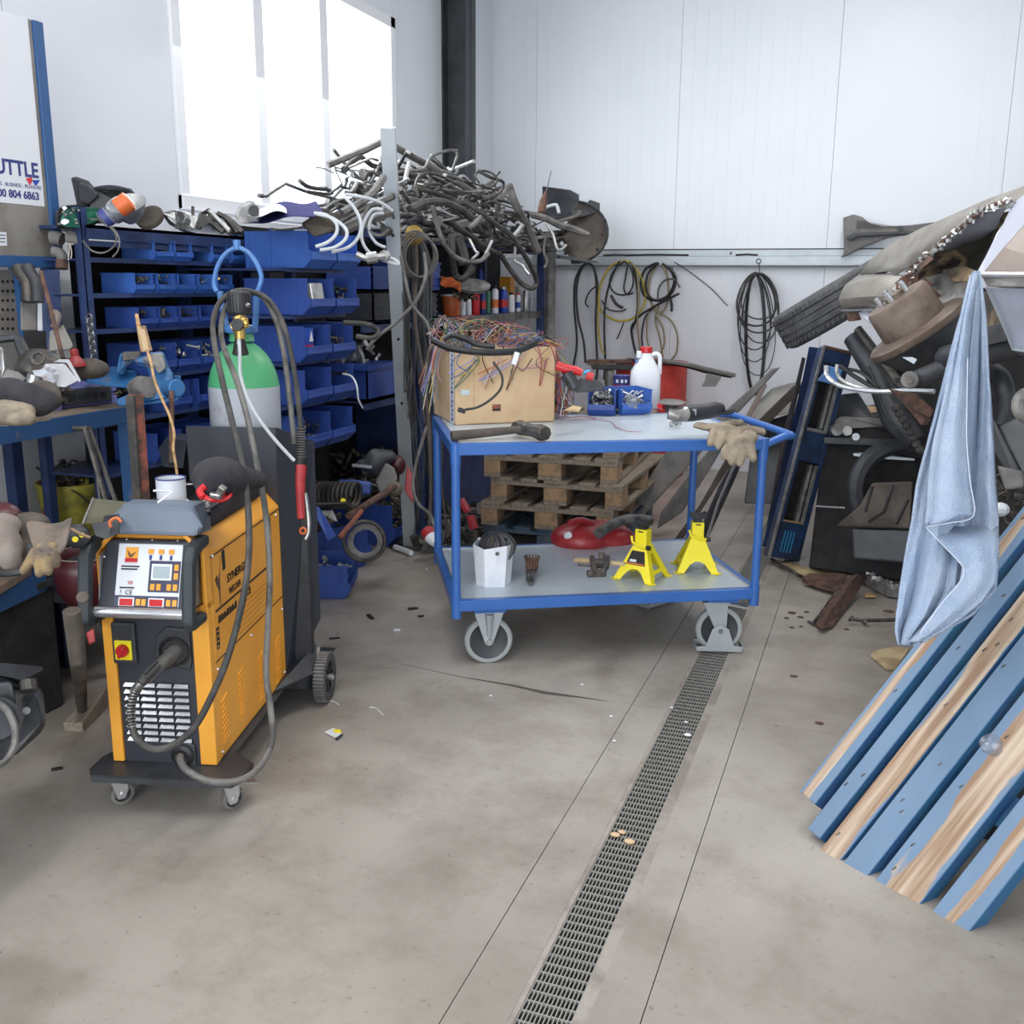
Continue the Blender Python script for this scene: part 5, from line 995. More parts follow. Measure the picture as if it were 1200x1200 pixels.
def castor(x, y, swivel, ang=0):
    R_ = Matrix.Rotation(ang, 3, 'Z'); c = Vector((x, y, 0)); tr = lambda p: c+R_ @ Vector(p); axv = R_ @ Vector((0, 1, 0)); wr = .1
    b = MB(); b.prism([tr((-.065, -.055, .232)), tr((.065, -.055, .232)), tr((.065, .055, .232)), tr((-.065, .055, .232))], (0, 0, .02)); top_ = b.build('mounting_plate', 'cart_blue', ct)
    b = MB()
    if not swivel:
        for s_ in (-1, 1): b.prism([tr((-.062, s_*.03, .228)), tr((.062, s_*.03, .228)), tr((.016, s_*.03, .088)), tr((0, s_*.03, .08)), tr((-.016, s_*.03, .088))], axv*.004)
        b.prism([tr((-.06, -.03, .226)), tr((.06, -.03, .226)), tr((.06, .034, .226)), tr((-.06, .034, .226))], (0, 0, .005))
        for s_ in (-1,): b.tube([tr((0, s_*.036, .22)), tr((0, s_*.036, .12))], [.02, .008], 8)
    else:
        for s_ in (-1, 1): b.prism([tr((-.075, s_*.03, .218)), tr((.03, s_*.03, .218)), tr((.028, s_*.03, .1)), tr((.0, s_*.03, .08)), tr((-.02, s_*.03, .1))], axv*.004)
        b.prism([tr((-.075, -.032, .216)), tr((.04, -.032, .216)), tr((.04, .034, .216)), tr((-.075, .034, .216))], (0, 0, .008))
    f_ = b.build('castor_fork', 'galv', ct, bev=.002)
    if swivel:
        MB().prism([tr((.02, -.03, .212)), tr((.12, -.03, .19)), tr((.12, .03, .19)), tr((.02, .03, .212))], (0, 0, .012)).build('brake_pedal', 'silver', f_, bev=.003)
        for s_ in (-1, 1): MB().prism([tr((-.10, s_*.045, .03)), tr((-.06, s_*.045, .035)), tr((-.035, s_*.045, .11)), tr((0, s_*.045, .128)), tr((.035, s_*.045, .11)), tr((.06, s_*.045, .035)), tr((.10, s_*.045, .03)), tr((.095, s_*.045, .006)), tr((-.095, s_*.045, .012))], axv*.003).build('foot_guard', 'galv', f_, bev=.002)
        for s_ in (-1, 1): MB().prism([tr((s_*.10, -.045, .008)), tr((s_*.10, .045, .008)), tr((s_*.10, .045, .032)), tr((s_*.10, -.045, .032))], R_ @ Vector((.003, 0, 0))).build('guard_end', 'galv', f_)
    MB().lathe([(.08, -.018), (.094, -.019), (.1, -.013), (.1, .013), (.094, .019), (.08, .018), (.08, -.018)], o=tr((0, 0, wr)), axis=axv, seg=40).build('castor_tyre', 'castor_grey', f_, smooth=True)
    MB().lathe([(.0, -.008), (.075, -.008), (.083, -.014), (.083, .014), (.075, .008), (0, .008)], o=tr((0, 0, wr)), axis=axv, seg=40).build('wheel_disc', 'dark_grey', f_, smooth=True)
    MB().lathe([(.0, -.045), (.012, -.045), (.014, -.038), (.014, .038), (.012, .045), (0, .045)], o=tr((0, 0, wr)), axis=axv, seg=12).build('axle_bolt', 'silver', f_, smooth=True)
castor(.14, .075, False); castor(.14, CW-.075, False); castor(CL-.12, .075, True, -.15); castor(CL-.2, CW-.1, True, .6)
# ------------------------------------------------------------------ cardboard box with wiring
BO = Vector((-1.72, 4.05, CH1)); BA = .66; bx = thing('cardboard_box', 'tan cardboard box overflowing with coloured wires on the trolley', 'box', tuple(BO), BA)
BW, BD, BH = .46, .40, .335
b = MB(); b.b2((0, 0, 0), (BW, .005, BH)); b.b2((0, BD-.005, 0), (BW, BD, BH)); b.b2((BW-.005, 0, 0), (BW, BD, BH)); b.b2((0, 0, 0), (.005, BD, BH)); b.b2((0, 0, 0), (BW, BD, .004)); b.build('box_wall', 'cardboard', bx)
MB().b2((-.004, -.001, .005), (-.0005, BD*.98, BH-.003)).build('shaded_side', 'cardboard', bx)
MB().b2((-.0045, .02, .0), (-.004, .09, BH)).build('printed_tape', 'panel_white', bx); MB().b2((-.0045, -.0015, 0), (.05, -.0008, BH)).build('tape_fold', 'cardboard', bx)
for k_ in range(16): MB().b2((-.0052, .035+.008*(k_ % 2), .012+k_*.02), (-.0045, .066-.006*(k_ % 3), .025+k_*.02)).build('tape_print', 'print_blue', bx)
MB().b2((.165, -.0015, .055), (.205, -.0005, .085)).build('red_print', 'rust_red', bx); MB().b2((.168, -.0022, .058), (.202, -.0014, .066)).build('stamp_print', 'print_black', bx)
MB().b2((.08, -.002, 0), (.0815, -.0003, BH)).build('fold_line', 'card_dark', bx); MB().b2((0, -.0022, BH-.06), (.0, -.002, BH)).build('flap_seam', 'card_dark', bx)
Bm = Matrix.Translation(BO) @ Matrix.Rotation(BA, 4, 'Z')
wcol = ['wire_red', 'wire_blue', 'wire_white', 'wire_orange', 'wire_green', 'wire_yellow', 'wire_brown', 'black', 'wire_pink', 'purple']
r3 = random.Random(5)
tg = thing('wire_tangle', 'tangle of thin coloured wires spilling out of the cardboard box', 'wires', tuple(Bm @ Vector((.2, .2, BH))))
for c_ in wcol:
    b = MB()
    for i in range(13 if c_ != 'purple' else 5):
        x, y = r3.uniform(.0, BW), r3.uniform(.0, BD); hgt = .02+.12*math.exp(-((x-.12)/.16)**2)
        pts = [Bm @ Vector((x, y, BH-.03))]
        for k in range(4): x += r3.uniform(-.12, .13); y += r3.uniform(-.1, .1); x = min(max(x, -.03), BW+.05); y = min(max(y, -.02), BD); pts.append(Bm @ Vector((x, y, BH+r3.uniform(-.01, hgt))))
        b.tube(cr(pts, 4), .0017 if c_ != 'black' else .0035, 4, cap=False)
    for i in range(2):   # falling over the front face
        x = r3.uniform(.02, BW); pts = [Bm @ Vector((x, .06, BH+.01)), Bm @ Vector((x+r3.uniform(-.03, .03), -.015, BH+.005)), Bm @ Vector((x+r3.uniform(-.07, .07), -.02, BH-r3.uniform(.04, .1))), Bm @ Vector((x+r3.uniform(-.12, .1), -.018, BH-r3.uniform(.08, .2)))]
        if i % 2: pts.append(Bm @ Vector((x+.05, -.016, BH-.05)))
        b.tube(cr(pts, 5), .0022, 4, cap=False)
    for i in range(13):   # down the right side onto the shelf
        y = r3.uniform(.05, .4); x = BW+.015; pts = [Bm @ Vector((BW-.04, y, BH+.01)), Bm @ Vector((x, y, BH-.01))]
        z = BH
        while z > .03 and len(pts) < 6: z -= r3.uniform(.05, .1); x = min(BW+.16, x+r3.uniform(-.02, .05)); y += r3.uniform(-.04, .04); pts.append(Bm @ Vector((max(x, BW+.012), y, max(z, .012))))
        b.tube(cr(pts, 4), .0022, 4, cap=False)
    for i in range(2):    # down the left side
        y = r3.uniform(.1, .35); b.tube(cr([Bm @ Vector((.03, y, BH+.02)), Bm @ Vector((-.03, y, BH-.01)), Bm @ Vector((-.05, y+.02, BH-.1)), Bm @ Vector((-.04-r3.uniform(0, .06), y, BH-r3.uniform(.15, .3)))], 5), .0022, 4, cap=False)
    b.build('wire_strand', c_, tg, world=True, kind='stuff')
for pts, r_, lab in (([(508, 399, 3.98), (522, 406, 3.92), (545, 411, 3.9), (575, 413, 3.92), (605, 411, 3.98), (628, 402, 4.05)], .014, 'thick black wiring loom draped along the front rim of the cardboard box'),
    ([(520, 398, 4.0), (530, 393, 4.0), (545, 397, 3.98), (560, 404, 3.95), (580, 406, 3.95)], .011, 'second black wiring loom coiled on the left of the box rim'),
    ([(578, 424, 3.88), (588, 440, 3.88), (587, 455, 3.88), (575, 468, 3.88), (560, 477, 3.88), (545, 480, 3.88)], .005, 'black plug lead curling down the front of the cardboard box')):
    single('wiring_loom', MB().tube(crpx(pts, 6), r_, 8), 'black', lab, 'loom', smooth=True)
MB_ = MB().box(S(541, 481, 3.87), (.03, .015, .018), (0, .3, .5)); single('connector_plug', MB_, 'black', 'small black plug hanging lowest on the box front', 'plug', bev=.002)
single('connector_plug', MB().box(S(545, 460, 3.88), (.034, .012, .02), (0, 0, .5)), 'lcd', 'pale grey plug hanging on the left of the box front', 'plug', bev=.002)
single('connector_plug', MB().box(S(604, 420, 3.95), (.02, .02, .05), (0, .3, .5)), 'plastic_white', 'white plug hanging on the right of the box front', 'plug', bev=.003)
# hammer
o = thing('sledge_hammer', 'short heavy hammer with a worn wooden handle lying on the trolley edge', 'hammer', tuple(G(575, 505, CH1)))
z_ = CH1+.03; a_, c_ = G(529, 511, CH1+.02), G(612, 503, CH1+.035)
hd = MB().tube([a_, a_.lerp(c_, .3), a_.lerp(c_, .7), c_], [.021, .019, .017, .015], 12).build('handle', 'liner', o, world=True, smooth=True, bev=.003)
h0, h1 = G(604, 500, CH1+.036), G(639, 508, CH1+.036); MB().tube([h0, h0.lerp(h1, .15), h0.lerp(h1, .35), h0.lerp(h1, .6), h0.lerp(h1, .85), h1], [.024, .032, .028, .026, .034, .03], 8).build('hammer_head', 'dark_steel', o, world=True, smooth=True, bev=.003)
# bins, jug, tin, drill on the trolley
def cb(px, py): q = Cm.inverted() @ G(px, py, CH1); return q
for (px0, py0), (px1, py1), lab, m_ in (((688, 487), (720, 488), 'blue open bin full of bolts standing on the trolley nearest the box', 'bin_blue'), ((729, 487), (764, 486), 'blue open bin with a plastic bag standing on the trolley before the white jug', 'bin_blue_lit')):
    a_, c_ = G(px0, py0, CH1), G(px1, py1, CH1); ww_ = (c_-a_).length; d0 = (c_-a_); ang = math.atan2(d0.y, d0.x)-PI/2
    o = make_bin(.2, ww_, .118, m=m_); o.location = a_; o.rotation_euler = (0, 0, ang); tag(o, lab, 'bin', 'blue bins on the trolley')
    fill(tuple(a_), .2, ww_, .118, 'steel bolts and fittings in the trolley bin by the %s' % ('cardboard box' if px0 < 700 else 'white jug'), 'steel' if px0 < 700 else 'alu', 60 if px0 < 700 else 26, .045, rz=ang, top=.85)
b = MB(); b.ball(S(741, 470, 4.2), .028, (1.1, .8, 1), 10, 7); single('plastic_bag', b, 'clear', 'small clear plastic bag in the trolley bin before the jug', 'bag', remesh=.006)
o = thing('jug', 'white plastic jug with a red screw cap standing on the trolley', 'jug', tuple(G(755, 478, CH1)), CA-.2)
b = MB()
prj = [(.068, .055, 0), (.075, .06, .01), (.075, .06, .15), (.072, .058, .185), (.045, .045, .235), (.028, .03, .262), (.026, .026, .28)]
vs = []; n_ = 28
for hx_, hy_, z in prj:
    for k in range(n_):
        a = 2*PI*k/n_; ca, sa = math.cos(a), math.sin(a); e = 4 if z < .2 else 2.4
        q = (abs(ca)**e+abs(sa)**e)**(-1/e); vs.append((ca*q*hx_, sa*q*hy_, z))
b.add(vs, [(i*n_+k, i*n_+(k+1) % n_, (i+1)*n_+(k+1) % n_, (i+1)*n_+k) for i in range(len(prj)-1) for k in range(n_)]+[tuple(range(n_))[::-1]]); b.build('jug_body', 'plastic_white', o, smooth=True)
MB().cyl((0, 0, .275), (0, 0, .305), .03, 20).build('red_cap', 'red', o, smooth=True, bev=.003)
MB().tube(cr([(.02, 0, .262), (.05, 0, .272), (.068, 0, .255), (.07, 0, .2), (.07, 0, .17)], 4), .011, 10).build('jug_handle', 'plastic_white', o, smooth=True)
MB().b2((-.05, -.03, .25), (-.025, .0, .285)).build('pouring_spout', 'plastic_white', o, bev=.005); MB().b2((-.055, -.03, .23), (-.045, -.01, .245)).build('blue_tab', 'guard_blue', o)
p = G(726, 476, CH1); o = thing('tin_can', 'blue, white and red patterned tin behind the two trolley bins', 'tin', (p.x, p.y+.03, CH1)); MB().lathe([(.042, 0), (.042, .09)], seg=24).build('tin_lower', 'blue_tin', o, smooth=True); MB().lathe([(.0425, .09), (.0425, .108)], seg=24).build('red_band', 'red', o, smooth=True); MB().lathe([(.042, .108), (.042, .15), (.044, .155), (.04, .156), (.0, .15)], seg=24).build('tin_upper', 'print_blue', o, smooth=True)
for a in (-1.9, -1.3, -.8): MB().box((math.cos(a)*.043, math.sin(a)*.043, .128), (.012, .002, .016), (0, 0, a+PI/2)).build('white_print', 'plastic_white', o)
o = thing('power_drill', 'red and black power tool half buried in wires behind the bolts bin', 'drill', tuple(G(680, 470, CH1)))
MB().tube([S(652, 428, 4.45), S(662, 432, 4.45), S(674, 434, 4.45), S(682, 437, 4.45)], [.02, .022, .02, .016], 12).build('red_housing', 'red', o, world=True, smooth=True)
MB().tube([S(664, 438, 4.45), S(674, 455, 4.45)], [.03, .028], 12).build('black_grip', 'black_plastic', o, world=True, smooth=True); MB().cyl(S(687, 440, 4.45), S(695, 442, 4.45), .018, 14).build('red_knob', 'red', o, world=True, smooth=True); MB().cyl(S(684, 437, 4.45), S(691, 435, 4.45), .008, 8).build('teal_lever', 'cyan', o, world=True)
MB().plate([(672, 452, 4.5), (680, 443, 4.5), (702, 446, 4.5), (708, 452, 4.5), (707, 458, 4.5), (674, 460, 4.5)], .05).build('dark_base', 'dark_grey', o, world=True, bev=.006)
b = MB(); b.plate([(660, 481, 4.12), (672, 475, 4.2), (682, 477, 4.2), (678, 483, 4.12)], .004); single('paper_slip', b, 'card_dark', 'crumpled beige paper slip under the wires beside the bolts bin', 'paper')
for i, (c_, pts) in enumerate((('wire_pink', [(648, 489, 3.95), (665, 492, 3.9), (690, 491, 3.9), (715, 494, 3.85), (722, 500, 3.8), (735, 505, 3.78), (752, 506, 3.78)]), ('wire_red', [(646, 486, 4.0), (665, 489, 3.98), (685, 488, 3.98), (698, 491, 3.92)]), ('wire_white', [(700, 489, 4.0), (735, 490, 4.0), (755, 488, 4.0), (765, 480, 4.05)]))):
    pts = [G(p_[0], p_[1], CH1+.004) for p_ in pts]; single('loose_wire', MB().tube(cr(pts, 6), .002, 5), c_, ('pink wire snaking longest over the trolley top', 'red wire lying by the box corner on the trolley', 'white wire in front of the second trolley bin')[i], 'wire', smooth=True)
# grinder
o = thing('angle_grinder', 'dark green-grey angle grinder with its disc up on the trolley', 'grinder', tuple(G(810, 494, CH1)), 0)
MB().tube([S(801, 485, 4.05), S(812, 484, 4.08), S(828, 482, 4.12), S(838, 480, 4.15), S(845, 479, 4.17)], [.033, .034, .033, .034, .024], 14).build('motor_housing', 'dark_grey', o, world=True, smooth=True)
MB().box(S(811, 483, 4.04), (.035, .003, .025), (0, 0, CA)).build('rating_label', 'galv', o, world=True)
MB().tube([S(783, 484, 4.0), S(792, 486, 4.0), S(802, 485, 4.03)], [.024, .03, .032], 12).build('gear_head', 'alu', o, world=True, smooth=True)
MB().cyl(S(787, 483, 4.02), S(787, 475, 4.02), .026, 16).build('spindle_guard', 'black', o, world=True, smooth=True); MB().lathe([(.0, 0), (.055, 0), (.056, .004), (.0, .005)], o=S(787, 472, 4.02), axis=(.05, -.1, 1), seg=28).build('grinding_disc', 'rubber_light', o, world=True)
MB().cyl(S(779, 476, 4.06), S(773, 475, 4.08), .016, 12).build('red_band', 'red', o, world=True); MB().tube(crpx([(845, 481, 4.17), (853, 482, 4.16), (861, 480, 4.15), (856, 484, 4.12), (848, 485, 4.1)], 4), .006, 6).build('power_cord', 'black', o, world=True, smooth=True)
b = MB(); junk(b, tuple(G(783, 498, CH1+.01)), tuple(G(798, 492, CH1+.03)), 14, .03); single('loose_hardware', b, 'alu', 'small metal bits beside the grinder head', 'hardware', kind='stuff')
# gloves
def glove(nm, lab, palm, fingers, cuff, m, grp=None, cm=None, vox=.007):
    o = thing(nm, lab, 'glove', tuple(palm[0][0]), 0, grp); b = MB()
    for c, r_, sc in palm: b.ball(c, r_, sc, 12, 8)
    for pts, r_ in fingers: b.tube(pts, r_, 10); b.ball(pts[-1], (r_[-1] if isinstance(r_, list) else r_), (1, 1, 1), 8, 6)
    b.build('glove_hand', m, o, world=True, remesh=vox, sm=2)
    if cuff: MB().tube(*cuff).build('cuff', cm or m, o, world=True, smooth=True, bev=.002)
    return o
g_ = lambda x, y, d: S(x, y, d)
glove('work_glove', 'beige leather work glove lying flat on the trolley corner, fingers over the edge', [(g_(848, 503, 3.95), .045, (1.3, 1, .45)), (g_(838, 501, 3.97), .04, (1.3, 1, .45)), (g_(862, 506, 3.93), .04, (1.2, 1, .5))],
      [([g_(838, 503, 3.93), g_(834, 513, 3.86), g_(832, 520, 3.85)], [.019, .018, .014]), ([g_(850, 505, 3.9), g_(846, 516, 3.85), g_(842, 524, 3.85)], [.02, .018, .014]), ([g_(860, 507, 3.9), g_(859, 517, 3.85), g_(856, 526, 3.84)], [.019, .018, .014]), ([g_(868, 506, 3.9), g_(866, 512, 3.87), g_(868, 521, 3.85)], [.018, .016, .013]), ([g_(846, 500, 3.97), g_(858, 497, 4.0), g_(868, 495, 4.02)], [.02, .018, .015])],
      ([g_(816, 498, 4.02), g_(826, 500, 4.0), g_(836, 502, 3.97)], [.034, .04, .04], 14, True, False, .35), 'glove', 'pair of gloves on the trolley corner')
glove('work_glove', 'dirty leather work glove hanging lowest over the trolley edge', [(g_(870, 518, 3.83), .035, (1.2, .8, 1)), (g_(878, 512, 3.86), .03, (1.2, .8, 1)), (g_(862, 521, 3.83), .028, (1.1, .7, 1))],
      [([g_(855, 522, 3.82), g_(849, 530, 3.81), g_(848, 536, 3.81)], [.019, .018, .013]), ([g_(864, 524, 3.81), g_(860, 534, 3.8), g_(857, 542, 3.8)], [.021, .019, .014]), ([g_(871, 524, 3.81), g_(869, 535, 3.8), g_(867, 544, 3.8)], [.021, .018, .013]), ([g_(878, 515, 3.82), g_(880, 528, 3.81), g_(883, 538, 3.8)], [.022, .02, .015])],
      ([g_(868, 504, 3.92), g_(880, 504, 3.92), g_(894, 506, 3.93)], [.03, .036, .03], 12, True, False, .5), 'glove', 'pair of gloves on the trolley corner')
# ------------------------------------------------------------------ jack stands on the lower shelf
def jack(c, rz, hgt, lab):
    o = thing('jack_stand', lab, 'jack stand', tuple(c), rz, 'pair of yellow jack stands'); B, T, H_ = .092, .027, .155
    for i in range(4):
        R_ = Matrix.Rotation(i*PI/2, 3, 'Z'); b = MB()
        L3 = lambda x, z: Vector((x, -(B+(T-B)*z/H_), z))
        k_ = B*.66; polys = [[(-B, 0), (-k_, 0), (-.034, .036), (-.012, .05), (.012, .05), (.034, .036), (k_, 0), (B, 0), (T, H_), (-T, H_)]]
        if i % 2: polys = [[(s_*x, z) for x, z in ((-B, 0), (-k_, 0), (-.034, .03), (-.034, .046), (-.012, .112), (-.012, H_), (-T, H_))] for s_ in (1, -1)]+[[(-.034, .03), (.034, .03), (.034, .046), (-.034, .046)], [(-.012, .112), (.012, .112), (.012, H_), (-.012, H_)]]
        for poly in polys: b.prism([R_ @ L3(x, z) for x, z in poly], R_ @ Vector((0, .003, 0)))
        pn = b.build('leg_panel', 'jack_yellow', o, bev=.0015)
        if lab.startswith('yellow jack stand with') and i == 0:
            b = MB(); b.prism([R_ @ (L3(x, z)+Vector((0, -.0015, 0))) for x, z in [(-.045, .068), (.045, .068), (.03, .125), (-.03, .125)]], R_ @ Vector((0, .001, 0))); lb = b.build('warning_label', 'print_black', pn)
            b = MB(); b.prism([R_ @ (L3(x, z)+Vector((0, -.003, 0))) for x, z in [(-.03, .08), (.0, .08), (.0, .09), (-.03, .09)]], R_ @ Vector((0, .001, 0))); b.build('barcode', 'plastic_white', lb)
            b = MB(); b.prism([R_ @ (L3(x, z)+Vector((0, -.003, 0))) for x, z in [(-.04, .071), (.04, .071), (.04, .076), (-.04, .076)]], R_ @ Vector((0, .001, 0))); b.build('orange_line', 'orange', lb)
        ft = R_ @ Vector((B*.9, -B*.9, 0)); MB().box(ft+Vector((0, 0, .002)), (.036, .036, .004), (0, 0, i*PI/2+PI/4)).build('foot', 'jack_yellow', o, bev=.001)
    MB().b2((-T, -T, H_-.01), (T, T, hgt-.045)).build('collar', 'jack_yellow', o, bev=.004)
    MB().tube([(-T-.012, -T-.006, H_+.03), (-T-.004, -T-.012, H_+.005), (T*.5, -T-.012, H_-.012), (T+.012, -T-.012, H_-.01)], .006, 8).build('pawl_lever', 'jack_yellow', o, smooth=True)
    MB().cyl((T+.01, -T-.012, H_-.01), (T+.028, -T-.012, H_-.01), .01, 10).build('lever_grip', 'black', o, smooth=True)
    MB().b2((-.012, -T-.001, H_+.05), (.012, -T+.002, H_+.056)).build('slot', 'black', o)
    MB().b2((-.016, -.02, hgt-.05), (.016, .02, hgt-.02)).build('ratchet_bar', 'black', o)
    MB().prism([(-.032, -.024, hgt-.028), (.032, -.024, hgt-.028), (.038, -.024, hgt), (.018, -.024, hgt-.008), (-.018, -.024, hgt-.008), (-.038, -.024, hgt)], (0, .048, 0)).build('saddle', 'black', o, bev=.003)
jz = CH0-.003
def jpos(px, py): p_ = G(px, py, jz); return Vector((p_.x, p_.y, jz))
jack(jpos(752, 676), -.25, .262, 'yellow jack stand with a black warning label, left of the pair')
jack(jpos(815, 666), .28, .262, 'plain yellow jack stand, right of the pair near the trolley leg')
# bag with belts
a_ = G(578, 684, jz); o = thing('paper_box', 'torn white box holding rolled belts on the lower trolley shelf', 'box', tuple(a_), .1)
b = MB(); hw = .075; base = [(-hw, -.03), (-.02, -hw*.9), (hw*.85, -.03), (hw, .04), (.02, hw), (-hw, .05)]
zt_ = [.175, .165, .178, .17, .18, .185]; n_ = 6
vs = [(x*.88, y*.9, 0) for x, y in base]+[(x*1.05, y, z) for (x, y), z in zip(base, zt_)]; b.add(vs, [(i, (i+1) % n_, n_+(i+1) % n_, n_+i) for i in range(n_)]+[tuple(range(n_))[::-1]]); b.build('box_wall', 'bag_white', o, solid=.003)
MB().cyl((.032, -.06, .15), (.036, -.066, .15), .008, 10).build('grey_stud', 'grey_plastic', o)
for i in range(6):
    R1 = .062-.007*(i % 3); MB_ = MB(); c = Vector((-.02+.012*i, .0+.01*(i % 2), .155+.006*(i % 3))); ax = Vector((.25*(i-2.5), -1, .3)).normalized()
    MB_.v = []; MB_.torus(c, ax, R1, .009, 26, 6); q = MB_.build('belt_roll', 'liner' if i % 2 else 'dark_grey', None); q.location = q.location+Vector(o.location); tag(q, 'rolled brown-black belt standing in the torn white box', 'belt', 'rolled belts in the torn white box')
# brush, clamp
p = G(621, 682, jz); o = thing('wire_brush', 'small rusty cup brush with a grey tapered shank on the lower shelf', 'brush', tuple(p))
MB().tube([G(622, 684, jz+.012), G(621, 678, jz+.022), G(622, 671, jz+.03)], [.008, .018, .021], 12).build('shank', 'steel', o, world=True, smooth=True); MB().lathe([(.022, 0), (.03, .03), (.026, .045), (0, .04)], o=G(622, 671, jz+.026), axis=(0, .5, 1), seg=16).build('bristles', 'rust', o, world=True, smooth=True)
for i in range(14): a = 2*PI*i/14; c = G(622, 671, jz+.03)+Vector((0, .015, .03)); MB().cyl(c+Vector((math.cos(a)*.02, math.sin(a)*.02, -.01)), c+Vector((math.cos(a)*.033, math.sin(a)*.033, .04)), .004, 5).build('bristle_knot', 'rust', o, world=True)
o = thing('bearing_puller', 'small rusty two-jaw puller with a flat bar on the lower shelf', 'puller', tuple(G(693, 672, jz)))
MB().bar(S(673, 656, 4.05), S(733, 661, 4.0), .03, .012).build('flat_bar', 'card_dark', o, world=True, bev=.004); MB().cyl(S(677, 662, 4.0), S(692, 663, 4.0), .005, 8).build('thin_pin', 'dark_steel', o, world=True)
MB().cyl(S(705, 648, 4.0), S(705, 661, 3.98), .012, 12).build('centre_screw', 'dark_steel', o, world=True); MB().cyl(S(705, 647, 4.0), S(705, 651, 4.0), .018, 6).build('screw_head', 'dark_steel', o, world=True)
for s_ in (-1, 1): MB().tube([S(703+s_*9, 653, 4.0), S(703+s_*7, 664, 3.92), S(701+s_*4, 672, 3.88)], [.011, .014, .01], 8).build('jaw', 'dark_steel', o, world=True, smooth=True)
MB().box(S(699, 672, 3.9), (.075, .03, .025), (0, 0, .5)).build('jaw_block', 'dark_steel', o, world=True, bev=.005); MB().box(S(704, 660, 3.96), (.06, .05, .03), (0, 0, .5)).build('cross_block', 'dark_steel', o, world=True, bev=.006)

DO[0] = 0
def make_pallet(mt, mb_):
    r = thing('pallet', 'pallet', 'pallet')
    ws = (.135, .1, .145, .1, .135); y = 0; xs_ = [.0, .19, .33, .54, .665]
    for x, w_ in zip(xs_, ws): MB().b2((x, 0, .122), (x+w_, 1.2, .143)).build('deck_board', mt, r, bev=.002)
    for yy in (0, .53, 1.055): MB().b2((0, yy, .1), (.8, yy+.145, .1215)).build('stringer_board', mt, r, bev=.002)
    for x, w_ in ((0, .1), (.33, .14), (.70, .1)):
        for yy in (0, .53, 1.055): MB().b2((x, yy, .0225), (x+w_, yy+.145, .0995)).build('block', mb_, r, bev=.004)
        MB().b2((x, 0, 0), (x+w_, 1.2, .022)).build('bottom_board', mt, r, bev=.002)
    return r
pb = make_pallet('wood_bluegrey', 'wood_bluegrey'); pg = make_pallet('wood_grey', 'wood_tan'); po = G(571, 640, 0)
pl_ = [(pb, -.02, .02, .0, 'faded blue pallet at the bottom of the stack'), (pg, -.03, -.0, .01, 'weathered pallet with orange blocks, second from the floor'), (copy_tree(pg), .015, .04, -.035, 'weathered grey pallet jutting right in the middle of the stack'), (copy_tree(pg), -.02, .02, .02, 'weathered pallet, fourth from the floor'), (copy_tree(pg), -.015, .05, .0, 'topmost pallet just under the trolley top')]
for i, (o, dx, dy, rz, lab) in enumerate(pl_):
    o.location = (-2.115+dx, 5.42+dy, .144*i); o.rotation_euler = (0, 0, .03+rz); tag(o, lab, 'pallet', 'stacked pallets behind the trolley')
o = thing('vacuum_cleaner', 'dusty red vacuum cleaner with a grey hose on the floor behind the trolley', 'vacuum cleaner', tuple(G(685, 660, 0)))
vd = 4.95; sv = S; S = lambda x, y, d: sv(x, y-8, d)
b = MB(); b.ball(S(678, 640, vd), .12, (1.2, 1, .7), 18, 12); b.ball(S(702, 640, vd+.1), .15, (1.3, 1, .65), 18, 12); b.ball(S(722, 650, vd+.1), .1, (1.3, 1, .6), 14, 10); b.build('vacuum_body', 'dull_red', o, world=True, remesh=.015)
MB().tube(crpx([(668, 621, vd-.1), (680, 618, vd-.05), (694, 622, vd)], 4), .018, 8).build('carry_grip', 'dull_red', o, world=True, smooth=True)
MB().cyl(S(664, 636, vd-.14), S(667, 635, vd-.16), .016, 12).build('pale_button', 'bag_white', o, world=True)
hp_ = crpx([(700, 634, vd-.15), (712, 626, vd-.1), (726, 619, vd), (745, 616, vd+.05), (762, 618, vd+.1)], 8)
MB().tube(hp_, [.024+.002*(i % 2) for i in range(len(hp_))], 12).build('vacuum_hose', 'hose_grey', o, world=True, smooth=True)
S = sv
# ------------------------------------------------------------------ red drum and scrap
dc = G(746, 572, 0); dp = Vector((dc.x-.12, dc.y+.28, 0))
dp = PL(757, 560, 2, 0)+Vector((-.03, .2, 0)); dp.z = 0
o = thing('oil_drum', 'red steel oil drum against the back wall behind the pallets', 'drum', tuple(dp))
DR, DH = .29, .93
MB().lathe([(DR-.02, .0), (DR, .01), (DR, .28), (DR+.008, .3), (DR, .32), (DR, .6), (DR+.008, .62), (DR, .64), (DR, DH-.01)], seg=40).build('drum_wall', 'drum_red', o, smooth=True)
MB().torus((0, 0, DH-.005), (0, 0, 1), DR, .009, 40, 8).build('rim', 'drum_red', o, smooth=True); MB().lathe([(0, DH-.02), (DR-.005, DH-.02), (DR-.005, DH-.03)], seg=32).build('lid', 'rust', o)
DO[0] = .72
o = thing('bumper_strip', 'long black bumper strip lying across the red drum', 'bumper', tuple(S(760, 430, 7.2)))
MB().tube(crpx([(735, 422, 7.3), (765, 424, 7.25), (800, 428, 7.2), (830, 436, 7.15), (858, 441, 7.1)], 5), .04, 8, flat=.4).build('strip_skin', 'black_plastic', o, world=True, smooth=True)
MB().tube(crpx([(770, 422, 7.2), (800, 426, 7.15), (830, 433, 7.1), (862, 440, 7.05)], 5), .018, 6).build('grey_bead', 'grey_plastic', o, world=True, smooth=True)
MB().plate([(828, 437, 7.08), (846, 441, 7.06), (839, 453, 7.06), (822, 453, 7.08), (826, 446, 7.08)], .012).build('mounting_tab', 'grey_plastic', o, world=True, bev=.003)
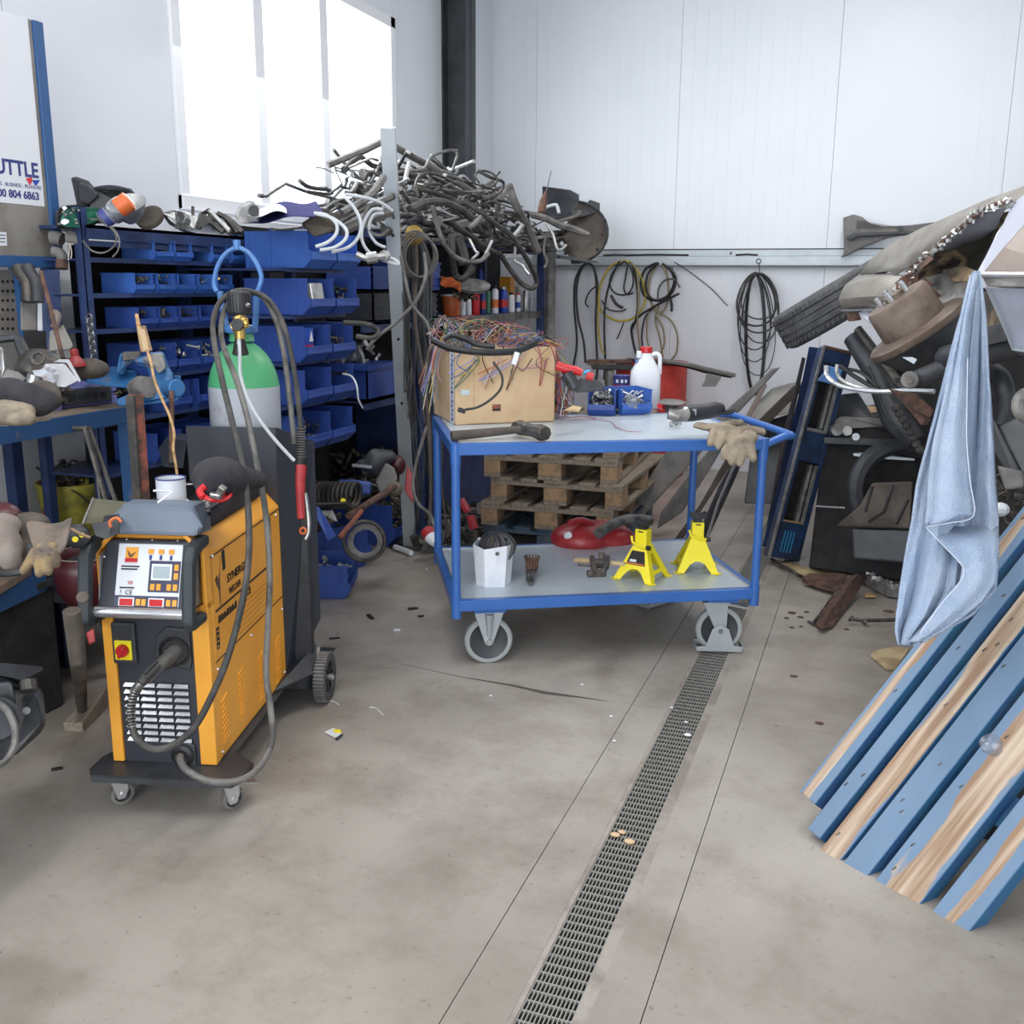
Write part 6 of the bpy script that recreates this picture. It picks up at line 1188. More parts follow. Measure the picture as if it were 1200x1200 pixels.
o = thing('rail_section', 'dusty grey metal rail with a black underside lying on the drum behind the jug', 'rail', tuple(S(715, 430, 7.0)))
MB().plate([(685, 424, 7.0), (690, 421, 7.0), (740, 421, 7.1), (742, 425, 7.1), (690, 428, 7.0)], .06).build('top_face', 'rust', o, world=True, bev=.004); MB().plate([(692, 428, 7.0), (738, 426, 7.1), (745, 430, 7.1), (742, 434, 7.1), (694, 433, 7.0)], .05).build('underside', 'black', o, world=True, bev=.004)
MB().cyl(S(714, 432, 7.1), S(714, 571, 7.1), .035, 12).build('stem', 'grey_metal_paint', o, world=True, smooth=True)
DO[0] = 0
BX, BZ, BY1 = -2.55, 1.1, 3.02
wbn = thing('workbench', 'workbench with a worn brown top on a blue steel frame along the left wall', 'workbench', (-2.9, 2.0, 0))
MB().b2((-3.2, .6, BZ-.045), (BX-.004, BY1, BZ)).build('bench_top', 'bench_top', wbn, world=True, bev=.004)
MB().b2((BX-.006, .6, BZ-.062), (BX, BY1+.01, BZ-.004)).build('front_rail', 'bench_blue', wbn, world=True, bev=.002); MB().b2((-3.2, BY1, BZ-.062), (BX, BY1+.006, BZ-.004)).build('end_rail', 'bench_blue', wbn, world=True)
for x, y, m_, s_ in ((BX-.035, BY1-.03, 'bench_blue', .05), (-3.15, BY1-.03, 'rack_blue', .05), (BX-.32, 1.98, 'black_matte', .07), (-3.15, 1.2, 'rack_blue', .05)): MB().b2((x-s_/2, y-s_/2, 0), (x+s_/2, y+s_/2, BZ-.045)).build('leg', m_, wbn, world=True)
# lower platform
lo = thing('low_bench', 'low dark bench with a blue edge under the workbench holding gloves and rags', 'bench', (-2.9, 2.2, 0))
LZ = .56; LX = -2.63
b = MB(); b.prism([(-3.2, .8, LZ-.03), (LX-.02, .8, LZ-.03), (LX, 2.15, LZ-.03), (LX-.02, 2.4, LZ-.03), (LX-.1, 2.62, LZ-.03), (-3.2, 2.95, LZ-.03)], (0, 0, .03)); b.build('bench_top', 'bench_top', lo, world=True, bev=.004)
b = MB(); b.prism([(LX-.1, 2.3, LZ-.1), (LX-.03, 2.3, LZ-.1), (LX-.1, 2.68, LZ-.1), (-2.9, 2.75, LZ-.1)], (0, 0, .069)); b.build('blue_edge', 'bench_blue', lo, world=True)
for x, y in ((LX-.12, 1.2), (LX-.2, 2.45), (-3.1, 2.8)): MB().b2((x-.03, y-.03, 0), (x+.03, y+.03, LZ-.03)).build('leg', 'black_matte', lo, world=True)
# black block added to stand in for the darkness under the low bench
o = thing('dark_filler', 'added black block standing in for the darkness under the low bench', 'dark filler', (-2.95, 1.9, 0)); MB().b2((-3.2, .8, .0), (-2.74, 2.72, .47)).build('filler_body', 'black_matte', o, world=True, bev=.01); MB().b2((-3.2, .78, .47), (-2.72, 2.74, .5)).build('lid', 'black_plastic', o, world=True, bev=.005)
# sign board
SX = -2.95; by0, bz0 = PL(66, 312, 0, SX).y+.03, PL(66, 314, 0, SX).z
sb = thing('sign_board', 'white steel board in a blue frame with a sticker reading SHUTTLE and a phone number', 'board', (SX, 2.2, BZ))
ya = 1.55; zt_ = 2.45
MB().b2((SX-.02, ya, bz0+.02), (SX, by0-.02, zt_)).build('board_panel', 'paint_grey', sb, world=True)
MB().b2((SX-.03, by0-.045, bz0), (SX+.012, by0, zt_)).build('frame_rail', 'bench_blue', sb, world=True, bev=.003); MB().b2((SX-.03, ya, bz0), (SX+.012, by0, bz0+.04)).build('frame_rail', 'bench_blue', sb, world=True, bev=.003)
MB().b2((SX-.05, by0-.06, BZ), (SX-.01, by0-.015, bz0)).build('frame_leg', 'bench_blue', sb, world=True)
zz = PL(30, 240, 0, SX).z; ye = PL(50, 220, 0, SX).y
st = MB().b2((SX, ya, zz), (SX+.0015, ye, zt_)).build('sticker', 'plastic_white', sb, world=True)
def btext(s, px_end, py0, py1, m, sx=1, bold=0):
    z0_, z1_ = PL(px_end, py0, 0, SX).z, PL(px_end, py1, 0, SX).z; h = (z1_-z0_)/.69
    cu = bpy.data.curves.new('t', 'FONT'); cu.body = s; cu.size = h; t = bpy.data.objects.new('t', cu); COL.objects.link(t); bpy.context.view_layer.update(); wd = t.dimensions.x*sx; bpy.data.objects.remove(t)
    yy = PL(px_end, py0, 0, SX).y-wd; return text('lettering', s, h, m, st, frame4(Vector((SX+.002, yy, z0_))-Vector(sb.location), (0, 1, 0), (0, 0, 1)), .0004, bold, sx)
btext('SHUTTLE', 44, 208.5, 192, 'print_blue', .95, .002); btext('SPORTS - BUSINESS - PLEASURE', 48, 222.5, 218.3, 'print_blue', .95); btext('0800 804 6863', 45, 234.5, 226, 'print_blue', 1.0, .0012)
for q, m_ in (([(30, 209), (37, 208), (38, 212), (35, 217)], 'print_red'), ([(38, 211), (47, 211), (42, 218), (39, 214)], 'blue_tin')): MB().prism([PL(x, y, 0, SX+.002) for x, y in q], (.001, 0, 0)).build('arrow_mark', m_, st, world=True)
MB().prism([PL(x, y, 0, SX) for x, y in ((-8, 272), (7, 272), (8, 288), (-8, 288))], (.0015, 0, 0)).build('small_label', 'plastic_white', sb, world=True)
for i in range(3): MB().prism([PL(x, y, 0, SX+.0016) for x, y in ((-6, 275+i*4), (6, 275+i*4), (6, 276+i*4), (-6, 276+i*4))], (.0005, 0, 0)).build('printed_line', 'print_black', sb, world=True)
# peg panel below the board and things behind
o = thing('peg_panel', 'grey perforated panel standing on the bench under the sign board', 'panel', (SX-.06, 2.3, BZ)); pn = MB().b2((SX-.08, 1.6, BZ), (SX-.07, PL(18, 350, 0, SX-.07).y, bz0-.01)).build('panel_sheet', 'paint_grey', o, world=True)
for i in range(6):
    for j in range(3): p = PL(3+6*j, 330+i*11, 0, SX-.069); MB().cyl(p, p+Vector((.001, 0, 0)), .006, 8).build('peg_hole', 'black', pn, world=True)
MB().b2((SX-.09, PL(18, 350, 0, SX-.07).y, BZ), (SX-.05, PL(18, 350, 0, SX-.07).y+.06, bz0)).build('blue_upright', 'bench_blue', o, world=True)
o = thing('dust_pipes', 'two dark bent pipes rising behind the bench under the sign board', 'pipe', tuple(S(35, 350, 3.6)))
for i in range(2): MB().tube(crpx([(20+i*11, 312, 3.5), (24+i*11, 320, 3.5), (32+i*10, 332, 3.5), (33+i*11, 354, 3.5)], 4), .022, 10).build('bent_pipe', 'dark_grey' if i else 'dark_steel', o, world=True, smooth=True)
o = thing('switch_cabinet', 'grey wall switch cabinet with a pale edge under the sign board', 'cabinet', tuple(S(38, 372, 3.55))); MB().plate([(24, 352, 3.5), (44, 352, 3.55), (44, 388, 3.55), (24, 388, 3.5)], .12).build('cabinet_body', 'grey_plastic', o, world=True, bev=.006); MB().plate([(44, 353, 3.54), (49, 353, 3.56), (50, 388, 3.56), (44, 388, 3.54)], .12).build('pale_edge', 'panel_white', o, world=True, bev=.004)
single('dark_board', MB().plate([(28, 388, 3.45), (54, 388, 3.5), (56, 440, 3.5), (28, 440, 3.45)], .03), 'black_matte', 'black board standing on the bench below the switch cabinet', 'board')
single('blue_grey_sheet', MB().plate([(48, 316, 3.75), (70, 316, 3.75), (74, 418, 3.75), (50, 418, 3.75)], .03), 'rack_blue', 'dark blue-grey panel standing against the wall beside the switch cabinet', 'panel')
single('steel_rod', MB().tube([S(48, 318, 3.35), S(60, 365, 3.32), S(74, 420, 3.3)], .0075, 7), 'rust', 'brown steel rod leaning on the wall above the bench', 'rod', smooth=True)
o = thing('grey_hopper', 'pale grey tapered sheet-metal shroud hanging over the bench', 'shroud', tuple(S(70, 420, 3.4))); MB().plate([(58, 388, 3.42), (74, 380, 3.42), (86, 405, 3.42), (82, 410, 3.42), (57, 412, 3.42)], .11).build('shroud_body', 'paint_grey', o, world=True, bev=.005); MB().tube(crpx([(63, 384, 3.4), (68, 372, 3.4), (64, 366, 3.4), (62, 374, 3.4)], 4), .012, 8).build('shroud_neck', 'paint_beige', o, world=True, smooth=True); MB().plate([(64, 411, 3.4), (86, 410, 3.4), (84, 420, 3.38), (66, 419, 3.38)], .09).build('shroud_foot', 'grey_plastic', o, world=True, bev=.006)
o = thing('red_oiler', 'small red oil can on the bench behind the white box', 'oil can', tuple(S(89, 427, 3.3))); MB().lathe([(.03, 0), (.03, .01), (.012, .035), (.013, .04), (.013, .055), (.0, .06)], o=S(90, 430, 3.25), axis=(-.1, 0, 1), seg=18).build('can_body', 'dull_red', o, world=True, smooth=True)
single('dusty_lump', MB().ball(S(104, 432, 3.3), .05, (1.6, 1, .7)), 'liner', 'dusty brown-grey bag at the bench end under the chain', 'bag', remesh=.01)
# white switch box, purple case
DO[0] = .12
o = thing('light_fitting', 'white square electrical box tilted on the purple case', 'electrical box', tuple(S(65, 450, 2.95)))
MB().plate([(42, 424, 2.95), (45, 421, 2.95), (81, 421, 2.98), (95, 446, 2.92), (93, 449, 2.9), (78, 425, 2.95)], .02).build('cover_frame', 'offwhite', o, world=True, bev=.003)
MB().plate([(36, 433, 2.9), (46, 426, 2.93), (76, 426, 2.95), (92, 446, 2.9), (76, 454, 2.86), (46, 451, 2.86)], .05).build('box_body', 'offwhite', o, world=True, bev=.005)
MB().plate([(37, 434, 2.89), (60, 432, 2.88), (66, 446, 2.86), (62, 451, 2.85), (46, 450, 2.85)], .015).build('lower_face', 'grey_cyl', o, world=True, bev=.003)
for p in ((55, 429), (61, 431), (64, 437)): MB().cyl(S(p[0], p[1], 2.86), S(p[0]+2, p[1]+4, 2.84), .008, 8).build('knockout', 'offwhite', o, world=True)
DO[0] = 0
o = thing('charger_case', 'purple plastic case with a black socket front on the bench edge', 'case', tuple(S(95, 476, 2.85)))
q = [(60, 479, 2.75), (60, 458, 2.78), (122, 449, 3.0), (134, 455, 2.98), (136, 472, 2.96), (118, 478, 2.92)]
b = MB(); P0 = [G(62, 481, BZ), G(136, 472, BZ)]; d0 = (P0[1]-P0[0]); bk = Vector((-d0.y, d0.x, 0)).normalized()*.26; hz = Vector((0, 0, .075))
b.prism([P0[0], P0[1], P0[1]+bk, P0[0]+bk], hz); b.build('case_body', 'purple', o, world=True, bev=.012)
for t in (.02, .9): c = P0[0]+d0*t; n_ = -bk.normalized()*.012; b = MB().prism([c+n_, c+d0*.09+n_, c+d0*.09, c], Vector((0, 0, .03))); b.prism([c+n_+Vector((0, 0, .045)), c+d0*.09+n_+Vector((0, 0, .045)), c+d0*.09+Vector((0, 0, .045)), c+Vector((0, 0, .045))], (0, 0, .028)); b.build('corner_guard', 'purple', o, world=True, bev=.003)
a_ = P0[0]+d0*.14+Vector((0, 0, .012)); c_ = P0[0]+d0*.88+Vector((0, 0, .012)); n_ = -bk.normalized()*.02
fp = MB().prism([a_+n_, c_+n_, c_, a_], (0, 0, .056)).build('front_block', 'dark_grey', o, world=True, bev=.006)
for t, r_ in ((.16, .012), (.32, .0), (.45, .014), (.62, .014), (.8, .0)):
    c = a_+(c_-a_)*t+n_+Vector((0, 0, .026))
    if r_: MB().cyl(c, c+n_*.12, r_, 14).build('socket', 'black', fp, world=True)
    else: MB().box(c+n_*.08, (.02, .006, .022), (0, 0, math.atan2(d0.y, d0.x))).build('socket', 'black', fp, world=True)
# gloves and hose on the bench near left
b = MB()
for p_, r_, sc in (((10, 458, 2.72), .055, (1, 1, .7)), ((28, 464, 2.72), .05, (1.3, 1, .8)), ((42, 474, 2.72), .045, (1.2, 1, .8)), ((52, 470, 2.74), .04, (1, 1, .9))): b.ball(S(*p_), r_, sc)
single('dark_sleeve', b, 'cloth_dark', 'thick dark rubber-coated sleeve bent over the bench edge', 'sleeve', remesh=.01, sm=6)
b = MB(); b.ball(S(50, 462, 2.8), .05, (1, 1, .8)); b.ball(S(57, 468, 2.78), .038, (1, 1, .9)); single('ribbed_hose_end', b, 'liner', 'dusty ribbed hose end beside the purple case', 'hose', remesh=.008)
glove('work_glove', 'dirty brown work glove on the near left bench corner', [(S(0, 485, 2.66), .05, (1.2, 1, .6)), (S(14, 482, 2.68), .045, (1.2, 1, .6))], [([S(10, 490, 2.64), S(22, 491, 2.64), S(34, 490, 2.66)], .02), ([S(14, 478, 2.68), S(26, 479, 2.68), S(34, 482, 2.68)], .02), ([S(4, 472, 2.7), S(12, 470, 2.7), S(18, 472, 2.7)], .02)], None, 'glove')
single('wood_strip', MB().bar(G(4, 496, BZ+.012), G(55, 489, BZ+.012), .03, .018), 'wood_grey', 'short flat wooden strip lying on the bench beside the dirty glove', 'strip', bev=.002)
# junk heap on the bench
b = MB()
for p_ in ([(0, 398, 3.1), (20, 396, 3.1), (26, 404, 3.1), (34, 420, 3.1)], [(20, 396, 3.1), (28, 418, 3.08), (40, 432, 3.05)], [(26, 452, 2.95), (55, 448, 3.0), (80, 440, 3.1)], [(28, 440, 3.0), (48, 430, 3.1), (60, 428, 3.15)]): b.tube(crpx(p_, 3), .013, 7)
single('bent_bracket', b, 'black_plastic', 'black bent metal arms sticking up from the junk on the bench', 'bracket', smooth=True)
o = thing('engine_part', 'oily grey cast engine part among the junk on the bench', 'engine part', tuple(S(48, 440, 3.05)))
b = MB(); b.ball(S(46, 428, 3.1), .06, (1.2, 1, .9)); b.ball(S(58, 432, 3.12), .05, (1.2, 1, .8)); b.ball(S(36, 438, 3.05), .05); b.build('casting', 'dark_steel', o, world=True, remesh=.012); MB().torus(S(45, 420, 3.0), (.3, -1, .4), .018, .006, 18, 8).build('flange', 'dark_steel', o, world=True, smooth=True); MB().cyl(S(38, 452, 2.95), S(41, 440, 2.95), .022, 12).build('spigot', 'steel', o, world=True)
o = thing('clear_cover', 'dusty clear plastic cover standing at the left frame edge on the bench', 'cover', tuple(S(2, 435, 2.95))); MB().plate([(-14, 402, 2.9), (4, 408, 2.95), (6, 432, 2.95), (0, 448, 2.95), (-14, 450, 2.9)], .03).build('cover_sheet', 'alu', o, world=True, bev=.006)
MB().plate([(0, 446, 2.9), (8, 432, 2.93), (22, 436, 2.93), (32, 444, 2.93), (12, 454, 2.9)], .04).build('base_flap', 'grey_plastic', o, world=True, bev=.005)
b = MB(); junk(b, tuple(G(10, 470, BZ+.02)), tuple(G(70, 447, BZ+.1)), 60, .07); single('loose_hardware', b, 'dark_steel', 'oily black odds and ends heaped on the bench behind the sleeve', 'hardware', kind='stuff')
b = MB(); junk(b, tuple(G(100, 468, BZ+.015)), tuple(G(150, 455, BZ+.02)), 24, .04); single('loose_hardware', b, 'fuse_stuff', 'bits of metal on the bench around the vise foot', 'hardware', kind='stuff')
# ------------------------------------------------------------------ vise
DO[0] = .45
o = thing('bench_vise', 'big blue bench vise with grey jaws at the end of the workbench', 'vise', tuple(G(160, 474, BZ)))
MB().plate([(99, 448, 3.05), (112, 436, 3.05), (132, 431, 3.05), (158, 432, 3.08), (163, 436, 3.08), (163, 448, 3.0), (155, 456, 3.0), (125, 453, 3.02)], .14).build('slide_body', 'vise_blue', o, world=True, bev=.014)
MB().plate([(136, 438, 3.0), (140, 416, 3.0), (144, 412, 3.0), (158, 412, 3.02), (160, 418, 3.02), (156, 424, 3.02), (148, 430, 3.02), (146, 440, 3.02)], .13).build('fixed_jaw', 'vise_blue', o, world=True, bev=.008)
MB().plate([(143, 413, 2.98), (165, 411, 3.0), (165, 421, 3.0), (144, 423, 2.98)], .14).build('jaw_insert', 'dark_steel', o, world=True, bev=.003)
MB().plate([(155, 424, 2.98), (158, 420, 2.96), (176, 413, 2.96), (192, 412, 3.0), (198, 430, 3.0), (203, 438, 3.0), (203, 457, 3.0), (197, 466, 2.98), (172, 470, 2.96), (160, 470, 2.96), (157, 462, 2.98), (165, 450, 2.98), (176, 440, 2.98), (172, 430, 2.97), (162, 428, 2.97)], .16).build('moving_jaw', 'vise_blue', o, world=True, bev=.014)
MB().plate([(166, 421, 2.94), (177, 414, 2.94), (191, 414, 2.96), (195, 432, 2.96), (186, 438, 2.94), (180, 430, 2.94)], .04).build('worn_top', 'grey_metal_paint', o, world=True, bev=.006)
MB().tube([S(160, 455, 3.0), S(166, 454, 2.97), S(174, 454, 2.95)], [.034, .04, .036], 16).build('screw_housing', 'grey_metal_paint', o, world=True, smooth=True)
MB().cyl(S(197, 455, 2.95), S(208, 455, 2.9), .03, 18).build('screw_head', 'vise_blue', o, world=True, smooth=True, bev=.004); MB().cyl(S(201, 458, 2.88), S(201, 541, 2.9), .0085, 10).build('handle_bar', 'rust', o, world=True, smooth=True); MB().ball(S(201, 541, 2.9), .013).build('handle_ball', 'dark_steel', o, world=True)
MB().plate([(136, 468, 3.0), (150, 462, 3.0), (206, 460, 3.0), (210, 470, 3.0), (172, 474, 2.98), (138, 476, 3.0)], .14).build('vise_foot', 'vise_blue', o, world=True, bev=.006)
MB().plate([(203, 440, 3.1), (212, 440, 3.1), (212, 468, 3.1), (203, 468, 3.1)], .06).build('rear_lug', 'vise_blue', o, world=True, bev=.005)
o = thing('wooden_stick_pair', 'two paint-stained wooden sticks standing upright in the vise jaws', 'stick', tuple(S(168, 410, 2.95)))
MB().tube([S(168, 412, 2.98), S(164, 390, 2.98), S(160, 368, 2.98)], [.009, .008, .006], 8).build('round_stick', 'wood_pale', o, world=True, smooth=True); MB().bar(S(171, 412, 2.96), S(165, 386, 2.96), .02, .012).build('flat_stick', 'cardboard', o, world=True); MB().bar(S(176, 411, 2.97), S(168, 382, 2.97), .012, .01).build('flat_stick', 'wood_tan', o, world=True)
single('braided_wire', MB().tube(crpx([(172, 410, 2.9), (177, 425, 2.88), (181, 445, 2.86), (190, 468, 2.85), (199, 488, 2.84), (204, 508, 2.84), (203, 525, 2.84), (206, 545, 2.84), (208, 560, 2.84)], 6), .0045, 6), 'wood_pale', 'stiff pale twisted wire hanging from the vise down past its handle', 'wire', smooth=True)
DO[0] = .4
o = thing('steel_bar', 'red-rusted grooved steel bar leaning upright on the bench front', 'bar', tuple(S(168, 585, 2.82)))
t0, t1 = S(159, 462, 2.75), S(171, 640, 2.8); MB().bar(t0, t1, .048, .02, (1, 0, 0)).build('bar_body', 'rust_red', o, world=True, bev=.002); MB().bar(t0+Vector((.005, -.03, 0)), t1+Vector((.005, -.03, 0)), .01, .03, (1, 0, 0)).build('centre_rib', 'dark_steel', o, world=True)
DO[0] = 0
o = thing('bucket', 'grimy yellow plastic bucket full of scrap under the workbench', 'bucket', tuple(G(74, 648, .44)))
bz_ = .44; bp = G(66, 652, bz_)+Vector((-.03, .14, 0)); o.location = (bp.x, bp.y, bz_); o.scale = (1.2, 1.2, 1.15)
MB().lathe([(.0, 0), (.085, 0), (.088, .01), (.108, .235), (.113, .235), (.113, .25), (.106, .25), (.104, .235)], seg=32).build('bucket_wall', 'bucket_yellow', o, smooth=True)
MB().torus((0, -.03, .17), (0, 1, .7), .115, .003, 30, 6, a0=PI*.0, a1=PI).build('bail_handle', 'dark_steel', o, smooth=True)
MB().box((.0, -.098, .13), (.06, .006, .07), (.1, 0, 0)).build('red_label', 'rust_red', o)
b = MB(); c = Vector((bp.x, bp.y, bz_+.29)); junk(b, tuple(c-Vector((.08, .08, .02))), tuple(c+Vector((.08, .08, .07))), 50, .06); single('loose_hardware', b, 'dark_steel', 'black and grey scrap parts heaped in the yellow bucket', 'hardware', kind='stuff')
single('under_shelf', MB().b2((-3.2, 2.72, .40), (-2.62, 3.6, .435)), 'black_plastic', 'dark shelf board under the workbench carrying the bucket', 'shelf')
for i, (a_, c_, r_, lab) in enumerate((((99, 500, 3.3), (125, 590, 3.3), .009, 'T-handled steel rod leaning under the workbench'), ((104, 500, 3.35), (137, 592, 3.3), .008, 'plain steel rod leaning under the workbench to the right'), ((112, 540, 3.3), (118, 590, 3.3), .006, 'thin rod leaning low under the workbench'))):
    o = thing('steel_rod', lab, 'rod', tuple(S(*c_))); MB().cyl(S(*a_), S(*c_), r_, 8).build('shaft', 'dark_steel', o, world=True, smooth=True)
    if i == 0: MB().cyl(S(86, 502, 3.3), S(103, 502, 3.3), .009, 8).build('cross_handle', 'dark_steel', o, world=True)
o = thing('olive_plate', 'olive metal plate with a bright cut edge leaning behind the welding machine', 'plate', tuple(S(120, 610, 2.85)))
MB().plate([(97, 613, 2.8), (109, 584, 2.95), (150, 588, 2.95), (138, 616, 2.8)], .008).build('plate_sheet', 'olive', o, world=True); MB().tube([S(97, 613, 2.79), S(109, 584, 2.94)], .003, 5).build('bright_edge', 'silver', o, world=True)
single('black_bracket', MB().plate([(107, 614, 2.7), (120, 612, 2.7), (122, 604, 2.7), (140, 602, 2.72), (140, 625, 2.7), (124, 632, 2.68), (112, 628, 2.68)], .012), 'black_plastic', 'black notched metal bracket beside the maroon welding helmet', 'bracket', bev=.002)
single('orange_strap', MB().tube(crpx([(130, 618, 2.68), (129, 611, 2.68), (137, 607, 2.68), (142, 612, 2.68)], 4), .004, 6), 'orange', 'small orange clip hooked on the black notched bracket', 'clip', smooth=True)
o = thing('respirator', 'dark dust respirator with two yellow buttons on the low bench', 'respirator', tuple(S(90, 635, 2.65)))
MB().ball(S(90, 628, 2.8), .038, (1, 1, .9)).build('mask_shell', 'dark_grey', o, world=True, smooth=True); MB().cyl(S(96, 627, 2.75), S(96, 627, 2.74), .007, 12).build('yellow_button', 'jack_yellow', o, world=True); MB().cyl(S(88, 632, 2.75), S(88, 632, 2.74), .008, 12).build('yellow_button', 'jack_yellow', o, world=True); MB().tube(crpx([(84, 620, 2.66), (95, 626, 2.62), (106, 630, 2.62)], 3), .004, 6).build('head_band', 'wood_tan', o, world=True)
# cloths and glove on the low bench
b = MB()
for p_, r_, sc in (((2, 630, 2.5), .042, (1, 1, 1.1)), ((10, 640, 2.5), .036, (1, 1, 1.2)), ((4, 616, 2.55), .042, (1.2, 1, .8)), ((12, 655, 2.48), .03, (1, 1, 1.2))): b.ball(S(*p_), r_, sc)
o = thing('cloth_bundle', 'beige cloth with a maroon edge bundled at the left of the low bench', 'cloth', tuple(S(8, 650, 2.5))); b.build('beige_cloth', 'cloth_beige', o, world=True, remesh=.009, sm=6); MB().ball(S(-2, 605, 2.6), .055, (1.2, 1, .7)).build('maroon_fold', 'maroon', o, world=True, remesh=.01)
b = MB(); b.ball(S(25, 625, 2.6), .045, (1, 1, 1.2)); b.ball(S(30, 645, 2.58), .035); b.ball(S(34, 612, 2.62), .045, (1.4, 1, .6)); single('dark_rag', b, 'liner', 'greasy brown rag behind the leather gauntlet', 'rag', remesh=.009, sm=6)
glove('welding_gauntlet', 'leather welding gauntlet with yellowed fingers hanging over the low bench edge', [(S(50, 646, 2.44), .026, (1.1, .6, .9)), (S(60, 645, 2.44), .026, (1.1, .6, .9))],
      [([S(44, 645, 2.43), S(36, 657, 2.42), S(28, 669, 2.41)], [.016, .014, .011]), ([S(49, 648, 2.42), S(46, 660, 2.41), S(46, 672, 2.4)], [.015, .014, .011]), ([S(56, 648, 2.42), S(57, 660, 2.41), S(57, 670, 2.4)], [.015, .013, .011]), ([S(63, 646, 2.42), S(66, 656, 2.42), S(66, 662, 2.42)], [.014, .012, .01])], None, 'glove_yellow', vox=.0045)
rows_ = [[S(29+i*2.4+j*(8.1-i*.62), 612-2*math.sin(j*1.2)-(6 if j == 7 else 0)+i*7.6, 2.5-.018*i+.01*math.sin(j*1.5)) for j in range(8)] for i in range(6)]
o2 = MB().grid(rows_).build('gauntlet_cuff', 'glove_cuff', bpy.data.objects['welding_gauntlet'], world=True, solid=.012, smooth=True, sub=1)
single('black_cable', MB().tube(crpx([(-4, 672, 2.46), (14, 672, 2.44), (28, 668, 2.44), (36, 655, 2.46), (34, 640, 2.5)], 5), .008, 7), 'black', 'black cable curling under the gauntlet on the low bench', 'cable', smooth=True)
# helmet and its stand
o = thing('welding_helmet', 'maroon welding helmet lying open side up with a round grey knob', 'helmet', tuple(S(98, 715, 2.42)))
rows_ = []; c = G(103, 648, .64); hx_ = [(.112, 0), (.116, -.05), (.11, -.11), (.085, -.16), (.05, -.19)]
for r_, z in hx_: rows_.append([c+Vector((math.cos(t)*r_*.9, math.sin(t)*r_*1.05, z)) for t in [PI*2*k/28 for k in range(29)]])
b = MB().grid(rows_); b.build('helmet_shell', 'maroon', o, world=True, solid=.004, smooth=True)
MB().torus(c, (0, 0, 1), .109, .003, 30, 6).build('pale_rim', 'cloth_beige', o, world=True, smooth=True)
rows_ = [[c+Vector((.02, -.02, 0))+Vector((math.cos(t)*r_*.55, math.sin(t)*r_*.6, z-.01)) for t in [PI*2*k/20 for k in range(21)]] for r_, z in hx_[:3]]
MB().grid(rows_).build('head_band', 'black_plastic', o, world=True, solid=.003, smooth=True)
MB().cyl(S(97, 701, 2.36), S(97, 700, 2.33), .014, 18).build('grey_knob', 'liner', o, world=True, smooth=True, bev=.004)
o = thing('footed_post', 'brown painted tube stand with a long flat foot under the helmet', 'stand', tuple(G(95, 858, 0)))
fb = G(97, 840, .02); MB().tube([fb+Vector((0, 0, .03)), S(91, 770, 2.58), S(84, 716, 2.52)], [.018, .021, .022], 14).build('tube', 'liner', o, world=True, smooth=True)
a_, c_ = G(86, 858, 0), G(118, 828, 0); dn = (c_-a_).normalized(); sd = Vector((-dn.y, dn.x, 0)); b = MB(); b.add([a_-sd*.035, a_+sd*.035, c_+sd*.03, c_-sd*.03, a_-sd*.035+Vector((0, 0, .035)), a_+sd*.035+Vector((0, 0, .035)), c_+sd*.03+Vector((0, 0, .075)), c_-sd*.03+Vector((0, 0, .075))], [(0, 1, 2, 3), (4, 5, 6, 7), (0, 1, 5, 4), (1, 2, 6, 5), (2, 3, 7, 6), (3, 0, 4, 7)]); b.build('foot_beam', 'wood_grey', o, world=True, bev=.004)
single('red_can', MB().plate([(101, 742, 2.75), (110, 736, 2.75), (112, 752, 2.75), (104, 756, 2.75)], .03), 'dull_red', 'small red scrap piece in the dark behind the tube stand', 'scrap', bev=.004)
# black machinery at bottom left
o = thing('gearbox', 'oily black cast gearbox with a flat lid on the floor at the far left', 'gearbox', tuple(G(20, 870, 0)))
g0_ = G(50, 868, 0); 
MB().plate([(-30, 790, 2.5), (2, 792, 2.5), (50, 806, 2.52), (55, 852, 2.52), (20, 884, 2.42), (-30, 900, 2.36)], .3).build('casting', 'black_plastic', o, world=True, bev=.02)
MB().plate([(-30, 774, 2.55), (50, 781, 2.6), (51, 785, 2.58), (28, 797, 2.48), (-30, 786, 2.45)], .12).build('flat_lid', 'dark_grey', o, world=True, bev=.006)
MB().plate([(-10, 800, 2.42), (14, 798, 2.42), (20, 828, 2.42), (-8, 832, 2.42)], .08).build('side_boss', 'black_plastic', o, world=True, bev=.01); MB().cyl(S(31, 832, 2.47), S(31, 833, 2.45), .009, 12).build('drain_plug', 'steel', o, world=True); MB().cyl(S(-4, 842, 2.4), S(-4, 842, 2.36), .05, 20).build('round_cover', 'black_plastic', o, world=True)
MB().cyl(S(33, 798, 2.48), S(34, 810, 2.47), .02, 10).build('stub', 'dark_steel', o, world=True)
single('rubber_hose', MB().tube(crpx([(-6, 822, 2.36), (8, 832, 2.36), (17, 852, 2.35), (17, 872, 2.33), (8, 890, 2.3), (-6, 899, 2.28)], 6), .008, 7), 'hose_grey', 'grey hose arching down the front of the oily gearbox', 'hose', smooth=True)

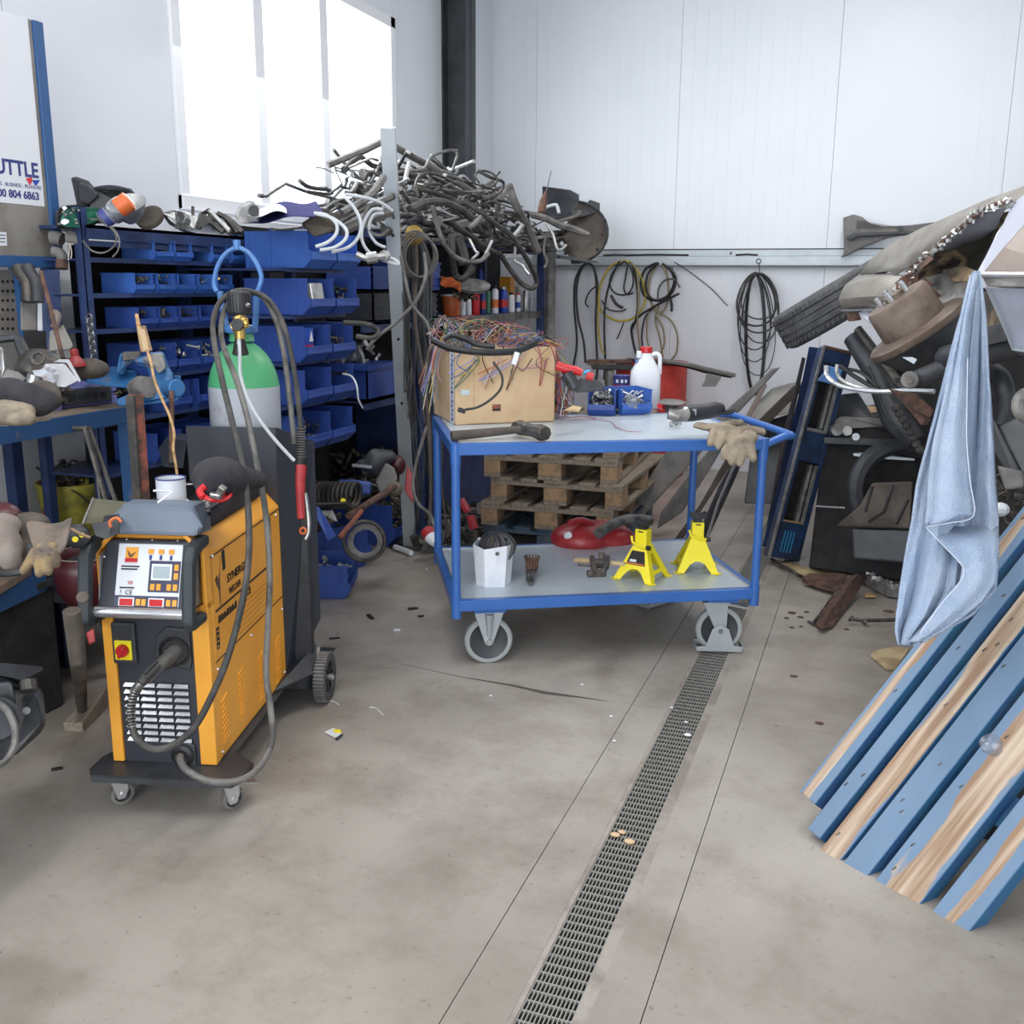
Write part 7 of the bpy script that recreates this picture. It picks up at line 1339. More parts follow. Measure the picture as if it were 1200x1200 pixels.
# ------------------------------------------------------------------ bins and junk on the floor
def fbin(px0, py0, px1, py1, d, h, lab, m='bin_blue', flip=False):
    a_, c_ = G(px0, py0, 0), G(px1, py1, 0); ww_ = (c_-a_).length; ang = math.atan2((c_-a_).y, (c_-a_).x)-PI/2
    if flip: ang += PI/2; o = make_bin(ww_, d, h, m=m); o.location = c_; o.rotation_euler = (0, 0, math.atan2((c_-a_).y, (c_-a_).x)); 
    else: o = make_bin(d, ww_, h, m=m); o.location = a_; o.rotation_euler = (0, 0, ang)
    tag(o, lab, 'bin', 'blue bins on the floor'); return o, a_, c_
o, a_, c_ = fbin(352, 702, 411, 702, .3, .17, 'blue bin standing nearest on the floor beside the welding machine', flip=True)
fill(tuple(c_), (c_-a_).length, .3, .17, 'white cap and shiny bits in the nearest floor bin', 'alu', 26, .05, rz=math.atan2((c_-a_).y, (c_-a_).x), top=.9)
o, a_, c_ = fbin(348, 684, 436, 661, .3, .25, 'large blue bin on the floor behind the nearest floor bin', flip=True)
fill(tuple(c_), (c_-a_).length, .3, .25, 'tangled rusty hardware in the large floor bin', 'fuse_stuff', 60, .08, rz=math.atan2((c_-a_).y, (c_-a_).x), top=1.1)
o, a_, c_ = fbin(386, 634, 464, 642, .35, .25, 'blue bin on the floor beside the leaning post', flip=True)
fill(tuple(c_), (c_-a_).length, .35, .25, 'yellow and grey fittings heaped in the bin beside the leaning post', 'fuse_stuff', 90, .07, rz=math.atan2((c_-a_).y, (c_-a_).x), top=1.5)
single('blue_drum_end', MB().plate([(352, 560, 4.6), (362, 557, 4.6), (366, 575, 4.6), (362, 592, 4.6), (353, 592, 4.6)], .15), 'bin_blue', 'rounded blue plastic part seen behind the red torch handle', 'part', bev=.01)
p = S(445, 600, 5.5)
b = MB(); junk(b, (-3.15, 5.45, .05), (-2.7, 6.4, .5), 130, .13); single('scrap_heap', b, 'fuse_stuff', 'heap of scrap car parts in the dark under the far rack', 'scrap', kind='stuff')
b = MB(); junk(b, (-3.1, 4.9, .24), (-2.75, 5.6, .4), 50, .09); single('scrap_heap', b, 'dark_steel', 'dark scrap heap behind the floor bins', 'scrap', kind='stuff')
b = MB(); hel = []
for i in range(150): t = i/149; hel.append(S(368+50*t, 580, 5.0)+Vector((0, math.cos(i*.4)*.06, math.sin(i*.4)*.06)))
single('coil_spring', b.tube(hel, .011, 6), 'dark_steel', 'rusty coil spring lying behind the floor bins', 'spring', smooth=True)
o = thing('wheel_ring', 'dark steel ring standing on edge behind the large floor bin', 'ring', tuple(G(428, 645, 0))); MB().torus(S(427, 634, 5.0), (.5, -1, .1), .1, .01, 30, 8).build('ring', 'dark_steel', o, world=True, smooth=True); MB().lathe([(.06, -.02), (.09, -.02), (.09, .02)], o=S(428, 635, 5.03), axis=(.5, -1, .1), seg=28, cap=False).build('inner_band', 'grey_metal_paint', o, world=True, smooth=True)
single('rusty_rod', MB().cyl(S(398, 630, 4.5), S(424, 598, 4.6), .012, 8), 'rust_red', 'red-rusted rod slanting out of the large floor bin', 'rod', smooth=True)
single('rusty_rod', MB().cyl(S(408, 605, 4.6), S(463, 570, 5.0), .016, 8), 'rust', 'brown steel rod slanting over the floor bins to the right', 'rod', smooth=True)
single('black_rod', MB().cyl(S(345, 592, 4.5), S(405, 590, 4.6), .009, 8), 'black', 'thin black rod lying level behind the floor bins', 'rod')
single('plate_strip', MB().plate([(364, 592, 4.5), (374, 594, 4.5), (394, 628, 4.4), (384, 634, 4.4)], .02), 'bin_blue', 'blue strip slanting into the large floor bin', 'strip', bev=.003)
single('silver_scrap', MB().plate([(371, 598, 4.55), (390, 598, 4.6), (396, 612, 4.55), (384, 606, 4.5)], .02), 'alu', 'crumpled silver sheet behind the large floor bin', 'scrap', bev=.004)
b = MB()
for i in range(5): b.cyl(S(356+i*2.6, 626+i, 4.3), S(358+i*2.6, 636+i, 4.28), .008, 7)
single('fitting_cluster', b, 'alu', 'cluster of shiny fittings at the rim of the large floor bin', 'fittings', kind='stuff')
single('yellow_cap', MB().ball(S(402, 587, 4.7), .014, (1, 1, .9)), 'jack_yellow', 'small yellow cap on the junk behind the floor bins', 'cap')
b = MB(); b.plate([(440, 565, 5.1), (452, 542, 5.1), (462, 548, 5.1), (466, 560, 5.1), (462, 572, 5.1), (446, 580, 5.1)], .1); single('white_bag', b, 'grey_plastic', 'torn pale plastic bag on the scrap heap left of the leaning post', 'bag', bev=.01)
b = MB(); b.ball(S(440, 542, 5.3), .06, (1, 1, 1.3)); b.ball(S(452, 535, 5.3), .05, (1.3, 1, .8)); b.ball(S(430, 545, 5.3), .05, (1.4, 1, .7)); single('grey_part', b, 'dark_grey', 'grey bulky casting on top of the scrap heap', 'casting', remesh=.015)
b = MB(); b.ball(S(466, 545, 5.35), .048, (1, 1, 1.2)); single('red_part', b, 'maroon', 'dark red casing on the scrap heap just left of the leaning post', 'casing', remesh=.015)
single('dull_red_sheet', MB().plate([(477, 545, 5.4), (486, 560, 5.4), (484, 590, 5.4), (474, 575, 5.4)], .03), 'dull_red', 'red sheet just right of the leaning post', 'sheet', bev=.005)
single('olive_lump', MB().ball(S(463, 573, 5.1), .045, (1, 1, .9)), 'olive', 'olive-yellow cover in the scrap by the leaning post', 'cover', remesh=.015)
single('flat_bar', MB().bar(S(413, 545, 5.2), S(436, 547, 5.2), .03, .012), 'silver', 'bright flat metal bar on the scrap heap', 'bar')
single('bulge_blue', MB().plate([(396, 562, 5.1), (414, 562, 5.1), (436, 565, 5.1), (434, 580, 5.1), (396, 578, 5.1)], .2), 'bin_blue', 'blue crate half buried in the scrap behind the floor bins', 'crate', bev=.012)
single('white_tube', MB().cyl(G(463, 641, .02), G(482, 648, .02), .016, 10), 'plastic_white', 'short white plastic tube on the floor in front of the leaning post', 'tube', smooth=True)
o = thing('power_plug', 'red and white industrial power plug lying behind the trolley corner', 'plug', tuple(S(507, 632, 4.95))); MB().tube([S(500, 622, 4.95), S(505, 629, 4.93)], [.035, .038], 14).build('red_sleeve', 'dull_red', o, world=True, smooth=True); MB().tube([S(505, 629, 4.93), S(512, 637, 4.9)], [.036, .026], 14).build('white_body', 'plastic_white', o, world=True, smooth=True); MB().tube(crpx([(512, 637, 4.9), (518, 636, 4.9), (520, 628, 4.95)], 3), .006, 6).build('cord', 'black', o, world=True)
b = MB(); junk(b, (-2.4, 5.0, .03), (-2.15, 5.7, .22), 60, .1); single('scrap_heap', b, 'rubber', 'black cable and clip tangle on the floor behind the trolley leg', 'scrap', kind='stuff')
for i, (p_, q_) in enumerate((((540, 585), (549, 600)), ((551, 604), (556, 620)))): single('red_clamp', MB().bar(S(p_[0], p_[1], 5.0), S(q_[0], q_[1], 5.0), .035, .03), 'dull_red', ('red jump lead clamp behind the trolley leg, upper one', 'red jump lead clamp behind the trolley leg, lower one')[i], 'clamp', bev=.004)
single('dark_cabinet', MB().b2((-3.2, 5.8, 0), (-2.62, 6.9, .85)), 'rack_blue', 'dark blue steel cabinet in the shade behind the pallets', 'cabinet', bev=.01)
# ------------------------------------------------------------------ leaning blue lift leg
def plate_thing(nm, lab, cat, pts, th, m, part, bev=.004):
    o = thing(nm, lab, cat, tuple(S(*pts[0]))); MB().plate(pts, th).build(part, m, o, world=True, bev=bev); return o
lf = thing('lift_frame', 'leaning blue steel frame with two long windows and a printed foot plate', 'frame', tuple(G(918, 655, 0)))
def lp(u, v, off=0):  # u 0..1 across, v 0..1 up the frame
    xa, ya, xb, yb = 901, 652, 966, 404; xc, yc, xd, yd = 937, 658, 999, 412
    x = (xa+(xb-xa)*v)*(1-u)+(xc+(xd-xc)*v)*u; y = (ya+(yb-ya)*v)*(1-u)+(yc+(yd-yc)*v)*u
    return S(x, y, 5.65-.5*v-.02*off+.12*u)
def lbar(u0, v0, u1, v1, th, nm, m, off=0, par=None): 
    q = [lp(u0, v0, off), lp(u1, v0, off), lp(u1, v1, off), lp(u0, v1, off)]; return MB().prism(q, F*th).build(nm, m, par or lf, world=True, bev=.003)
lbar(0, 0, .16, 1, .12, 'side_rail', 'lift_blue'); lbar(.84, 0, 1, 1, .12, 'side_rail', 'lift_blue'); lbar(.1, 0, .9, .17, .08, 'foot_plate', 'lift_blue'); lbar(.1, .46, .9, .60, .08, 'middle_plate', 'lift_blue'); lbar(.1, .92, .9, 1, .08, 'top_plate', 'lift_blue')
lbar(-.02, 0, .07, 1, .02, 'alu_lip', 'alu', 1.5); lbar(.55, .18, .66, .45, .06, 'inner_strip', 'alu', -1); lbar(.74, .17, .84, .45, .03, 'inner_strip', 'alu', .8); lbar(.55, .62, .66, .92, .06, 'inner_strip', 'alu', -1); lbar(.74, .61, .84, .92, .03, 'inner_strip', 'alu', .8); lbar(.16, .6, .84, .615, .03, 'window_sill', 'alu', .8); lbar(.16, .17, .84, .18, .03, 'window_sill', 'wood_tan', .8); lbar(.1, .985, .95, 1.0, .03, 'top_lip', 'rust', .8)
lbar(.14, .02, .86, .98, .02, 'dark_backing', 'black_matte', -5)  # black sheet added so the frame windows look dark inside
for i in range(4): lbar(.3+.1*i, .03, .34+.1*i, .13, .002, 'printed_line', 'cyan', .3)
MB().plate([(957, 446, 5.2), (972, 428, 5.2), (988, 434, 5.2), (980, 452, 5.2)], .03).build('blue_knuckle', 'guard_blue', lf, world=True, bev=.008)
single('dark_rail', MB().plate([(893, 640, 6.0), (905, 642, 6.0), (948, 470, 5.6), (962, 408, 5.4), (948, 406, 5.4), (930, 500, 5.8)], .06), 'rack_blue', 'dark blue rail leaning just left of the blue lift frame', 'rail', bev=.006)
single('black_rail', MB().plate([(898, 620, 6.1), (902, 620, 6.1), (944, 420, 5.7), (940, 418, 5.7), (915, 520, 6.0)], .05), 'black_plastic', 'thin black rail leaning leftmost beside the blue lift frame', 'rail', bev=.004)
single('pale_post', MB().plate([(928, 500, 6.2), (934, 500, 6.2), (958, 428, 6.0), (952, 424, 6.0)], .04), 'paint_grey', 'pale grey post seen between the leaning rails', 'post')
# ------------------------------------------------------------------ long bumper strips leaning behind the trolley
ls = [([(700, 650), (716, 650), (780, 575), (850, 500), (915, 430), (905, 432), (840, 490), (780, 530), (740, 590)], 'grey_plastic', 'broad dull bumper strip leaning leftmost from the floor toward the car', 6.6, 6.4),
      ([(786, 640), (792, 642), (860, 520), (930, 452), (958, 448), (958, 452), (935, 462), (868, 530)], 'liner', 'brown-grey sill strip leaning behind the trolley, second from the left', 6.2, 6.0),
      ([(770, 620), (800, 600), (835, 545), (850, 520), (842, 515), (815, 545), (775, 600)], 'grey_plastic', 'broad pale sill panel leaning behind the trolley legs', 6.3, 6.1),
      ([(812, 640), (826, 640), (862, 560), (875, 530), (866, 528), (842, 570)], 'black_plastic', 'black sill strip with a bright edge leaning nearest the trolley leg', 5.9, 5.7)]
for pts, m, lab, d0_, d1_ in ls:
    y0_, y1_ = max(p[1] for p in pts), min(p[1] for p in pts)
    single('sill_strip', MB().plate([(x, y, d0_+(d1_-d0_)*(y0_-y)/(y0_-y1_)) for x, y in pts], .05), m, lab, 'strip', bev=.008)
single('bright_trim', MB().tube([S(828, 632, 5.85), S(842, 588, 5.75), S(862, 542, 5.65)], .01, 6), 'silver', 'thin bright trim strip leaning along the black sill strip', 'trim', smooth=True)
o = thing('fender_panel', 'pale grey curved fender panel leaning against the back wall', 'fender', tuple(S(900, 520, 6.9)))
rows_ = [[S(*p) for p in r_] for r_ in ([(885, 490, 7.0), (892, 468, 7.1), (905, 456, 7.1), (925, 450, 7.1), (945, 448, 7.1)], [(876, 505, 6.8), (886, 480, 6.8), (905, 468, 6.8), (926, 466, 6.8), (946, 466, 6.9)], [(872, 518, 6.7), (888, 500, 6.65), (905, 488, 6.65), (925, 484, 6.7), (940, 486, 6.8)])]
MB().grid(rows_).build('fender_skin', 'paint_grey', o, world=True, solid=.01, smooth=True); MB().plate([(868, 498, 6.9), (896, 446, 7.0), (899, 452, 7.0), (874, 502, 6.9)], .02).build('side_flange', 'paint_beige', o, world=True, bev=.003)
single('dark_mat', MB().plate([(872, 590, 6.9), (884, 498, 7.0), (934, 482, 7.0), (930, 590, 6.8)], .05), 'dark_grey', 'dark grey padded panel under the pale fender', 'panel', bev=.01)
# ------------------------------------------------------------------ dark car body behind the lift frame
dk = thing('car_body', 'dark stripped car body standing in the shade under the raised car', 'car', tuple(G(1060, 600, 0)))
q = lambda pts, th, nm, m, bev=.01: MB().plate(pts, th).build(nm, m, dk, world=True, bev=bev)
q([(948, 665, 5.5), (960, 560, 5.5), (975, 500, 5.5), (1120, 500, 5.2), (1120, 690, 5.0), (1000, 672, 5.3)], .3, 'front_shell', 'black_matte')
q([(968, 497, 5.45), (985, 488, 5.45), (1030, 490, 5.4), (1078, 506, 5.3), (1074, 511, 5.3), (1030, 500, 5.38), (972, 504, 5.43)], .1, 'upper_crossbar', 'grey_plastic', .004)
q([(1030, 500, 5.35), (1045, 500, 5.35), (1045, 504, 5.35), (1030, 504, 5.35)], .02, 'oval_slot', 'black', .003)
q([(1000, 531, 5.3), (1020, 530, 5.3), (1072, 537, 5.2), (1072, 540, 5.2), (1016, 537, 5.28), (1000, 534, 5.3)], .05, 'light_strip', 'galv', .002)
q([(965, 512, 5.4), (1076, 515, 5.3), (1074, 524, 5.3), (966, 520, 5.4)], .08, 'second_crossbar', 'dark_grey', .004)
MB().torus(S(1055, 575, 5.2), F, .23, .045, 30, 8, a0=0, a1=2*PI).build('wheel_arch', 'dark_grey', dk, world=True, smooth=True)
rib = q([(980, 616, 5.1), (1008, 592, 5.05), (1022, 566, 5.05), (1070, 564, 4.95), (1066, 620, 4.95), (990, 618, 5.1)], .1, 'ribbed_floor', 'liner')
for a_, c_ in (((1022, 570), (1014, 600)), ((1046, 568), (1036, 600)), ((1036, 600), (1018, 612)), ((1064, 585), (1050, 614))): MB().bar(S(a_[0], a_[1], 4.96), S(c_[0], c_[1], 4.96), .012, .01).build('pressed_rib', 'black', dk, world=True)
q([(998, 620, 5.0), (1070, 622, 4.9), (1068, 660, 4.9), (1000, 655, 5.0)], .1, 'lower_panel', 'dark_grey')
MB().cyl(S(978, 504, 5.35), S(981, 504, 5.3), .03, 14).build('lamp_socket', 'steel', dk, world=True); MB().cyl(S(990, 505, 5.35), S(993, 505, 5.3), .025, 14).build('lamp_socket', 'alu', dk, world=True); MB().cyl(S(1000, 512, 5.35), S(1003, 512, 5.3), .02, 14).build('lamp_socket', 'silver', dk, world=True)
q([(976, 496, 5.6), (986, 462, 5.6), (1006, 460, 5.6), (1027, 494, 5.5), (1020, 498, 5.5)], .06, 'speaker_cover', 'black_plastic')
q([(955, 592, 5.4), (990, 594, 5.3), (990, 596, 5.3), (955, 594, 5.4)], .01, 'bright_wire', 'silver', 0)
single('carton', MB().plate([(1013, 476, 7.4), (1029, 476, 7.4), (1029, 490, 7.4), (1013, 490, 7.4)], .2), 'cardboard', 'small cardboard carton far behind the raised car', 'box')
single('carton', MB().plate([(1033, 476, 7.3), (1041, 480, 7.3), (1046, 498, 7.3), (1035, 498, 7.3)], .2), 'cardboard', 'half hidden cardboard carton right of the small one behind the car', 'box')
MB().plate([(1000, 470, 7.5), (1060, 490, 7.5), (1060, 640, 7.3), (1000, 640, 7.3)], .1).build('rear_shell', 'black_matte', dk, world=True)
hk2 = single('shade_block', MB().prism([(-.3, 7.5, 0), (-.3, 7.5, .45), (-.1, 7.5, .62), (.5, 7.5, .74), (2.6, 7.5, .8), (2.6, 7.5, 0)], (0, .9, 0)), 'black_matte', 'added black block darkening the space by the back wall behind the lift frame', 'car', bev=.03)  # black block added to make the space behind the frame dark
wr = thing('wrecked_car', 'rusty grey car body cut open and tilted on its side at the right', 'car', tuple(G(1120, 700, 0)))
W_ = lambda pts, th, nm, m, bev=.006: MB().plate(pts, th).build(nm, m, wr, world=True, bev=bev)
def skin(rows, nm, m, th=.008): return MB().grid([[S(*p) for p in r] for r in rows]).build(nm, m, wr, world=True, solid=th, smooth=True)
# curved outer skin, from the far sill toward the viewer
skin([[(1008, 321, 4.9), (1020, 305, 4.85), (1036, 292, 4.75), (1057, 279, 4.6), (1080, 268, 4.45), (1101, 259, 4.3), (1130, 246, 4.1), (1160, 233, 3.9), (1200, 219, 3.7), (1260, 200, 3.4)],
      [(1025, 320, 4.75), (1035, 308, 4.68), (1050, 297, 4.58), (1070, 284, 4.43), (1090, 273, 4.3), (1110, 263, 4.15), (1138, 250, 3.95), (1166, 237, 3.78), (1204, 224, 3.55), (1260, 206, 3.3)],
      [(1040, 318, 4.6), (1047, 312, 4.52), (1060, 300, 4.42), (1080, 287, 4.28), (1098, 276, 4.12), (1118, 265, 3.98), (1144, 250, 3.8), (1172, 238, 3.64), (1206, 228, 3.45), (1260, 215, 3.2)],
      [(1050, 322, 4.45), (1064, 314, 4.36), (1078, 305, 4.26), (1094, 291, 4.12), (1110, 278, 3.98), (1126, 267, 3.86), (1148, 252, 3.72), (1166, 243, 3.6), (1188, 237, 3.5), (1200, 232, 3.4)]], 'body_skin', 'paint_grey', .006)
W_([(1008, 321, 4.88), (1020, 323, 4.8), (1049, 312, 4.55), (1046, 316, 4.55), (1020, 328, 4.8), (1014, 324, 4.85)], .03, 'skin_gap', 'black')
# sill box
sk = skin([[(1008, 322, 4.95), (1030, 320, 4.8), (1060, 324, 4.45)], [(990, 336, 4.75), (1020, 330, 4.6), (1057, 325, 4.35)], [(984, 350, 4.65), (1016, 348, 4.5), (1053, 346, 4.28)], [(987, 363, 4.7), (1018, 362, 4.55), (1049, 361, 4.32)]], 'sill_box', 'paint_grey', .012)
MB().tube([S(987, 364, 4.68), S(1018, 363, 4.53), S(1050, 360, 4.3)], .006, 6).build('sill_seam', 'silver', wr, world=True)
W_([(992, 366, 4.7), (1006, 366, 4.65), (1010, 375, 4.65), (994, 377, 4.7)], .03, 'rust_bracket', 'rust'); W_([(1005, 366, 4.62), (1034, 363, 4.5), (1040, 376, 4.45), (1032, 385, 4.45), (1016, 377, 4.55)], .02, 'white_gusset', 'primer_white')
W_([(1034, 364, 4.4), (1038, 362, 4.38), (1044, 375, 4.38), (1038, 378, 4.4)], .03, 'grey_tab', 'grey_metal_paint')
# torn edge
b = MB(); r4 = random.Random(3); te = crpx([(1052, 362, 4.28), (1050, 345, 4.28), (1056, 328, 4.28), (1072, 318, 4.2), (1078, 308, 4.15), (1094, 293, 4.05), (1108, 280, 3.95), (1124, 268, 3.82), (1144, 252, 3.68), (1160, 242, 3.58), (1176, 237, 3.5), (1186, 238, 3.45)], 6)
for i in range(len(te)-1):
    for k in range(2): c = te[i].lerp(te[i+1], r4.random()); b.box(c+Vector((r4.uniform(-.01, .01), r4.uniform(-.01, .01), r4.uniform(-.015, .01))), (r4.uniform(.006, .022), r4.uniform(.006, .018), r4.uniform(.006, .016)), (r4.uniform(0, 3), r4.uniform(0, 3), r4.uniform(0, 3)))
b.build('torn_edge', 'alu', wr, world=True, kind='stuff')
MB().tube(te, .009, 6).build('torn_lip', 'rust', wr, world=True, smooth=True)
W_([(1073, 313, 4.15), (1090, 299, 4.05), (1095, 303, 4.0), (1079, 316, 4.1)], .02, 'rust_flap', 'rust')
# inside of the wheel arch
skin([[(1094, 294, 4.2), (1118, 275, 4.05), (1150, 252, 3.85), (1180, 243, 3.7)], [(1102, 294, 4.3), (1125, 280, 4.15), (1150, 268, 3.95), (1174, 252, 3.8)], [(1112, 293, 4.35), (1130, 286, 4.2), (1150, 279, 4.05), (1168, 266, 3.9)]], 'arch_inner', 'primer')
skin([[(1062, 320, 4.35), (1085, 302, 4.3), (1115, 292, 4.3), (1168, 266, 3.95), (1180, 248, 3.8)], [(1070, 335, 4.45), (1095, 318, 4.45), (1120, 308, 4.4), (1155, 295, 4.15), (1170, 280, 3.95)], [(1080, 350, 4.4), (1100, 335, 4.45), (1125, 330, 4.3), (1148, 322, 4.1), (1160, 300, 3.95)]], 'arch_cavity', 'arch_dirt', .02)
W_([(1060, 322, 4.22), (1078, 316, 4.2), (1076, 330, 4.22), (1068, 340, 4.25), (1054, 338, 4.25)], .02, 'rust_patch', 'rust')
skin([[(1056, 345, 4.3), (1080, 328, 4.3), (1108, 320, 4.2), (1132, 318, 4.05)], [(1062, 358, 4.2), (1090, 350, 4.15), (1115, 345, 4.05), (1138, 340, 3.9)], [(1075, 368, 4.1), (1095, 362, 4.05), (1120, 356, 3.95), (1140, 352, 3.85)]], 'inner_sill', 'grey_metal_paint', .01)
for p in ((1086, 331), (1094, 343), (1100, 348), (1070, 335)): MB().box(S(p[0], p[1], 4.1), (.04, .02, .015), (0, .6, .4)).build('rust_spot', 'rust', wr, world=True)
skin([[(1105, 318, 4.15), (1130, 312, 4.05), (1146, 318, 3.9)], [(1118, 330, 4.05), (1136, 330, 3.95), (1150, 335, 3.8)]], 'brown_wall', 'arch_dirt', .01)
# pillar, beige quarter panel, lower grey panel
W_([(1187, 238, 3.5), (1200, 228, 3.4), (1260, 205, 3.1), (1260, 250, 3.0), (1200, 262, 3.15), (1178, 290, 3.1), (1152, 322, 3.05), (1145, 319, 3.1), (1160, 292, 3.25), (1168, 273, 3.35), (1176, 262, 3.4)], .02, 'torn_pillar', 'primer_white', .01)
W_([(1151, 321, 3.0), (1176, 290, 3.02), (1200, 264, 3.05), (1270, 240, 3.0), (1270, 322, 2.8), (1200, 321, 2.9)], .02, 'quarter_panel', 'paint_beige', .006)
MB().tube([S(1150, 322, 2.95), S(1200, 322, 2.86), S(1270, 323, 2.74)], .008, 8).build('edge_highlight', 'silver', wr, world=True, smooth=True)
W_([(1150, 322, 2.96), (1200, 322, 2.87), (1270, 323, 2.75), (1270, 340, 2.76), (1200, 337, 2.88), (1157, 336, 2.95)], .03, 'rolled_sill', 'grey_metal_paint', .006)
W_([(1157, 337, 3.0), (1200, 338, 2.95), (1280, 340, 2.85), (1280, 420, 3.0), (1200, 412, 3.1), (1187, 409, 3.12)], .02, 'lower_panel', 'primer', .004)
MB().tube([S(1156, 336, 2.99), S(1172, 372, 3.04), S(1187, 409, 3.11), S(1230, 416, 3.05)], .005, 6).build('panel_flange', 'galv', wr, world=True)
W_([(1135, 345, 3.7), (1158, 342, 3.5), (1176, 378, 3.4), (1152, 388, 3.55), (1130, 372, 3.7)], .04, 'tan_inner_panel', 'arch_dirt', .006)
W_([(1128, 392, 3.6), (1172, 378, 3.3), (1180, 400, 3.25), (1150, 406, 3.4), (1130, 404, 3.55)], .05, 'black_channel', 'black', .004)
MB().tube([S(1110, 420, 3.8), S(1155, 412, 3.5), S(1200, 400, 3.3)], .05, 12).build('grey_tube', 'dark_grey', wr, world=True, smooth=True)
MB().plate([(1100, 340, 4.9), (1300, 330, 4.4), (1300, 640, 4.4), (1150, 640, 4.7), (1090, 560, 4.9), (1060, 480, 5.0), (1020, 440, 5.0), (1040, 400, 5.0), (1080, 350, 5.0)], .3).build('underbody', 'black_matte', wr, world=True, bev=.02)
# hub, drum and backing plate
hb = thing('brake_hub', 'rusty brake drum and hub with wheel studs on the tilted car', 'brake drum', tuple(S(1070, 395, 3.9)))
hr = ray(1074, 388).normalized(); ax = -RR*.56+UU*.83; ax = (ax-hr*ax.dot(hr)); ax = (ax.normalized()-hr*.16).normalized(); hc = S(1074, 386, 4.0)
MB().lathe([(.0, -.02), (.195, -.02), (.2, -.01), (.2, .006), (.19, .014), (.13, .02), (.13, .02)], o=hc, axis=ax, seg=44).build('backing_plate', 'drum_rust', hb, world=True, smooth=True)
MB().lathe([(.128, .015), (.13, .03), (.126, .14), (.118, .15), (.04, .152), (.04, .17), (.0, .17)], o=hc, axis=ax, seg=44).build('drum', 'drum_rust', hb, world=True, smooth=True)
MB().lathe([(.19, -.02), (.15, -.09), (.1, -.14), (.0, -.15)], o=hc, axis=ax, seg=36).build('rear_housing', 'black_plastic', hb, world=True, smooth=True)
nx = ax.orthogonal().normalized(); ny = ax.cross(nx)
for i in range(5): a = 2*PI*i/5; c = hc+(nx*math.cos(a)+ny*math.sin(a))*.06+ax*.152; MB().cyl(c, c+ax*.04, .011, 8).build('wheel_stud', 'silver', hb, world=True)
MB().box(S(1066, 420, 3.9), (.05, .01, .02), (0, .5, 0)).build('maker_tag', 'galv', hb, world=True)
# strut and rods
o = thing('damper', 'dark grey damper with a round bush eye under the brake drum', 'damper', tuple(S(1090, 440, 3.9)))
MB().tube([S(1075, 444, 3.85), S(1100, 434, 3.8), S(1120, 426, 3.75)], [.034, .037, .037], 16).build('damper_body', 'dark_grey', o, world=True, smooth=True); MB().cyl(S(1067, 446, 3.9), S(1066, 445, 3.78), .032, 20).build('bush_eye', 'grey_plastic', o, world=True, smooth=True, bev=.004); MB().cyl(S(1067, 446, 3.8), S(1066, 445, 3.76), .014, 14).build('bush_bolt', 'dark_steel', o, world=True); MB().bar(S(1048, 446, 3.9), S(1064, 446, 3.9), .03, .02).build('fork_arm', 'dark_steel', o, world=True)
for i, (pts, r_, m_) in enumerate((([(968, 428, 4.6), (969, 440, 4.6), (980, 450, 4.55), (1000, 456, 4.5), (1030, 459, 4.4), (1060, 458, 4.3), (1095, 459, 4.2)], .011, 'silver'), ([(981, 427, 4.6), (981, 438, 4.6), (990, 448, 4.55), (1015, 456, 4.5), (1045, 460, 4.4)], .009, 'alu'), ([(985, 428, 4.7), (1000, 440, 4.65), (1025, 455, 4.6)], .01, 'black'), ([(990, 432, 4.7), (1010, 437, 4.65), (1030, 455, 4.55)], .008, 'black'), ([(1018, 430, 4.6), (1026, 450, 4.55), (1034, 475, 4.5), (1048, 500, 4.5)], .007, 'black'))):
    single('brake_pipe', MB().tube(crpx(pts, 5), r_, 7), m_, ('bright bent pipe reaching from the lift frame toward the towel', 'second shorter bright pipe hooked at the lift frame', 'straight black rod left of the bright pipes', 'thin black rod beside the straight black rod', 'thin black cable drooping below the bright pipes')[i], 'pipe', smooth=True)
o = thing('axle_beam', 'black oily axle beam running down behind the towel', 'axle', tuple(S(1050, 480, 4.6)))
MB().tube([S(1000, 395, 4.9), S(1030, 440, 4.8), S(1050, 490, 4.7), S(1075, 520, 4.6)], [.05, .06, .07, .05], 10).build('beam', 'black_plastic', o, world=True, smooth=True); MB().tube([S(1005, 385, 4.8), S(1040, 430, 4.7), S(1085, 490, 4.5)], .02, 8).build('side_rod', 'dark_steel', o, world=True, smooth=True); MB().bar(S(1060, 465, 4.4), S(1085, 495, 4.3), .03, .03).build('rusty_link', 'rust', o, world=True)
for i in range(8): MB().ball(S(1050+i*4, 478+i*7, 4.5), .02, seg=8, rings=5).build('boot_ring', 'rubber', o, world=True)
MB().plate([(1040, 455, 4.3), (1075, 462, 4.2), (1095, 480, 4.2), (1090, 490, 4.2), (1065, 478, 4.25)], .05).build('brown_arm', 'rust', o, world=True, bev=.01)
# bits right of the towel
single('black_tray', MB().plate([(1170, 500, 3.6), (1200, 484, 3.5), (1240, 520, 3.4), (1200, 556, 3.4)], .05), 'black_plastic', 'black plastic box corner right of the towel', 'box', bev=.006)
single('grey_box_side', MB().plate([(1152, 468, 3.7), (1168, 498, 3.65), (1200, 560, 3.55), (1195, 575, 3.55), (1165, 530, 3.65)], .03), 'dark_grey', 'dark grey metal panel slanting right of the towel', 'panel', bev=.004)
single('round_flange', MB().torus(S(1208, 475, 3.4), F, .045, .02, 24, 8), 'grey_metal_paint', 'round beige flange at the right frame edge', 'flange', smooth=True)
single('exhaust_pipe', MB().tube(crpx([(1150, 440, 4.0), (1165, 436, 3.9), (1176, 450, 3.8), (1180, 480, 3.8), (1176, 500, 3.8)], 5), .035, 10), 'black_plastic', 'black curved pipe right of the towel under the car', 'pipe', smooth=True)
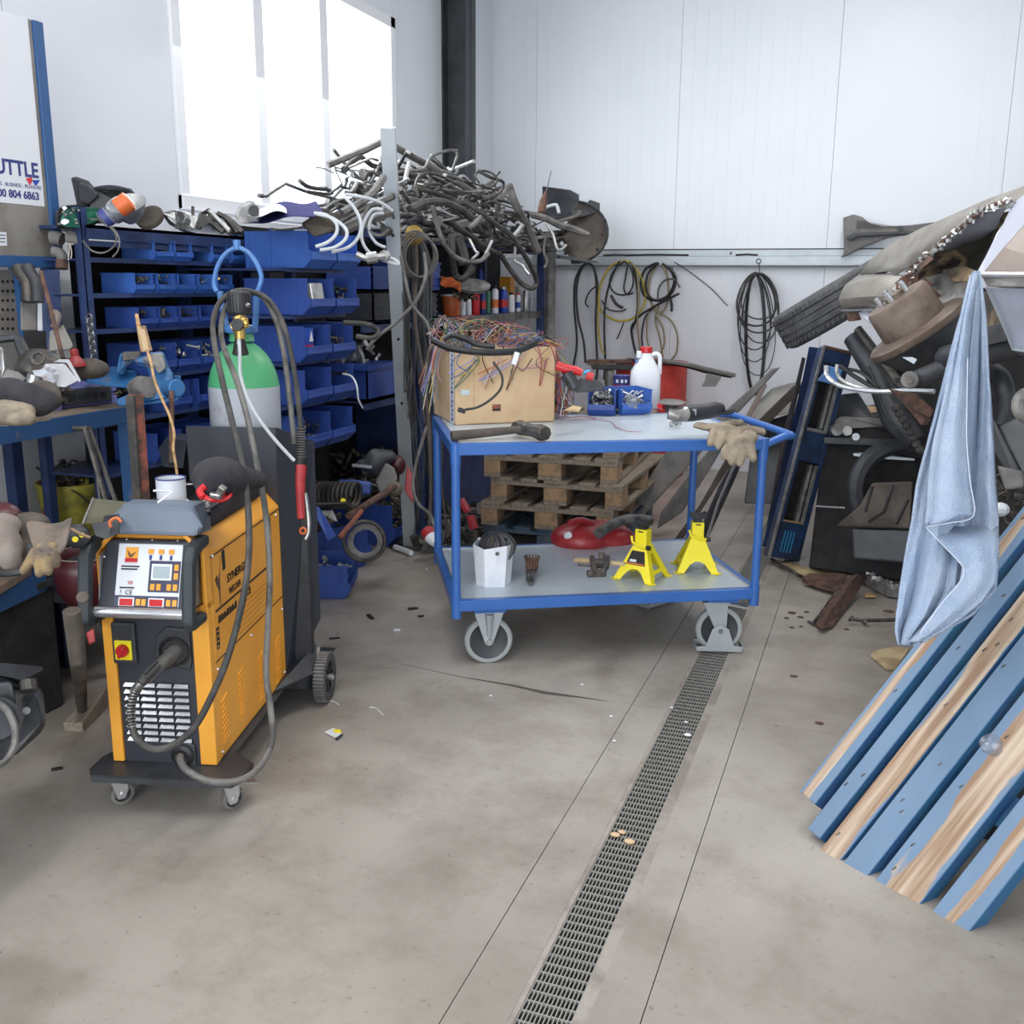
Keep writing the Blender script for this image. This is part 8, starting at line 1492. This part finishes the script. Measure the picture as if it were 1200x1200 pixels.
single('pink_lamp', MB().plate([(1168, 545, 3.6), (1200, 552, 3.5), (1200, 572, 3.5), (1178, 574, 3.55)], .04), 'grey_plastic', 'grey smooth housing with a reddish glint right of the towel', 'housing', bev=.01)
single('white_scrap', MB().ball(S(1172, 597, 3.3), .03, (1, 1, .8), 7, 5), 'bag_white', 'white crumpled paper beside the plank top right of the towel', 'paper')
b = MB(); junk(b, tuple(S(1165, 570, 3.6)), tuple(S(1200, 600, 3.8)), 40, .06); single('loose_hardware', b, 'dark_steel', 'dark scrap pieces between the towel and the planks', 'hardware', kind='stuff')
# tyre
tx = Vector((.86, 0, .5)); tc_ = S(975, 357, 5.5); tcirc = (RR*.86+UU*.5).normalized(); tr_ = ray(975, 357).normalized(); tax = (-RR*.50+UU*.86); tax = (tax-tr_*tax.dot(tr_)).normalized(); tax = (tax-tr_*.02).normalized()
o = thing('tyre', 'car tyre with grooved tread hanging tilted at the far end of the wrecked car', 'tyre', tuple(tc_))
MB().lathe([(.2, -.08), (.235, -.1), (.275, -.105), (.3, -.095), (.312, -.075), (.316, -.04), (.317, 0), (.316, .04), (.312, .075), (.3, .095), (.275, .105), (.235, .1), (.2, .08), (.2, -.08)], o=tc_, axis=tax, seg=64).build('tyre_body', 'tyre', o, world=True, smooth=True)
nx = tax.orthogonal().normalized(); ny = tax.cross(nx)
b = MB()
for k in (-.055, -.02, .02, .055):
    MB().tube([tc_+tax*k+(nx*math.cos(2*PI*i/60)+ny*math.sin(2*PI*i/60))*.3155 for i in range(60)], .0035, 5, closed=True).build('tread_groove', 'black', o, world=True)
for i in range(70):
    a = 2*PI*i/70
    for k, s_ in ((-.072, 1), (-.038, 1), (.0, -1), (.038, 1), (.072, 1)):
        c = tc_+tax*k+(nx*math.cos(a)+ny*math.sin(a))*.317; t_ = (-nx*math.sin(a)+ny*math.cos(a)); b.bar(c-tax*.012*s_-t_*.004, c+tax*.012*s_+t_*.004, .009, .006, (nx*math.cos(a)+ny*math.sin(a)))
b.build('tread_block', 'tyre', o, world=True, kind='stuff')
MB().lathe([(.0, -.03), (.1, -.02), (.19, -.06), (.2, -.08), (.2, .08), (.19, .06), (.1, .02), (0, .03)], o=tc_, axis=tax, seg=36).build('rim', 'dark_steel', o, world=True, smooth=True)
# ------------------------------------------------------------------ towel
o = thing('towel', 'pale blue terry towel hung from the car body in long folds', 'towel', tuple(S(1110, 740, 2.62)))
Lp = [(318, 1140, 1148), (330, 1135, 1151), (370, 1125, 1155), (410, 1115, 1157), (450, 1105, 1160), (490, 1095, 1162), (530, 1083, 1164), (570, 1074, 1166), (610, 1069, 1170), (650, 1061, 1170), (690, 1054, 1167), (720, 1050, 1140), (740, 1049, 1105), (756, 1053, 1070)]
rows_ = []
Lq = []
for i in range(len(Lp)-1):
    for k in range(3): t = k/3; Lq.append(tuple(a+(b_-a)*t for a, b_ in zip(Lp[i], Lp[i+1])))
Lq.append(Lp[-1])
for y, xl_, xr_ in Lq:
    f_ = min(1, (y-318)/130); row = []
    for j in range(33):
        t = j/32; dp = .03*f_*math.sin(t*9.5+.6+.35*math.sin(y*.012))+.014*f_*math.sin(t*23+y*.006)+.008*math.sin(t*40+y*.02)*f_
        row.append(S(xl_+(xr_-xl_)*t, y+(1-t)*0, 2.93-.31*(y-318)/440+dp))
    rows_.append(row)
MB().grid(rows_).build('towel_cloth', 'towel', o, world=True, solid=.007, smooth=True)
Lf = [(322, 1138, 1147), (370, 1127, 1137), (420, 1116, 1134), (470, 1106, 1133), (520, 1094, 1133), (560, 1089, 1136), (590, 1087, 1140), (603, 1086, 1141), (610, 1085, 1118), (615, 1085, 1100)]
rows_ = [[S(xl_+(xr_-xl_)*j/9, y, 2.845-.31*(y-318)/440+.01*math.sin(j*.9)) for j in range(10)] for y, xl_, xr_ in Lf]
MB().grid(rows_).build('front_fold', 'towel', o, world=True, solid=.008, smooth=True)
MB().tube(crpx([(1134, 420, 2.756), (1133, 480, 2.714), (1133, 520, 2.686), (1137, 565, 2.654), (1141, 604, 2.627), (1112, 613, 2.620), (1085, 617, 2.617)], 5), .0013, 6).build('hem', 'towel_hem', o, world=True, smooth=True)
Lg = [(618, 1085, 1170), (640, 1106, 1170), (664, 1128, 1169), (682, 1125, 1167), (705, 1105, 1151), (725, 1090, 1126), (742, 1078, 1099), (752, 1066, 1082)]
rows_ = [[S(xl_+(xr_-xl_)*j/10, y, 2.86+max(0, (645-y)/27)*.07-.31*(y-318)/440+.008*math.sin(j*.8+y*.01)-.012*(j > 0)) for j in range(11)] for y, xl_, xr_ in Lg]
MB().grid(rows_).build('lower_fold', 'towel', o, world=True, solid=.007, smooth=True)
MB().tube(crpx([(1085, 618, 2.617), (1106, 640, 2.601), (1128, 664, 2.584), (1125, 682, 2.572), (1105, 705, 2.555), (1078, 742, 2.529)], 5), .0013, 6).build('hem', 'towel_hem', o, world=True, smooth=True)
# ------------------------------------------------------------------ blue plank pallet
D = (RR*.618+UU*.786).normalized(); Wd = (RR*.456-UU*.358-F*.81).normalized(); N = D.cross(Wd).normalized()
if N.dot(CP-S(1000, 900, 2.6)) < 0: N = -N
P0 = S(939, 924, 2.95)
pk = thing('plank_rack', 'leaning rack of worn blue-painted planks in the right foreground', 'planks', (.45, 2.6, 0))
def onplane(px, py):
    r = ray(px, py); t = (P0-CP).dot(N)/r.dot(N); v = CP+r*t-P0; return v.dot(D), v.dot(Wd)
edges = [((939, 924), (951, 950)), ((950, 966), (962, 985)), ((967, 1006), None), ((1003, 1016), None), ((1060, 990), None), ((1125, 1010), None)]
# measured plank face edges: (left edge point, right edge point) on the same plank
faces = [((939, 924), (1086, 775), .42, .4), ((1093, 783), (1018, 909), -40, .001), ((1025, 914), (1056, 917), .5, 1.1), ((1067, 910), (1106, 912), -40, .001), ((1119, 912), (1190, 916), .62, .7), ((1200, 930), (1262, 930), .5, .3)]
ends = [(940, 930), (951, 975), (965, 1030), (985, 1090), (1015, 1150), (1050, 1200)]
for i, ((l_, r_, cm_, hm_), e_) in enumerate(zip(faces, ends)):
    w0 = onplane(*l_)[1]; w1 = onplane(*r_)[1]
    if i == 0: w0 = 0.0
    s0 = onplane(*e_)[0]; T = .05; m_ = 'plank_%d' % i; blue_plank(m_, (w1-w0)*cm_, (w1-w0)*hm_)
    A_ = P0+Wd*w0+D*s0; th = -N*T
    b = MB(); Lk = 2.1-s0
    rot = Matrix((D, Wd, N)).transposed()
    # the board keeps its own axis so the grain runs along it
    me_b = MB(); me_b.b2((0, 0, -T), (Lk, w1-w0, 0)); pl1 = me_b.build('plank', m_, pk, bev=.004)
    pl1.matrix_local = Matrix.Translation(A_-Vector(pk.location)) @ rot.to_4x4()
    ed = MB(); ed.b2((0.0, w1-w0, -T), (Lk, w1-w0+.0015, -.001)); e1 = ed.build('painted_edge', 'plank_edge', pl1)
    r5 = random.Random(i)
    for k in range(7): x = r5.uniform(.05, 1.3); MB().box((x, r5.uniform(.01, abs(w1-w0)-.01), .0005), (.014, .004, .001), (0, 0, .3)).build('nail_hole', 'dark_steel', pl1)
    print('PLANK', i, round(w0, 3), round(w1, 3), round(s0, 3), [round(v, 2) for v in A_])
for s_ in (.25, 1.1):
    b = MB(); b.b2((0, .0, -.12), (.09, w1, -.051)); q_ = b.build('batten', 'plank_edge', pk); q_.matrix_local = Matrix.Translation(P0+D*s_-Vector(pk.location)) @ rot.to_4x4()
single('plastic_cup', MB().lathe([(.02, 0), (.026, .02), (.024, .03), (.01, .034), (.0, .03)], o=S(1165, 878, 2.33), axis=(-.4, -.5, .7), seg=9), 'clear', 'crumpled clear plastic cup on the gap between two planks', 'cup')
o = thing('black_bucket', 'black round tub half hidden under the planks at bottom right', 'tub', tuple(G(1180, 1010, 0)+Vector((0, .25, 0)))); MB().lathe([(.0, 0), (.15, 0), (.17, .2), (.175, .2), (.16, .19)], seg=28).build('tub_wall', 'black_plastic', o, smooth=True)
# ------------------------------------------------------------------ debris on the floor at the right
def flat(pts, z, th, nm, m, lab, cat='scrap', bev=.002, zs=None):
    top_ = [G(x, y, z if zs is None else zs[i]) for i, (x, y) in enumerate(pts)]; b = MB().prism(top_, (0, 0, -th)); return single(nm, b, m, lab, cat, bev=bev)
flat([(908, 659), (930, 661), (960, 668), (975, 664), (1010, 676), (985, 680), (940, 673)], .02, .012, 'cardboard_scrap', 'card_dark', 'pale torn cardboard strip on the floor in front of the lift frame')
flat([(940, 676), (948, 672), (990, 671), (995, 676), (984, 689), (960, 683)], .05, .03, 'rusty_plate', 'rust', 'rusty brown plate with a ragged edge lying on the cardboard strip')
o = thing('rusty_offcut', 'rusty bent steel strip lying foremost on the floor at the right', 'scrap', tuple(G(965, 735, 0)))
rows_ = [[G(955, 733, .0), G(962, 737, .03), G(975, 735, .01)], [G(962, 718, .02), G(972, 718, .07), G(985, 720, .02)], [G(972, 702, .04), G(984, 703, .09), G(998, 703, .03)], [G(984, 687, .06), G(995, 686, .11), G(1008, 688, .04)], [G(993, 676, .08), G(1005, 673, .12), G(1016, 676, .05)]]
MB().grid(rows_).build('strip_sheet', 'rust', o, world=True, solid=.006); b = MB()
for i in range(20): t = i/19; c = G(953+42*t, 731-55*t, .01+.08*t); b.box(c, (.015, .012, .012), (t*9, i, 0))
b.build('ragged_edge', 'dark_steel', o, world=True, kind='stuff'); MB().tube([G(947, 728, .01), G(955, 732, .01), G(966, 735, .015)], .006, 6).build('bent_wire', 'dark_steel', o, world=True)
flat([(990, 660), (1000, 657), (1055, 673), (1055, 690), (1040, 688), (1005, 668)], .06, .05, 'sill_offcut', 'grey_metal_paint', 'dusty grey sill offcut with a torn bright edge on the floor')
b = MB()
for i in range(24): t = i/23; c = G(1010+44*t, 671+24*t, .05); b.box(c+Vector((rnd.uniform(-.01, .01), 0, rnd.uniform(0, .02))), (.03, .02, .02), (i, i*.7, 0))
single('torn_metal_edge', b, 'alu', 'crumpled bright torn metal along the sill offcut', 'scrap', kind='stuff')
b = MB(); b.tube([G(995, 725, .03), G(1010, 727, .03), G(1030, 727, .03), G(1060, 726, .03)], .01, 6); b.tube([G(1012, 728, .0), G(1014, 728, .03)], .01, 6); b.tube([G(995, 727, .02), G(1000, 723, .04)], .008, 6); single('thin_scrap', b, 'dark_steel', 'thin dark metal strip with a bright edge lying left of the towel foot', 'scrap')
flat([(1020, 767), (1025, 762), (1050, 757), (1065, 760), (1050, 782), (1040, 783)], .015, .012, 'wood_offcut', 'card_dark', 'flat brown board offcut on the floor under the towel')
flat([(1013, 695), (1022, 694), (1027, 698), (1014, 698)], .02, .01, 'wood_chip', 'wood_pale', 'small pale wood chip right of the rusty strip')
flat([(985, 650), (1070, 655), (1068, 662), (985, 660)], .08, .08, 'dark_sill', 'black_plastic', 'long black sill lying in front of the dark car body')
for i, (x, y, r_) in enumerate(((938, 723, .012), (928, 718, .016), (922, 724, .01), (945, 717, .01), (928, 735, .008), (939, 734, .008), (992, 737, .01), (1041, 716, .02), (960, 847, .012), (930, 792, .012))):
    b = MB(); b.ball(G(x, y, .004), r_, (1.4, .8, .35), 7, 5); single('dirt_crumb', b, 'rust', 'small dark dirt crumb on the floor right of the trolley', 'crumb', 'dirt crumbs on the floor')
single('black_wire_scrap', MB().tube([G(904, 655, .02), G(915, 662, .03), G(928, 668, .04), (G(935, 674, .03)), G(940, 676, .01)], .009, 6), 'dark_steel', 'twisted black wire lying across the cardboard strip', 'wire', smooth=True)
# scraps on the main floor
o = thing('paper_scrap', 'small white and yellow paper label lying on the floor', 'paper', tuple(G(390, 860, 0))); MB().prism([G(380, 858, .002), (G(391, 853, .002)), G(401, 860, .004), G(395, 866, .003)], (0, 0, .001)).build('white_part', 'plastic_white', o, world=True); MB().prism([G(390, 855, .0045), G(399, 855, .0045), G(400, 859, .0045), G(393, 859, .0045)], (0, 0, .001)).build('yellow_print', 'jack_yellow', o, world=True); MB().tube([G(394, 866, .006), G(401, 861, .008)], .005, 6).build('curled_edge', 'dark_grey', o, world=True)
for pts, lab in (([(387, 821), (393, 823), (397, 826)], 'short white cable tie on the floor by the rear wheel'), ([(433, 829), (441, 830), (449, 838)], 'curved white cable tie on the open floor')): single('cable_tie', MB().tube(cr([G(x, y, .003) for x, y in pts], 4), .0018, 5), 'plastic_white', lab, 'cable tie')
for (x, y, w_, h_, lab) in ((434, 723, .06, .02, 'bent black scrap on the floor nearest the floor bins'), (484, 713, .05, .02, 'black scrap on the floor left of the trolley wheel'), (493, 722, .03, .012, 'second small black scrap left of the trolley wheel'), (465, 738, .03, .012, 'small pale scrap on the floor behind the cable ties'), (67, 901, .035, .01, 'black rubber scrap on the floor at the left'), (392, 748, .05, .006, 'thin dark splinter on the floor beside the rear wheel')):
    c = G(x, y, .004); single('floor_scrap', MB().box(c, (w_, h_, .008), (0, .1, .9 if x != 434 else -.7)), 'plastic_white' if 'pale' in lab else 'black', lab, 'scrap', bev=.001)
for (x, y) in ((682, 802), (716, 839), (720, 868), (575, 815), (804, 846), (787, 829), (500, 667), (470, 640)):
    single('white_speck', MB().ball(G(x, y, .003), .006, (1.3, .8, .5), 6, 4), 'plastic_white', 'tiny white speck on the concrete floor', 'speck', 'white specks on the floor')
for i, (x, y, s_) in enumerate(((806, 861, .02), (721, 978, .022), (729, 975, .018), (738, 986, .024))): single('pebble', MB().ball(G(x, y, .002), s_*.5, (1.4, 1, .5), 8, 5), 'cardboard' if i else 'bag_white', 'pale crumb of plaster lying on the drain grating', 'crumb', 'crumbs on the drain grating')
b = MB(); tt = [(470, 778, .0), (540, 793, .002), (600, 803, .008), (640, 812, .012), (680, 817, .006), (714, 822, 0)]
b.prism([G(x, y, .0012)+Vector((0, w_, 0)) for x, y, w_ in tt]+[G(x, y, .0012)-Vector((0, w_, 0)) for x, y, w_ in tt[-2:0:-1]], (0, 0, -.001)); single('joint_filler', b, 'dirt', 'dark tapering dirt smear along the floor joint left of the drain', 'dirt')
